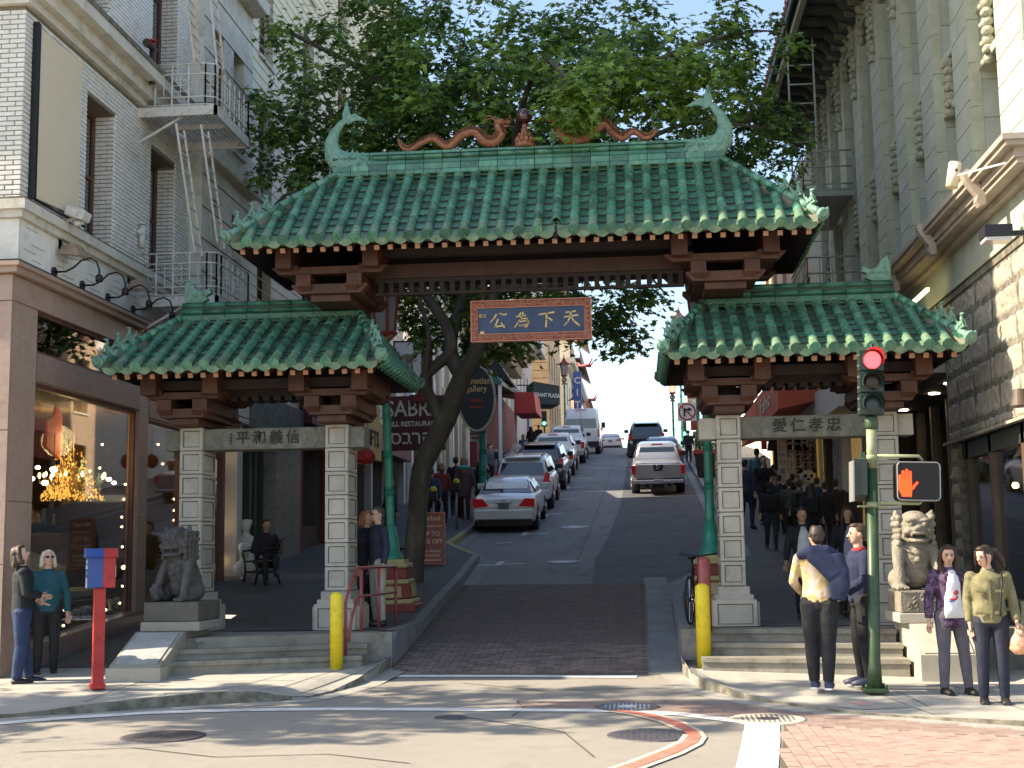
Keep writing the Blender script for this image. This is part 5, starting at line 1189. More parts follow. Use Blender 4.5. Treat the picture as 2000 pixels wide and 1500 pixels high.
# banner panel
bn = thing('banner', 'tall blank cream banner panel on the white brick wall', 'banner', (XL, 17.3, 6.45))
MB().hexa([(XL+.03, 16.62, 6.46), (XL+.07, 16.62, 6.46), (XL+.07, 18.05, 6.55), (XL+.03, 18.05, 6.55), (XL+.03, 16.62, 8.82), (XL+.07, 16.62, 8.82), (XL+.07, 18.05, 8.86), (XL+.03, 18.05, 8.86)]).build('panel', M['banner'], bn)
MB().box(XL+.03, XL+.12, 16.54, 16.60, 6.42, 8.85).build('edge_pole', M['black'], bn)
MB().bar((XL, 16.57, 8.87), (XL+.1, 16.57, 8.87), .02).bar((XL, 16.57, 7.6), (XL+.1, 16.57, 7.6), .02).build('bracket', M['black'], bn)
MB().bar((XL+.1, 16.6, 6.42), (XL+.1, 18.2, 6.44), .03).build('edge_pole', M['black'], bn)
# floodlights and goosenecks
def flood(px, py, mt, label, w=.2):
    p = onX(px, py, XL+.25); t = thing('floodlight', label, 'lamp', tuple(p), frame='local')
    MB().hexa([(-.15, -w, -.10), (.16, -w, -.14), (.16, w, -.14), (-.15, w, -.10), (-.13, -w*.8, .02), (.05, -w*.8, .06), (.05, w*.8, .06), (-.13, w*.8, .02)]).build('hood', M[mt], t)
    MB().quad((-.12, -w*.85, -.105), (-.12, w*.85, -.105), (.14, w*.85, -.143), (.14, -w*.85, -.143)).build('lens', M['clearlens'], t)
    MB().bar((-.25, 0, .08), (-.05, 0, 0), .04).box(-.27, -.22, -.06, .06, .0, .16).build('bracket', M['black'], t)
flood(147, 487, 'rustlamp', 'rust coloured floodlight on the pale band, nearer the corner'); flood(277, 553, 'rustlamp', 'rust coloured floodlight on the pale band, farther from the corner', .17)
fl2 = thing('white_floodlight', 'white boxy floodlight fixed under the cream banner', 'lamp', tuple(onX(152, 420, XL+.3)), frame='local')
MB().box(-.14, .14, -.12, .12, -.06, .08, bev=.015, M=Matrix.Rotation(.35, 4, 'Y')).build('housing', M['whitemetal'], fl2); MB().bar((-.28, 0, -.1), (0, 0, -.05), .04).lathe([(.05, -.16), (.06, -.09)], n=10).build('bracket', M['whitemetal'], fl2)
for k, (ya, lab) in enumerate([(17.37, 'first black gooseneck lamp on the granite cornice, by the street corner'), (18.31, 'second black gooseneck lamp along the granite cornice'), (19.25, 'third black gooseneck lamp along the granite cornice'), (20.27, 'fourth black gooseneck lamp, nearest the fire escape')]):
    t = thing('gooseneck_lamp', lab, 'lamp', (XL+.03, ya, 5.60), frame='local', group='gooseneck lamps on the cornice')
    MB().cyl((0, 0, 0), (.03, 0, 0), .07, n=12).build('rose', M['black'], t)
    MB().tube([(.03, 0, 0), (.18, 0, .0), (.30, 0, .06), (.40, 0, .15), (.52, 0, .18), (.62, 0, .12), (.66, 0, .0), (.66, 0, -.08)], .014, 8).build('neck', M['black'], t)
    MB().lathe([(.05, -.16), (.05, -.08), (.03, -.06)], (.66, 0, 0), 10).build('socket', M['black'], t)
# standpipe valve and hydrant fitting by the fire escape
v = thing('standpipe', 'red standpipe valve sticking out by the upper fire escape', 'pipe', tuple(onX(298, 95, XL+.3)), frame='local')
MB().cyl((0, 0, -.6), (0, 0, .05), .05, n=10).cyl((0, -.22, 0), (0, .08, 0), .05, n=10).cyl((0, -.27, 0), (0, -.2, 0), .07, n=10).build('pipe', mat('dark_red_pipe', (.06, .02, .018), .5), v)
MB().cyl((0, .02, .05), (0, .02, .12), .015).lathe([(.07, .12), (.07, .14), (.02, .14)], n=12).build('handwheel', M['red'], v)
v = thing('standpipe', 'white standpipe fitting near the lower fire escape', 'pipe', tuple(onX(278, 455, XL+.1)), frame='local')
MB().cyl((0, 0, -.25), (0, 0, .12), .05, n=10).cyl((0, -.1, 0), (0, .1, -.05), .045, n=10).lathe([(.06, .14), (.06, .17), (.01, .17)], n=10).build('pipe', M['whitemetal'], v)
# ---------------------------------------------------------------- fire escapes
def railing(mb, P, z, h=.72, r=.016, ring=True):
    """railing along a polyline at height z: four rails, posts, and a small ladder-grid"""
    for q in (.03, .16, .55, h): mb.tube([(x, y, z+q) for x, y in P], r, 6)
    for (a, b) in zip(P, P[1:]):
        L = math.dist(a, b); n = max(1, round(L/.28))
        for k in range(n+1): x, y = a[0]+(b[0]-a[0])*k/n, a[1]+(b[1]-a[1])*k/n; mb.bar((x, y, z), (x, y, z+h), .022)
        if ring:
            for k in range(n):
                x, y = a[0]+(b[0]-a[0])*(k+.5)/n, a[1]+(b[1]-a[1])*(k+.5)/n; mb.bar((x, y, z+.16), (x, y, z+.55), .012)
                for q in (.26, .36, .46): x1, y1 = a[0]+(b[0]-a[0])*k/n, a[1]+(b[1]-a[1])*k/n; x2, y2 = a[0]+(b[0]-a[0])*(k+1)/n, a[1]+(b[1]-a[1])*(k+1)/n; mb.bar((x1, y1, z+q), (x2, y2, z+q), .010) if k % 2 == 0 else None
def ladder(mb, p, q, w, n, rail=.03, wd=(0, 1, 0)):
    p, q, wd = Vector(p), Vector(q), Vector(wd)
    for s in (-.5, .5): mb.bar(p+wd*w*s, q+wd*w*s, rail); 
    for k in range(n): c = p.lerp(q, (k+.5)/n); mb.bar(c-wd*w*.5, c+wd*w*.5, rail*.7)
fe = thing('fire_escape', 'white iron fire escape on the left brick building', 'fire escape', (XL, 21.5, 5.9))
for (z, ya, yb) in ((8.98, 20.4, 22.3), (5.86, 20.6, 22.4)):
    x1 = -6.68
    p = MB().box(XL, x1, ya, ya+.05, z-.16, z+.0).box(x1-.05, x1, ya, yb, z-.16, z).box(XL, x1, yb-.05, yb, z-.16, z).box(XL+.3, x1-.05, ya+.9, ya+.95, z-.1, z)
    for k in range(int((x1-XL)/.07)): p.box(XL+.07*k, XL+.07*k+.04, ya+.05, yb-.05, z-.03, z-.005)
    p.build('platform', M['whitemetal'], fe)
    rb = MB(); railing(rb, [(XL, ya+.03), (x1-.2, ya+.03), (x1-.06, ya+.1), (x1-.03, ya+.25), (x1-.03, yb-.03), (XL, yb-.03)], z); rb.build('railing', M['whitemetal'], fe)
    MB().bar((XL, ya+.1, z-.55), (x1-.6, ya+.1, z-.15), .04).build('brace', M['whitemetal'], fe)
lb = MB(); ladder(lb, onX(352, 248, -7.0), onX(388, 495, -6.9), .36, 7); lb.build('ladder', M['whitemetal'], fe)
lb = MB(); ladder(lb, onX(400, 250, -6.75), onX(432, 480, -6.7), .36, 7); lb.build('ladder', M['whitemetal'], fe)
lb = MB(); ladder(lb, onX(362, -60, -7.0), onX(388, 130, -7.0), .36, 8); lb.build('ladder', M['whitemetal'], fe)
lb = MB(); ladder(lb, onX(412, -60, -6.72), onX(432, 150, -6.72), .36, 8); lb.build('ladder', M['whitemetal'], fe)
if 0: pot = thing('balcony_plant', 'green shrub in a pot on the lower fire escape', 'plant', (-7.3, 21.2, 5.86), frame='local')
# ---------------------------------------------------------------- second and third buildings on the left
b2 = thing('narrow_building', 'narrow grey-cream building behind the fire escape on the left', 'building', (XL, 24, .7))
w = MB(); hs = [(23.5, 24.1, 6.4, 8.3), (24.7, 25.4, 6.4, 8.3), (23.5, 24.1, 9.6, 11.6), (24.7, 25.4, 9.6, 11.6)]
wall_with_holes(w, XL+.25, 1, 22.9, 26.0, 4.3, 23.0, hs, .3); w.add([(XL+.25, 22.9, 4.3), (XL+.25, 22.9, 23), (-20, 22.9, 23), (-20, 22.9, 4.3)], [(3, 2, 1, 0)]); w.add([(XL+.25, 26, 4.3), (-20, 26, 4.3), (-20, 26, 23), (XL+.25, 26, 23)], [(3, 2, 1, 0)])
w.add([(XL+.25, 22.9, 23), (XL+.25, 26, 23), (-20, 26, 23), (-20, 22.9, 23)], [(0, 1, 2, 3)])
bw = w.build('wall', M['trim'], b2)
for h in hs: window(b2, XL+.25, 1, *h, .25, .06, sill='trim')
MB().box(XL, XL+.45, 22.95, 26, 8.9, 9.15, bev=.02).build('string_course', M['trim'], b2); MB().box(XL, XL+.6, 22.95, 26, 12.8, 13.1, bev=.02).build('cornice', M['trim'], b2)
for k in range(14): MB().box(XL+.24, XL+.262, 22.92, 25.98, 4.4+.6*k, 4.412+.6*k).build('wall_joint', M['joint_and_shade'], bw)
# its shop window with a bust and the blue glass door beyond
sh2 = thing('shopfront', 'dark framed shop window behind the left lion and pillar', 'shopfront', (XL, 23.4, .8))
f = MB()
for a in ((22.85, 23.0, .75, 4.0), (25.2, 25.35, .9, 4.0), (21.12, 25.35, 3.9, 4.05), (23.7, 23.78, .8, 3.9)): f.box(XL-.14, XL-.02, *a)
f.build('frame', M['wframe'], sh2); MB().box(XL-.09, XL-.08, 21.12, 25.25, .85, 3.92).build('pane', M['glass'], sh2)
MB().box(XL-.14, XL+.02, 21.1, 25.35, .4, .85, bev=.01).build('plinth', M['granite2'], sh2); MB().box(XL-.2, XL+.03, 22.9, 26.1, 3.95, 4.9, bev=.01).build('fascia', M['granite2'], sh2)
stl = thing('string_lights', 'string of warm bulbs in the second shop window behind the left pillar', 'string lights', (-8.25, 23, .9))
MB().tube([onX(309, 868, -8.26), onX(340, 975, -8.26), onX(431, 1029, -8.26), onX(431, 1095, -8.26)], .003, 4).build('wire', M['black'], stl)
for k, (px, py) in enumerate([(318, 906), (309, 868), (431, 898), (424, 975), (424, 996), (424, 1015), (431, 1029), (431, 1095), (340, 975), (340, 997), (340, 1016)]):
    MB().ball(onX(px, py, -8.25), .02, 8).build('bulb', M['bulb'], stl)
# third: marble pier and recessed entrances, running up to the tall cream block
b3 = thing('stone_shopfront', 'grey marble pier and green framed entrance seen through the left arch', 'shopfront', (XL, 28.5, 1.2))
MB().box(XL-.3, XL+.02, 26.0, 26.35, .9, 4.5, bev=.01).build('pier', M['offwhite'], b3)
MB().box(XL-.3, XL+.05, 28.75, 30.9, 1.0, 4.8, bev=.01).build('marble_pier', M['marble'] if 'marble' in M else M['stone_dark'], b3)
MB().box(XL-.3, XL+.1, 26.0, 31.0, 4.3, 5.1, bev=.02).build('fascia', M['stone_dark'], b3)
for y in (27.6, 28.0, 28.5): MB().box(XL-.5, XL-.2, y, y+.14, 1.0, 4.3).build('green_post', M['greenpost'] if 'greenpost' in M else M['dkgreen'], b3)
MB().box(XL-.45, XL-.4, 26.35, 27.6, 1.0, 4.3).build('glass_door', M['bluetile'] if 'bluetile' in M else M['navy'], b3)
MB().box(XL-1.6, XL-1.5, 26.3, 28.8, 1.0, 4.3).build('back_wall', M['darkin'], b3)
M['marble'] = mat('grey_marble', (.25, .24, .215), .5, col2=(.32, .31, .28), nscale=3, dirt=(.07, .065, .06), dscale=2.5, damt=.9, coord='geo', stretch=(1, 1, 2)); M['greenpost'] = mat('dark_green_post', (.05, .085, .06), .5); M['bluetile'] = mat('blue_mosaic_glass', (.01, .05, .09), .2, col2=(.08, .3, .42), nscale=9, namt=.7, coord='geo')
for o in b3.children:
    if o.name.startswith('marble'): o.data.materials[0] = M['marble']
    if o.name.startswith('green'): o.data.materials[0] = M['greenpost']
    if o.name.startswith('glass'): o.data.materials[0] = M['bluetile']
# white busts and garden statues in front of the entrance, bench with a seated person
def bust(x, y, z, s, label, mt='plaster'):
    c = MB().box(-.14, .14, -.12, .12, 0, .18, bev=.02).lathe([(.09, .18), (.06, .26), (.07, .30)], n=12).ball((0, 0, .42), (.20, .13, .15), 12).tube([(0, 0, .5), (0, -.01, .64)], [.075, .065], 10).ball((0, -.02, .72), (.09, .105, .125), 14).ball((0, .02, .77), (.105, .11, .10), 12)
    c.ball((0, -.12, .71), (.016, .025, .022), 6)
    for k in range(12): a = k/12*2*PI; c.ball((.09*math.cos(a), .02+.09*math.sin(a), .80+.03*math.sin(3*a)), .035, 6)
    o = bpy.data.objects.new('bust', remesh(c, .014, [M[mt]], name='bust')); COL.objects.link(o); o.location = (x, y, z); o.scale = (s,)*3; tag(o, label, 'statue')
p = onY(478, 1010, 25.6); bust(p.x, 25.6, .95, 1.15, 'white plaster bust of a curly haired figure, left of the bench')
p = onY(487, 960, 26.6); bust(p.x, 26.4, 1.55, 1.0, 'second pale bust standing higher behind the first, by the blue window', 'plaster')
bench = thing('bench', 'black cast iron bench in shade behind the left arch', 'bench', (-7.05, 24.6, side_z(24.6)), frame='local', rot=R(-62))
for s in (-.55, .55):
    m = MB().tube([(s, -.25, 0), (s, -.2, .22), (s, -.22, .42), (s, .0, .44), (s, .18, .42), (s, .26, .85)], .022, 6).tube([(s, .22, 0), (s, .14, .25), (s, -.2, .22)], .02, 6).tube([(s, -.22, .43), (s, -.26, .62), (s, .05, .66), (s, .2, .66)], .02, 6)
    m.build('side_frame', M['black'], bench)
for k in range(6): MB().box(-.58, .58, -.22+.07*k, -.17+.07*k, .43, .45).build('seat_slat', M['brown_wood'], bench)
for k in range(4): MB().box(-.58, .58, .17+.02*k, .19+.02*k, .50+.09*k, .56+.09*k).build('back_slat', M['brown_wood'], bench)
# ---------------------------------------------------------------- pale green building on the right
XR = 4.8; YR0 = 15.9; YR1 = 36.0
rb_ = thing('green_building', 'pale green ornate building with rough stone base, along the right edge', 'building', (XR, YR0, .2))
piers = [(15.9, 17.15)]+[(18.4+2.15*k, 19.45+2.15*k) for k in range(8)]; bays = []
for (a, b), (c, d) in zip(piers, piers[1:]): bays.append((b, c))
w = MB()
hs = []
for (a, b) in bays: hs += [(a, b, 6.44, 12.3)]
wall_with_holes(w, XR, 1*-1, YR0, YR1, 6.4, 13.2, hs, .55, m=0)
w.add([(XR, YR0, 3.2), (XR, YR0, 13.2), (30, YR0, 13.2), (30, YR0, 3.2)], [(0, 3, 2, 1)][:1]); w.add([(XR, YR1, -1), (30, YR1, -1), (30, YR1, 13.2), (XR, YR1, 13.2)], [(0, 1, 2, 3)])
w.add([(XR-.2, YR0, 13.2), (XR-.2, YR1, 13.2), (30, YR1, 13.2), (30, YR0, 13.2)], [(0, 1, 2, 3)])
w.box(XR+.0, XR+.5, YR0+.01, 27, 5.52, 6.05)
gw = w.build('wall', [M['green_render']], rb_)
def slab(name, y0, y1, z0, z1, x=XR, t=.02, mt='green_render', par=None): MB().box(x-t, x+.01, y0, y1, z0, z1, bev=.006).build(name, M[mt], par or gw)
for i, (a, b) in enumerate(piers):
    n = 18; h = (12.9-6.45)/n
    for k in range(n): slab('ashlar_block', a+.10, b-.005, 6.45+h*k+.008, 6.45+h*(k+1), t=.025)
    # olive trim roll on the near edge of every pier
    for k in range(10): MB().box(XR-.05, XR+.1, a-.02, a+.085, 6.45+.63*k+.004, 6.45+.63*(k+1), bev=.012).build('edge_trim', M['green_trim'], gw)
for i, (a, b) in enumerate(bays):
    x = XR+.5
    for (z0, z1) in ((6.44, 8.30), (9.15, 12.3)): window(rb_, XR, -1, a+.1, b-.02, z0, z1, .42, .06, mt='green_trim', cross=True, back=False)
    MB().box(XR+.14, XR+.6, a, b, 8.30, 9.14, bev=.02).build('spandrel', M['green_render'], rb_)
    MB().box(XR+.06, XR+.3, a, b, 8.22, 8.34, bev=.01).box(XR+.06, XR+.3, a, b, 9.05, 9.17, bev=.01).build('sill', M['green_trim'], rb_)
    c = MB(); yc = (a+b)/2; 
    for k in range(7): c.ball((XR+.06, yc, 8.95-.13*k), (.09, .10-.006*k, .08), 8); c.ball((XR+.0, yc+.05*(-1)**k, 8.92-.13*k), (.05, .05, .05), 6)
    c.build('carved_drop', M['carve'], rb_)
    c = MB()
    for k in range(11): q = PI*k/10; c.ball((XR+.02, yc-(b-a)/2*math.cos(q), 12.05+.55*math.sin(q)), (.10, .12, .11), 8)
    for k in range(6): c.ball((XR-.04, yc+.16*math.sin(k*2.4), 12.5+.08*k), (.12, .13, .1), 8)
    c.build('carved_arch_head', M['carve'], rb_)
    # jamb blocks on the far return of the bay
    for k in range(11):
        z = 6.46+.55*k
        if 8.2 < z < 8.9: continue
        MB().box(XR+.03, XR+.40, b-.015, b+.01, z, z+.535, bev=.004).build('jamb_block', M['green_render'], gw)
for i, (a, b) in enumerate(piers[1:]):
    c = MB(); yc = (a+b)/2+.05
    for k in range(12): c.ball((XR-.05, yc+.06*math.sin(k*1.7), 12.75-.15*k), (.08, .13-.005*k, .10), 8); c.ball((XR-.11, yc-.05*math.sin(k*1.7), 12.70-.15*k), (.05, .06, .06), 6)
    c.build('carved_garland', M['carve'], rb_)
# eave with brackets, tile edge and flame finials
ev = MB().hexa([(3.62, YR0-.6, 12.95), (XR, YR0-.6, 13.0), (XR, YR1+.3, 13.0), (3.62, YR1+.3, 12.95), (3.5, YR0-.6, 13.2), (XR+2, YR0-.6, 14.3), (XR+2, YR1+.3, 14.3), (3.5, YR1+.3, 13.2)]).build('eave', M['eave_dark'], rb_)
MB().box(3.58, 3.70, YR0-.6, YR1+.3, 12.82, 12.95).box(4.45, 4.55, YR0, YR1, 12.85, 12.99).build('eave_board', M['green_trim'], ev)
bkm = MB().prism([(3.75, 12.93), (4.75, 12.93), (4.75, 12.55), (4.45, 12.62), (4.3, 12.78), (3.9, 12.82)], -.09, .09, 'y').box(3.72, 4.3, -.13, .13, 12.88, 12.94).mesh('eave_bracket', [M['eave_dark']])
bt = MB().box(3.76, 4.75, -.10, .10, 12.80, 12.83).mesh('bracket_face', [M['green_trim']])
k = 0; y = YR0+.2
while y < YR1: link('eave_bracket', bkm, ev).location = Vector((0, y, 0))-Vector(BASE[ev.name]); y += .62
fr = MB().box(XR-.25, XR+.1, YR0, YR1, 12.35+.3, 12.56+.3); 
for k in range(150): fr.box(XR-.29, XR-.25, YR0+.1+.133*k, YR0+.18+.133*k, 12.66, 12.84)
fr.build('dentil_course', M['carve'], rb_, kind='stuff')
te = MB().cyl((3.40, 0, 13.18), (4.2, 0, 13.62), .07, n=8).mesh('edge_tile', M['redtile']); te2 = MB().box(3.44, 3.5, -.12, .12, 13.0, 13.2, bev=.01).mesh('edge_tile', mat('green_edge_tile', (.05, .12, .09), .5, rnd=.2))
for k in range(70): y = YR0-.4+.295*k; o = link('edge_tile', te, ev); o.location = Vector((0, y, 0))-Vector(BASE[ev.name]); o = link('edge_tile', te2, ev); o.location = Vector((0, y+.147, 0))-Vector(BASE[ev.name])
M['flame'] = mat('orange_cream_glaze', (.75, .55, .38), .4, col2=(.82, .68, .52), nscale=9); M['flame_red'] = mat('red_glaze', (.55, .06, .04), .4)
for (px, py, s) in ((1556, 95, 1.0), (1512, 238, 1.0)):
    yy = 3.45/((px-1250)/FPX); c = MB(); p = Vector((3.30, yy+.3, 13.1))
    c.prism([(-.25, -.3), (.3, -.3), (.34, .1), (.25, .2), (.28, .45), (.16, .32), (.1, .6), (0, .35), (-.1, .5), (-.14, .25), (-.3, .3), (-.22, 0)], -.12, .12, 'y', 0); c.prism([(-.4, -.5), (.1, -.32), (.3, -.3), (-.2, -.2), (-.45, -.38)], -.14, .14, 'y', 1)
    for k in range(8): c.ball((-.2+.06*k, -.1, -.15+.05*(k % 3)), .07, 6)
    o = c.build('flame_finial', [M['flame'], M['flame_red']], ev); o.location = p-Vector(BASE[ev.name])
# main cornice with scroll brackets
co = MB()
for (pj, z0, z1) in ((.12, 6.02, 6.10), (.30, 6.10, 6.16), (.34, 6.16, 6.27), (.46, 6.27, 6.33), (.50, 6.33, 6.40)): co.box(XR-pj, XR+.2, YR0-pj, 27.5, z0, z1)
co.build('cornice', M['cornice'], rb_)
for k in range(4):
    y = 17.1+2.85*k; MB().prism([(XR-.30, 5.98), (XR-.38, 5.96), (XR-.42, 6.03), (XR-.40, 6.10), (XR-.46, 6.18), (XR-.54, 6.30), (XR-.58, 6.40), (XR-.52, 6.45), (XR-.44, 6.42), (XR-.30, 6.12)], y-.08, y+.08, 'y').build('scroll_bracket', M['cornice'], rb_)
MB().box(XR-.02, XR+.2, YR0-.02, 27, 5.36, 5.46).build('shadow_gap', M['soot'], rb_)  # dark strip paints the shadow of a gap; no recess is cut
MB().box(XR-.05, XR+.2, YR0-.05, 27, 5.47, 5.53).build('band_trim', M['green_trim'], rb_)
# rusticated stone, single blocks
def rough_block(y0, y1, z0, z1, seed, x=XR, t=.038):
    rnd = random.Random(seed); mb = MB(); ny, nz = max(3, int((y1-y0)/.07)), max(3, int((z1-z0)/.06)); vs = []
    for j in range(nz+1):
        for i in range(ny+1):
            y = y0+(y1-y0)*i/ny; z = z0+(z1-z0)*j/nz; e = min(i, ny-i, j, nz-j) == 0
            d = 0 if e else t*(.35+.65*abs(noise.noise(Vector((y*5, z*5, seed)))*1.6+rnd.uniform(-.22, .22)))
            vs.append((x-d+.012, y, z))
    k = ny+1; mb.add(vs, [(j*k+i, (j+1)*k+i, (j+1)*k+i+1, j*k+i+1) for j in range(nz) for i in range(ny)]); return mb
rs = MB().box(XR, XR+.6, YR0-.03, 21.05, 3.2, 5.40).build('stone_base', M['soot'], rb_)
MB().box(XR+.6, 30, YR0-.03, YR0+.2, 3.2, 5.46).box(XR, 30, YR0-.06, YR0+.0, 5.47, 6.02).build('south_band', M['rough'], rb_)
MB().box(XR+.3, 30, YR0+.0, YR0+.2, -1, 3.2).build('south_front', M['dkgreen'], rb_)
for k in range(6): MB().box(XR+.8+2.2*k, XR+2.6+2.2*k, YR0-.02, YR0, .8, 2.9).build('pane', M['carglass'], rb_)
courses = [3.24, 3.42, 3.83, 4.22, 4.61, 5.00, 5.36]
MB().box(XR-.10, XR+.2, YR0-.05, 21.08, 3.20, 3.24).build('stone_course', M['rough'], rs)
for j, (a, b) in enumerate(zip(courses, courses[1:])):
    y = YR0+(.45 if j % 2 else 0)-.5
    while y < 21.05:
        L = random.Random(j*31+int(y*10)).uniform(.9, 1.6); y0, y1 = max(y, YR0), min(y+L, 21.05)
        if y1-y0 > .2: rough_block(y0+.006, y1-.006, a+.012, b-.006, j*17.3+y).build('stone_block', M['rough'], rs)
        y += L
for k in range(9): rough_block(20.55, 21.0, .75+.27*k, .75+.27*(k+1)-.02, 200+k, t=.05).build('stone_block', M['rough'], rs)
MB().box(XR+.0, XR+.5, 20.55, 21.05, .3, 3.2).build('corner_pier', M['soot'], rb_)
# shop windows under the stone
sf = thing('shopfront', 'dark shop windows with brown posts under the rough stone on the right', 'shopfront', (XR, 18.5, .6))
for y in (15.95, 17.3, 18.9, 20.2): MB().box(XR+.06, XR+.22, y, y+.14, .4, 3.2, bev=.01).build('window_post', M['brown_wood'], sf)
MB().box(XR+.06, XR+.22, 15.9, 20.55, 2.95, 3.2).box(XR+.04, XR+.3, 15.9, 20.55, -.3, .95).build('frame', M['dkgreen'], sf); MB().box(XR+.13, XR+.14, 15.9, 20.55, .95, 2.95).build('pane', M['glass'], sf)
MB().quad((XR+2.2, 15.9, 0), (XR+2.2, 21, 0), (XR+2.2, 21, 3.3), (XR+2.2, 15.9, 3.3)).quad((XR, 20.6, .4), (XR, 20.6, 3.3), (XR+2.2, 20.6, 3.3), (XR+2.2, 20.6, .4)).quad((XR+.2, 15.9, 3.1), (XR+.2, 21, 3.1), (XR+2.2, 21, 3.1), (XR+2.2, 15.9, 3.1)).quad((XR, 15.9, .5), (XR+2.2, 15.9, .5), (XR+2.2, 21, .5), (XR, 21, .5)).build('shop_room', M['darkin'], sf)
for k, (px, py) in enumerate([(1925, 880), (1931, 882), (1983, 948)]): MB().ball(onX(px, py, XR+.7), .03 if k < 2 else .05, 8).build('lamp_bulb', M['bulb'], sf)
# recessed dark entrance further in
en = thing('entrance', 'dark recessed shop entrance with two ceiling lights, right of the right gateway', 'shopfront', (XR, 24, .8))
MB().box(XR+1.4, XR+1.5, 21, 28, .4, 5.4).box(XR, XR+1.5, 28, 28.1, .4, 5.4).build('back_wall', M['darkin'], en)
MB().hexa([(XR-.25, 21.1, 4.35), (XR+1.5, 21.1, 4.35), (XR+1.5, 28, 4.35), (XR-.25, 28, 4.35), (XR-.25, 21.1, 5.35), (XR+1.5, 21.1, 5.35), (XR+1.5, 28, 5.35), (XR-.25, 28, 5.35)]).build('fascia', M['cornice'], en)
MB().box(XR-.24, XR+1.4, 21.12, 27.9, 4.28, 4.345).build('ceiling', M['dark_wood'], en)
for k, (y, x) in enumerate([(21.9, XR+.25), (23.3, XR+.3), (26, XR+.3)]): MB().cyl((x, y, 4.265), (x, y, 4.285), .09, n=14).build('ceiling_light', M['bulbw'], en)
for y in (21.6, 22.9, 24.2, 25.5, 26.8): MB().box(XR+.7, XR+.85, y, y+.12, .5, 4.3, bev=.01).build('door_post', M['brown_wood'], en)
MB().box(XR+.78, XR+.79, 21.1, 28, .6, 4.3).build('pane', M['glass'], en)
for y in (22.2, 24.8): MB().box(XR+.9, XR+.95, y, y+.5, 2.2, 3.6).build('display_panel', M['amber_dim'] if 'amber_dim' in M else M['shopin'], en)
MB().bar(onX(1770, 603, XR-.3), onX(1812, 565, XR-.3), .05).build('tube_light', M['tubelight'], en)
# fixtures
t = thing('security_camera', 'cream cylindrical camera on a long arm over the right pavement', 'camera', tuple(onX(1862, 340, 3.95)), frame='local')
MB().cyl((.03, 0, .14), (-.03, 0, -.17), .075, n=16).build('body', M['banner'], t); MB().bar((0, .0, -.03), tuple(onX(1965, 318, XR-.4)-Vector(t.location)), .02).build('arm', M['whitemetal'], t); MB().ball((.02, -.07, .03), .02, 8).build('lens', M['black'], t)
t = thing('box_light', 'dark boxy wall light projecting from the right building', 'lamp', tuple(onX(1945, 457, XR-.5)), frame='local')
MB().box(-.16, .16, -.14, .14, -.06, .09, bev=.01).build('housing', M['black'], t); MB().box(-.15, .15, -.13, .13, -.10, -.06).build('diffuser', M['clearlens'], t); MB().bar((.16, 0, 0), (.55, 0, 0), .06).build('arm', M['black'], t)
t = thing('wall_sconce', 'ribbed dark sconce on the sunlit stone at the right edge', 'lamp', tuple(onX(1991, 776, XR-.18)), frame='local')
MB().lathe([(.07, .10), (.075, .09), (.105, -.10), (.09, -.12)], n=18, smooth=False).build('shade', M['brown_wood'], t); MB().bar((0, 0, .05), (.2, 0, .05), .03).build('arm', M['black'], t)
# fire escape on the right building
fe2 = thing('fire_escape', 'pale green fire escape ladder high on the right building', 'fire escape', (XR, 31, 9.3))
fm = M['greymetal2'] = mat('green_grey_iron', (.30, .34, .28), .6, col2=(.38, .42, .35), nscale=8)
for z in (9.35, 7.0):
    MB().box(XR-1.1, XR, 28.6, 31.8, z-.12, z).build('platform', fm, fe2)
    rb2 = MB(); railing(rb2, [(XR, 28.65), (XR-1.05, 28.65), (XR-1.05, 31.75), (XR, 31.75)], z, .9, .02, False); rb2.build('railing', fm, fe2)
lb = MB(); ladder(lb, (XR-1.0, 28.7, 9.4), (XR-1.0, 28.7, 15.5), .55, 14, .035, (1, 0, 0)); lb.build('ladder', fm, fe2)
lb = MB(); ladder(lb, (XR-.7, 30.5, 7.0), (XR-.7, 29.2, 9.3), .5, 7, .035, (1, 0, 0)); lb.build('ladder', fm, fe2)
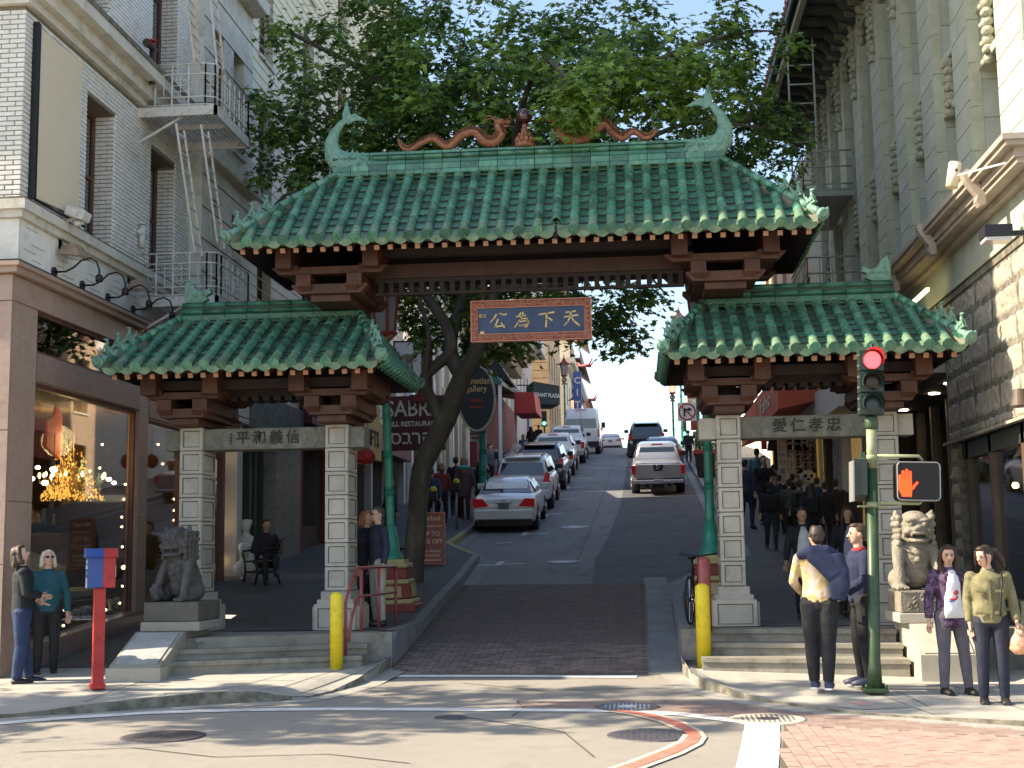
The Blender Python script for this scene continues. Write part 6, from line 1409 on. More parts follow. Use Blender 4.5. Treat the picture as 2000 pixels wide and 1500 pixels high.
# ---------------------------------------------------------------- right row further up
def block(name, label, x0, x1, y0, y1, z0, z1, mt, n, rows=0, cols=0, wz=None, ww=.9, cornice=None, pil=None, trim='trim', gl='glassd', frame='wframe', depth=.25, endwin=None):
    """street building: n=+1 front faces +x, -1 faces -x; windows are cut, framed and glazed"""
    t = thing(name, label, 'building', ((x0+x1)/2, (y0+y1)/2, z0)); xf = x1 if n > 0 else x0
    hs = []
    if rows:
        for (za, zb) in wz:
            for c in range(cols): yc = y0+(y1-y0)*(c+.5)/cols; hs.append((yc-ww/2, yc+ww/2, za, zb))
    w = MB(); wall_with_holes(w, xf, n, y0, y1, z0, z1, hs, depth)
    w.add([(x0, y0, z0), (x1, y0, z0), (x1, y0, z1), (x0, y0, z1)], [(0, 1, 2, 3)]); w.add([(x0, y1, z0), (x1, y1, z0), (x1, y1, z1), (x0, y1, z1)], [(3, 2, 1, 0)]); w.add([(x0, y0, z1), (x1, y0, z1), (x1, y1, z1), (x0, y1, z1)], [(0, 1, 2, 3)])
    xb = x0 if n > 0 else x1; w.add([(xb, y0, z0), (xb, y1, z0), (xb, y1, z1), (xb, y0, z1)], [(0, 1, 2, 3)])
    wl_ = w.build('wall', M[mt], t)
    for h in hs: window(t, xf, n, *h, depth*.8, .07, mt=frame, gl=gl, sill=trim, back=False)
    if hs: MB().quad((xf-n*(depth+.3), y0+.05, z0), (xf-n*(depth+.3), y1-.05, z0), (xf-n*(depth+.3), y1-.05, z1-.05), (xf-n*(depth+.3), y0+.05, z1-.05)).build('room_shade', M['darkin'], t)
    if cornice: MB().box(min(xf, xf+n*cornice), max(xf, xf+n*cornice), y0-.02, y1+.02, z1-.5, z1+.02).box(min(xf, xf+n*cornice*.5), max(xf, xf+n*cornice*.5), y0, y1, z1-.8, z1-.5).build('cornice', M[trim], t)
    for p in (pil or []): MB().box(min(xf, xf+n*.18), max(xf, xf+n*.18), p-.35, p+.35, z0, z1-.5).build('pilaster', M[trim], t)
    return t, wl_
M['redbrick'] = mat('red_brown_brick', (.36, .20, .13), .85, col2=(.45, .27, .18), nscale=6, coord='geo'); M['lightbrick'] = mat('pale_brick', (.45, .30, .2), .85, col2=(.55, .40, .29), nscale=6, coord='geo')  # pale brick is the wall's own tone
M['awning_red'] = mat('orange_red_awning', (.62, .10, .05), .6, col2=(.68, .13, .07), nscale=2, coord='geo'); M['poster'] = mat('poster_paper', (.62, .60, .58), .6, col2=(.20, .20, .28), nscale=7, namt=.3)
M['amber_dim'] = mat('display_panel', (.10, .07, .045), .6, col2=(.30, .2, .10), nscale=8, emit=(1, .65, .25), estr=.08)  # brown panels with a faint glow put into the colour, no lamp
b, wl_ = block('brick_building', 'light brick building with fire escape beyond the green one, right side', XR+.1, 20, 36.2, 50, 1.5, 12.6, 'lightbrick', -1, 2, 5, [(7.2, 9.2), (10.0, 11.8)], 1.2)
bk = MB()
for r in range(48):
    for c in range(12):
        if (r+c) % 3: bk.box(XR+.15+.42*c, XR+.15+.42*c+.40, 36.18, 36.2, 7+.11*r, 7.1+.11*r)
bk.build('brick_courses', M['redbrick'], wl_, kind='stuff')
shop_r = thing('storefront', 'shops with hanging goods behind the crowd under the right arch', 'shopfront', (XR, 32, 1.6))
MB().box(XR+.3, XR+.4, 28.1, 50, 1.2, 7).build('back_wall', M['darkin'], shop_r)
for k in range(7):
    y = 28.6+3*k; MB().box(XR-.02, XR+.3, y, y+.4, 1.2, 6).build('door_post', M['offwhite' if k % 2 else 'brown_wood'], shop_r)
    MB().box(XR+.1, XR+.2, y+.5, y+2.6, 1.5+.08*k*3, 4.2+.1*k*3).build('display_window', M['amber_dim' if k % 2 == 0 else 'poster'], shop_r)
MB().box(XR-.6, XR+.3, 28.1, 36, 4.6, 5.3).build('fascia', M['offwhite'], shop_r)
aw = thing('awning', 'orange-red box awning with white script, behind the right gateway', 'awning', (4.0, 34, 5.0))
MB().hexa([(3.35, 31.8, 4.95), (XR, 31.8, 5.25), (XR, 37.5, 5.25), (3.35, 37.5, 4.95), (3.35, 31.8, 5.85), (XR, 31.8, 6.2), (XR, 37.5, 6.2), (3.35, 37.5, 5.85)]).build('canopy', M['awning_red'], aw)
tx = MB(); text_mb(tx, 'Fabio', frameM((4.45, 31.79, 5.58), (1, 0, .05)), .34, depth=.01); text_mb(tx, 'Fabio', frameM((3.34, 34.9, 5.42), (0, -1, 0)), .62, depth=.01, sx=2.2); tx.build('lettering', M['cream'], aw)
aw2 = thing('awning', 'second orange-red canopy, further up under the right arch', 'awning', (4.0, 40, 5.6))
MB().hexa([(3.4, 38.2, 5.0), (XR, 38.2, 5.5), (XR, 44, 5.5), (3.4, 44, 5.0), (3.4, 38.2, 5.9), (XR, 38.2, 6.8), (XR, 44, 6.8), (3.4, 44, 5.9)]).build('canopy', M['awning_red'], aw2)
# poster stands, goods, panda figure
for k, (px, py, w_, h_, lab) in enumerate([(1556, 925, 1.0, 2.3, 'tall poster board covered in pictures, behind the crowd'), (1583, 905, .85, 1.3, 'poster board with a map-like print, right of the tall board'), (1549, 868, .4, .45, 'small bright framed sheet above the poster boards, left'), (1567, 866, .45, .5, 'small bright framed sheet above the poster boards, right')]):
    y = 37.5; p = onY(px, py, y); t = thing('poster_board', lab, 'poster', tuple(p), frame='local'); MB().box(-w_/2, w_/2, 0, .03, -h_/2, h_/2).build('frame', M['offwhite'], t)
    m = MB()
    for i in range(int(w_/.2)):
        for j in range(int(h_/.22)): m.box(-w_/2+.04+.2*i, -w_/2+.2+.2*i, -.012, .0, -h_/2+.04+.22*j, -h_/2+.22+.22*j)
    m.build('printed_sheets', M['poster'] if k < 2 else M['lit_sheet'] if 'lit_sheet' in M else M['white'], t, kind='stuff')
pn = thing('panda_figure', 'large panda figure standing by the poster boards, right pavement', 'figure', tuple(onY(1580, 985, 36.0)), frame='local')
M['fur_w'] = mat('white_fur', (.6, .6, .58), .9); M['fur_b'] = mat('black_fur', (.02, .02, .02), .9)
MB().ball((0, 0, .2), (.28, .22, .35), 12).build('body', M['fur_w'], pn); hd = MB().ball((0, 0, .72), (.22, .19, .19), 12).build('head', M['fur_w'], pn)
for s in (-1, 1): MB().ball((s*.18, 0, .9), .07, 8).build('ear', M['fur_b'], pn); MB().ball((s*.08, -.16, .74), (.045, .03, .055), 8).build('eye_patch', M['fur_b'], pn); MB().tube([(s*.24, -.05, .4), (s*.3, -.2, .2)], [.09, .08], 8).build('arm', M['fur_b'], pn)
MB().ball((0, -.19, .66), (.05, .04, .03), 8).build('nose', M['fur_b'], pn)
for k, (px, py, w_, h_, mt, lab) in enumerate([(1492, 862, .35, .45, 'red', 'red shirt hanging at the shop front, behind the right pillar'), (1525, 880, .6, 1.1, 'black', 'dark jacket hanging on a rack behind the crowd'), (1543, 890, .5, .9, 'rust_wood', 'brown jacket hanging beside the poster boards')]):
    p = onY(px, py, 37.8); t = thing('hanging_garment', lab, 'garment', tuple(p), frame='local')
    MB().prism([(-w_/2, h_/2-.1), (-.1, h_/2), (.1, h_/2), (w_/2, h_/2-.1), (w_/2+.08, 0), (w_/2-.1, 0), (w_/2-.1, -h_/2), (-w_/2+.1, -h_/2), (-w_/2+.1, 0), (-w_/2-.08, 0)], -.06, .06, 'y').build('garment', M[mt], t); MB().tube([(-.15, 0, h_/2-.02), (0, 0, h_/2+.05), (.15, 0, h_/2-.02)], .012, 6).build('hanger', M['greymetal'], t)
# ---------------------------------------------------------------- left row up the hill
M['orange_wall'] = mat('orange_facade', (.62, .24, .10), .7, col2=(.7, .32, .16), nscale=2, coord='geo'); M['cream_wall'] = mat('cream_wall', (.80, .70, .52), .8, col2=(.85, .76, .60), nscale=1, coord='geo', dirt=(.5, .42, .3), dscale=1.5, damt=.4); M['white_wall'] = mat('white_wall', (.70, .66, .60), .8, col2=(.77, .74, .68), nscale=1, coord='geo')
M['pink_wall'] = mat('peach_wall', (.72, .53, .40), .8, col2=(.78, .6, .47), nscale=1, coord='geo'); M['tan_wall'] = mat('tan_masonry', (.58, .40, .22), .8, col2=(.66, .48, .29), nscale=2, coord='geo')
M['brown_trim'] = mat('brown_cornice', (.24, .17, .12), .8, col2=(.36, .28, .2), nscale=4, coord='geo'); M['maroon'] = mat('maroon_sign', (.085, .012, .02), .5, col2=(.12, .02, .03), nscale=3)
M['beige_trim'] = mat('beige_pilaster', (.50, .42, .30), .8, col2=(.58, .5, .38), nscale=3, coord='geo'); M['redwall'] = mat('dark_red_wall', (.19, .03, .03), .7, col2=(.26, .05, .045), nscale=3, coord='geo')
tb, tw = block('tall_building', 'tall cream building rising behind the tree on the left', -20, XL-.02, 26.0, 45.2, 4.9, 24, 'cream_wall', 1, 6, 5, [(6.2, 8.3), (9.4, 11.5), (12.6, 14.7), (15.8, 17.9), (19.0, 21.1)], 1.1, .5)
sd = MB()
for k in range(80): sd.box(XL-.03, XL-.005, 26.0, 45.15, 5.0+.237*k, 5.012+.237*k)
sd.build('clapboard_lines', M['trim'], tw, kind='stuff')
low, _ = block('low_building', 'low white building between two taller ones on the left, behind the trunk', -20, XL, 45.4, 49.4, 2.5, 9.0, 'white_wall', 1, 1, 2, [(6.4, 8.2)], .9, .3)
pk, _ = block('peach_building', 'peach coloured tower behind the leaves, left of the sky', -24, -12, 50, 62, 3, 24.5, 'pink_wall', 1, 4, 4, [(10, 12), (14, 16), (18, 20)], 1.2, .6)
wh, _ = block('white_building', 'long white building with beige pilasters and a brown cornice, left side uphill', -20, XL, 49.5, 84, 3.2, 13.9, 'white_wall', 1, 2, 13, [(9.2, 10.9), (11.5, 12.9)], 1.2, .9, [50, 52.7, 55.4, 58, 60.8, 63.5, 66, 69, 72, 75, 78, 81], 'beige_trim')
MB().box(XL, XL+1.2, 49.5, 84, 13.4, 14.0).box(XL, XL+.8, 49.5, 84, 12.7, 13.4).build('brown_cornice', M['brown_trim'], wh)
fw, _ = block('fire_escape_building', 'white building with a fire escape, above the red awning', -20, XL+.3, 84.3, 98, 8, 25.5, 'white_wall', 1, 4, 5, [(12, 14), (15.5, 17.5), (19, 21), (22, 24)], 1.2, .8)
for z in (15.2, 18.6): MB().box(XL+.3, XL+1.8, 86, 92, z-.15, z).box(XL+1.75, XL+1.8, 86, 92, z, z+1.0).box(XL+.3, XL+1.8, 86, 86.05, z, z+1.0).build('fire_escape_balcony', M['whitemetal'], fw)
tn, tnw = block('tan_building', 'tan rusticated building at mid hill, left of the city sign', -20, -6.6, 100, 116, 8.5, 24, 'tan_wall', 1, 4, 5, [(12, 14), (15.5, 17.5), (19, 21)], 1.4, 1.0)
for k in range(22): MB().box(-7.9, -6.55, 99.93, 100.0, 10+.6*k+.06, 10.6+.6*k).build('stone_course', M['tan_wall'], tnw)
bg, _ = block('beige_building', 'beige building uphill before the pagoda roofs, left side', -20, -6.2, 118, 150, 5, 19, 'cream_wall', 1, 3, 8, [(12, 13.5), (15, 17)], 1.4, .8)
def pagoda(x, y, z, w, L, label, n, grp='pagoda roofs at the crest'):
    """balcony building with stacked flying-eave roofs"""
    t = thing('pagoda_building', label, 'building', (x, y, 0))
    MB().box(x-8, x, y, y+L, -4, z).build('wall', M['cream_wall'], t)
    for k in range(n):
        zz = z-3.2*k; e = 1.6
        m = MB(); A = [(x+e, y-1.0, zz+.0), (x+e, y+L+1, zz), (x, y+L, zz+1.1), (x, y, zz+1.1)]
        m.add(A+[(p[0], p[1], p[2]-.15) for p in A], [(0, 1, 2, 3), (7, 6, 5, 4), (0, 4, 5, 1), (3, 7, 4, 0)]); m.add([(x-8, y-1.0, zz), (x+e, y-1.0, zz), (x, y, zz+1.1), (x-8, y, zz+1.1)], [(0, 1, 2, 3), (3, 2, 1, 0)])
        m.build('flying_eave', M['pag_roof'], t)
        MB().tube([(x, y, zz+1.1), (x+e*.7, y-.7, zz+.25), (x+e+.3, y-1.2, zz+.25), (x+e+.6, y-1.5, zz+.8)], [.15, .12, .12, .05], 6).tube([(x+e*.5, y-1, zz+.2), (x+e+.4, y-1.0, zz+.1), (x+e+.7, y-1.0, zz+.6)], [.1, .1, .04], 6).build('upturned_corner', M['pag_tip'], t)
        MB().box(x, x+1.0, y, y+L, zz-2.2, zz-2.05).box(x+.95, x+1.0, y, y+L, zz-2.05, zz-1.2).build('balcony', M['pag_roof'], t)
    return t
M['pag_roof'] = mat('dark_pagoda_tile', (.12, .05, .045), .6, col2=(.2, .08, .06), nscale=3, coord='geo'); M['pag_tip'] = mat('red_pagoda_tip', (.26, .03, .028), .5)
pagoda(-6.3, 128, 22.5, 0, 10, 'tallest red-tipped pagoda roof on the left skyline', 2); pagoda(-6.6, 150, 18.5, 0, 14, 'second red pagoda roof down the left skyline', 3); pagoda(-6.6, 176, 17.5, 0, 20, 'dark stacked pagoda eaves at the crest, left side', 4); pagoda(-6.6, 215, 14.5, 0, 24, 'farthest tiny pagoda eaves above the white sedan', 3)
# ground floors on the left
gfl = thing('storefront', 'dark souvenir shop front with hanging goods, between marble pier and tree', 'shopfront', (XL, 38, 1.9))
MB().box(XL-.6, XL-.5, 31, 49, 1.2, 5).build('back_wall', M['darkin'], gfl)
for k in range(7): MB().box(XL-.2, XL+.02, 31.0+2.8*k, 31.25+2.8*k, 1.2, 5.2).build('door_post', M['redwall' if k < 3 else 'offwhite'], gfl)
MB().box(XL-.2, XL+.3, 31, 45, 4.8, 5.6).build('fascia', M['maroon'], gfl)
MB().box(XL-.4, XL-.2, 32, 33.5, 1.6, 2.4).build('counter', M['brown_wood'], gfl)
wsf = thing('storefront', 'white shop front with tall glass doors under the oval sign', 'shopfront', (XL, 55, 4))
for k in range(12): MB().box(XL+.02, XL+.2, 45.6+2.6*k, 46.0+2.6*k, 2.6+.13*2.6*k, 8.4).build('shop_pilaster', M['beige_trim' if k % 2 else 'white'], wsf); MB().box(XL+.0, XL+.04, 46.0+2.6*k, 48.2+2.6*k, 2.8+.13*2.6*k, 7.6).build('shop_window', M['carglass'], wsf)
rs2 = thing('red_storefront', 'dark red painted shop wall with a green tiled canopy, uphill left', 'shopfront', (XL, 78, 7))
MB().box(XL, XL+.5, 62, 82, 4.5, 10.3).build('wall', M['redwall'], rs2)
MB().hexa([(XL+.3, 60, 9.6), (XL+1.9, 60, 9.3), (XL+1.9, 76, 10.3), (XL+.3, 76, 10.6), (XL+.3, 60, 10.9), (XL+1.9, 60, 9.5), (XL+1.9, 76, 10.5), (XL+.3, 76, 11.9)]).build('tiled_canopy', M['tile_dark'], rs2)
for y in (60.2, 68, 75.8): MB().bar((XL+1.8, y, road_z(y)), (XL+1.8, y, 9.6), .14).build('canopy_post', M['white'], rs2)
def sign(name, label, c, w, h, mt, rot=0, th=.12, texts=(), frame=None, cat='sign', group=None):
    """board facing the camera side (-y) in its own frame; texts: (string, x, z, size, material, sx)"""
    t = thing(name, label, cat, c, frame='local', rot=rot, group=group)
    MB().box(-w/2, w/2, 0, th, -h/2, h/2).build('board', M[mt], t)
    if frame: e = .04*max(w, h)**.5; MB().box(-w/2-e, w/2+e, -.01, th+.01, h/2, h/2+e).box(-w/2-e, w/2+e, -.01, th+.01, -h/2-e, -h/2).box(-w/2-e, -w/2, -.01, th+.01, -h/2, h/2).box(w/2, w/2+e, -.01, th+.01, -h/2, h/2).build('frame', M[frame], t)
    for k, (s, x, z, sz, m2, sx) in enumerate(texts): m = MB(); text_mb(m, s, frameM((x, -.002, z), (1, 0, 0)), sz, depth=.012, bold=.006, sx=sx); m.build('lettering', M[m2], t)
    return t
y = 36.; sign('restaurant_sign', 'maroon restaurant sign with large white latin and hebrew lettering behind the tree', tuple(onY(812, 826, y)), 1.62, 1.5, 'maroon', texts=[('SABRA', -.05, .38, .62, 'cream', .86), ('GRILL RESTAURANT', -.12, -.03, .19, 'cream', .92), ('סברה', -.12, -.42, .50, 'cream', 1.0)])
sign('restaurant_sign', 'tall maroon framed blade sign with a white panel, above the restaurant board', tuple(onY(797, 712, y)), .74, 1.25, 'white', frame='maroon', texts=[('קלוכ', 0, -.5, .2, 'maroon', 1)])
s_ = MB().ball((0, 0, 0), (.2, .02, .13), 8).tube([(-.2, 0, 0), (-.3, 0, .1), (-.22, 0, .2)], .03, 6).tube([(-.1, 0, -.1), (-.12, 0, -.3)], .03, 6).tube([(.12, 0, -.1), (.14, 0, -.3)], .03, 6).tube([(.18, 0, .05), (.24, 0, .2)], .05, 6).build('painted_animal', M['brown_trim']); s_.location = onY(795, 700, y-.02); tag(s_, 'small animal silhouette on the white blade sign panel', 'emblem')
sign('restaurant_sign', 'narrow dark blade sign with gold letters behind the tree fork', tuple(onY(830, 725, y+.5)), .42, 1.6, 'maroon', texts=[('B', 0, .5, .3, 'gold', 1), ('R', 0, .1, .3, 'gold', 1), ('A', 0, -.6, .4, 'gold', 1)])
sign('canopy_sign', 'maroon small plate with red lettering over the restaurant board', tuple(onY(825, 778, y-.1)), .7, .22, 'maroon', texts=[('SALE', 0, 0, .2, 'red', 1.1)])
gt = sign('gift_shop_sign', 'yellow awning sign with black letters beside the left pillar', (-6.3, 30.6, 4.42), 3.6, .95, 'signyellow' if 'signyellow' in M else 'yellow', rot=R(90), texts=[('GIFTS', .65, 0, .55, 'ink', 1.15)])
M['signyellow'] = mat('ochre_sign', (.62, .40, .12), .6, col2=(.66, .46, .16), nscale=2); gt.children[0].data.materials[0] = M['signyellow']
gw2 = thing('awning', 'ochre canopy top over the gift shop sign', 'awning', (-6.6, 30, 4.9)); MB().box(-6.9, -6.33, 28.8, 32.4, 4.9, 5.3).build('canopy', M['signyellow'], gw2)
og = thing('oval_sign', 'dark oval gallery sign with gold script hanging over the left pavement', 'sign', tuple(onY(931, 778, 41.5)), frame='local')
MB().tube([(0, 0, 0), (0, .14, 0)], [(.56, 1.02)]*2, 40, up=(0, 0, 1), smooth=False).build('board', M['oval'] if 'oval' in M else M['navy'], og)
rg = MB(); P = [(.57*math.cos(a), .0, 1.03*math.sin(a)) for a in [2*PI*k/40 for k in range(41)]]; rg.tube(P, .035, 6); rg.tube([(p[0], .14, p[2]) for p in P], .035, 6); rg.build('rim', M['beige_trim'], og)
M['oval'] = mat('oval_green_black', (.018, .028, .03), .5)
for o in og.children:
    if o.name.startswith('board'): o.data.materials[0] = M['oval']
for (s, x, z, sz, mt) in (('Venetian', 0, .55, .30, 'gold'), ('gallery', 0, .30, .28, 'gold'), ('MASKS', 0, -.08, .15, 'red'), ('& GLASS', 0, -.28, .12, 'red')): m = MB(); text_mb(m, s, frameM((x, -.01, z), (1, 0, 0)), sz, depth=.01, bold=.004, sx=.9); m.build('lettering', M[mt], og)
MB().bar((-.9, .07, 1.1), (.0, .07, 1.1), .04).bar((0, .07, 1.02), (0, .07, 1.12), .04).bar((-2.9, .07, 1.1), (-.9, .07, 1.1), .04).build('bracket', M['black'], og)
sign('parking_sign', 'small white parking restriction sign with red heading on the teal lamp post', tuple(onY(928, 848, 42.4)), .36, .48, 'white', th=.02, texts=[('NO PARKING', 0, .16, .075, 'red', .8), ('7AM TO 9AM', 0, .02, .07, 'red', .8), ('MON-FRI', 0, -.12, .07, 'red', .8)])
rd = thing('awning', 'red box awning above the left pavement, left of the dark one', 'awning', tuple(onY(1026, 785, 66)), frame='local')
MB().hexa([(-.55, 0, -.55), (.55, 0, -.55), (.55, 4, -.45), (-.55, 4, -.45), (-.55, 0, .5), (.42, 0, .5), (.42, 4, .6), (-.55, 4, .6)]).build('canopy', M['red_awn'] if 'red_awn' in M else M['red'], rd)
MB().bar((-2.2, .3, .5), (-.5, .3, .5), .06).build('bracket', M['black'], rd)
gp = thing('awning', 'dark hotel canopy with white capital letters, mid hill on the left', 'awning', tuple(onY(1068, 768, 73)), frame='local', rot=R(14))
MB().hexa([(-.75, 0, -.6), (.72, 0, -.62), (.72, 2.5, -.6), (-.75, 2.5, -.6), (-.75, 0, .66), (.72, 0, .42), (.72, 2.5, .42), (-.75, 2.5, .66)]).build('canopy', M['oval'], gp)
m = MB(); text_mb(m, 'GRANT PLAZA', frameM((0, -.006, -.12), (1, 0, -.06)), .30, depth=.01, bold=.006, sx=.72); m.build('lettering', M['white'], gp)
MB().bar((-2.4, .5, .5), (-.7, .5, .5), .06).build('bracket', M['black'], gp)
dk_ = thing('awning', 'black canopy sloping out from the white building, above the oval sign', 'awning', tuple(onY(1000, 705, 62)), frame='local')
MB().hexa([(-1.6, 0, -.9), (-.1, 0, -.9), (-.1, 3, -.9), (-1.6, 3, -.9), (-1.6, 0, 1.2), (-1.4, 0, 1.2), (-1.4, 3, 1.2), (-1.6, 3, 1.2)]).build('canopy', M['black'], dk_)
MB().box(-.12, -.04, -.05, 3, -.95, -.8).build('edge', M['beige_trim'], dk_)
cs = sign('city_sign', 'tall blue vertical sign with white letters, far up the left row', tuple(onY(1129, 830, 104)), .62, 8.5, 'cityblue' if 'cityblue' in M else 'blue', th=.3)
for k, ch in enumerate('CITYOFHK'): m = MB(); text_mb(m, ch, frameM((0, -.002, 3.5-.95*k), (1, 0, 0)), .72, depth=.02, bold=.02); m.build('lettering', M['white'], cs)
M['cityblue'] = mat('sign_blue', (.05, .13, .42), .4); cs.children[0].data.materials[0] = M['cityblue']
# red paper lanterns by the gift shop
for k, (px, py, yy, r, lab) in enumerate([(718, 891, 27.0, .165, 'large round red paper lantern beside the left pillar'), (704, 892, 27.6, .14, 'smaller red paper lantern half hidden by the left pillar')]):
    t = thing('paper_lantern', lab, 'lantern', tuple(onY(px, py, yy)), frame='local'); MB().lathe([(r*.3, -r), (r*.75, -r*.75), (r, -.2*r), (r, .2*r), (r*.75, r*.75), (r*.3, r)], n=18).build('shade', M['lantern_paper'] if 'lantern_paper' in M else M['red'], t); MB().lathe([(r*.32, r), (r*.32, r*1.12), (.01, r*1.14)], n=12).lathe([(.01, -r*1.14), (r*.32, -r*1.12), (r*.32, -r)], n=12).build('cap', M['gold'], t); MB().bar((0, 0, r), (0, 0, r+.6), .008).build('cord', M['black'], t)
# ---------------------------------------------------------------- right row uphill
org, _ = block('orange_building', 'orange pagoda-topped building, far up on the right', 7.2, 20, 84, 110, 7, 17.5, 'orange_wall', -1, 2, 8, [(12, 13.5), (15, 16.5)], 1.4, .6)
pale, _ = block('pale_building', 'pale building behind the right lamp posts', 6.4, 20, 50.3, 83, 3, 12, 'white_wall', -1, 2, 10, [(8, 9.5), (10, 11.3)], 1.4, .3)
for k, (yy, z, lab) in enumerate([(86, 13.5, 'red pagoda eave over the orange building, lower right row'), (98, 17, 'red pagoda eave further up the right row')]):
    t = thing('pagoda_eave', lab, 'roof', (6.5, yy, z)); A = [(5.4, yy, z), (7.3, yy, z), (7.3, yy+9, z), (5.4, yy+9, z)]; B_ = [(6.6, yy+.5, z+1), (7.3, yy+.5, z+1), (7.3, yy+8, z+1), (6.6, yy+8, z+1)]
    MB().hexa(A+B_).build('roof', M['pag_tip'], t); MB().tube([(6.4, yy, z+.4), (5.5, yy-.3, z+.1), (5.0, yy-.6, z+.7)], [.15, .12, .05], 6).build('upturned_corner', M['pag_tip'], t)
sign('hanging_sign', 'red and white vertical shop sign right of the lamp posts, uphill', tuple(onY(1354, 738, 66)), .55, 1.9, 'white', frame='red', texts=[('中', 0, .5, .5, 'red', 1), ('國', 0, 0, .5, 'red', 1), ('城', 0, -.5, .5, 'red', 1)])
sign('hanging_sign', 'grey and yellow hanging shop sign, uphill right row', tuple(onY(1354, 790, 66)), .5, .8, 'greymetal', frame='yellow', texts=[('酒', 0, 0, .5, 'cream', 1)])
sign('hanging_sign', 'tall red shop banner beside the teal pole, uphill right row', tuple(onY(1358, 822, 62)), .42, .85, 'red')
ns = thing('turn_sign', 'round no right turn sign in front of the uphill lamp posts', 'sign', tuple(onY(1342, 804, 60)), frame='local')
MB().box(-.42, .42, 0, .02, -.42, .42).build('plate', M['white'], ns)
m = MB(); P = [(.36*math.cos(a), -.01, .36*math.sin(a)) for a in [2*PI*k/24 for k in range(25)]]; m.tube(P, .035, 5); m.bar((-.25, -.01, .25), (.25, -.01, -.25), .05); m.build('prohibition_ring', M['red'], ns)
m = MB().bar((-.12, -.02, -.2), (-.12, -.02, .1), .07).bar((-.12, -.02, .1), (.1, -.02, .1), .07).prism([(.06, .0), (.22, .1), (.06, .2)], -.03, -.0, 'y'); m.build('arrow', M['ink'], ns)
# ---------------------------------------------------------------- street lamps
def dragon_lamp(x, y, z0, label, H=4.6, pedestal=False, lit=True, ped_h=.85):
    t = thing('street_lamp', label, 'street lamp', (x, y, z0), frame='local', group='ornate teal street lamps along the street')
    b = 0
    if pedestal:
        b = ped_h; p = MB().box(-.42, .42, -.42, .42, 0, .14, bev=.02).box(-.34, .34, -.34, .34, .22, .46, bev=.02).box(-.28, .28, -.28, .28, .54, .72, bev=.02); p.build('pedestal_red', M['pedred'], t)
        MB().box(-.38, .38, -.38, .38, .14, .22, bev=.02).box(-.31, .31, -.31, .31, .46, .54, bev=.02).box(-.30, .30, -.30, .30, .72, .80, bev=.02).box(-.24, .24, -.24, .24, .80, .86).build('pedestal_yellow', M['pedyel'], t)
        for k in range(4): mm = Matrix.Rotation(k*PI/2, 4, 'Z'); MB().box(-.2, .2, -.352, -.34, .25, .43, bev=.003, M=mm).build('pedestal_medallion', M['pedyel'], t)
    prof = [(.20, b), (.20, b+.05), (.14, b+.12), (.12, b+.35), (.085, b+.55)]
    MB().lathe(prof, n=14).build('base', M['teal'], t)
    m = MB(); z = b+.5; seg = .62; r = .078
    while z < H: m.lathe([(r, z), (r*.94, z+.1), (r*.94, z+seg-.1), (r, z+seg-.03), (r*1.28, z+seg-.02), (r*1.28, z+seg)], n=12); z += seg; r *= .97
    m.build('pole', M['teal'], t)
    d = MB()
    for s in (0, 1):
        P = [(.16*math.cos(a*1.5+s*PI), .16*math.sin(a*1.5+s*PI), z-.5+a*.16) for a in [k*.6 for k in range(8)]]; d.tube(P, [.03, .05, .06, .06, .06, .055, .05, .07], 8)
    d.build('dragon', M['lampdragon'], t)
    zz = z+.55; rr = .27; h = .75
    g = MB()
    for k in range(6): a, c = 2*PI*k/6, 2*PI*(k+1)/6; g.add([(rr*.7*math.cos(a), rr*.7*math.sin(a), zz-h/2), (rr*.7*math.cos(c), rr*.7*math.sin(c), zz-h/2), (rr*math.cos(c), rr*math.sin(c), zz+h/2), (rr*math.cos(a), rr*math.sin(a), zz+h/2)], [(0, 1, 2, 3)])
    g.build('lantern_glass', M['lampglass' if lit else 'lampglass_off'], t)
    f = MB()
    for k in range(6): a, c = 2*PI*k/6, 2*PI*(k+1)/6; f.bar((rr*.72*math.cos(a), rr*.72*math.sin(a), zz-h/2), (rr*1.02*math.cos(a), rr*1.02*math.sin(a), zz+h/2), .04); f.tube([(rr*math.cos(a), rr*math.sin(a), zz+h/2+.1), (rr*1.7*math.cos(a), rr*1.7*math.sin(a), zz+h/2), (rr*2.0*math.cos(a), rr*2.0*math.sin(a), zz+h/2+.12)], [.03, .03, .015], 5)
    f.build('lantern_frame', M['pag_tip'], t)
    MB().lathe([(rr*1.6, zz+h/2), (rr*1.0, zz+h/2+.12), (rr*.5, zz+h/2+.3), (.04, zz+h/2+.5), (.02, zz+h/2+.7)], n=6, smooth=False).build('lantern_roof', M['pag_tip'], t); MB().lathe([(.1, zz-h/2-.15), (rr*.9, zz-h/2-.03), (rr*.9, zz-h/2)], n=6).build('lantern_foot', M['pag_tip'], t)
    return t
M['pedred'] = mat('pedestal_red', (.20, .03, .02), .6, col2=(.26, .05, .035), nscale=4); M['pedyel'] = mat('pedestal_yellow', (.40, .32, .13), .6, col2=(.48, .4, .2), nscale=5); M['lampdragon'] = mat('lamp_dragon_bronze', (.22, .11, .05), .4, col2=(.35, .22, .1), nscale=9)
M['lampglass'] = mat('lit_lantern_glass', (.7, .5, .4), .4, emit=(1, .6, .4), estr=.7); M['lampglass_off'] = mat('lantern_glass_unlit', (.25, .3, .32), .3)
dragon_lamp(-4.02, 21.7, .72, 'teal lamp post on a red and yellow pedestal beside the tree trunk', 4.2, True, False).rotation_euler = (0, -.035, 0)
dragon_lamp(1.13, 21.7, .72, 'teal lamp post behind the right inner pillar of the gate', 4.4, True, False)
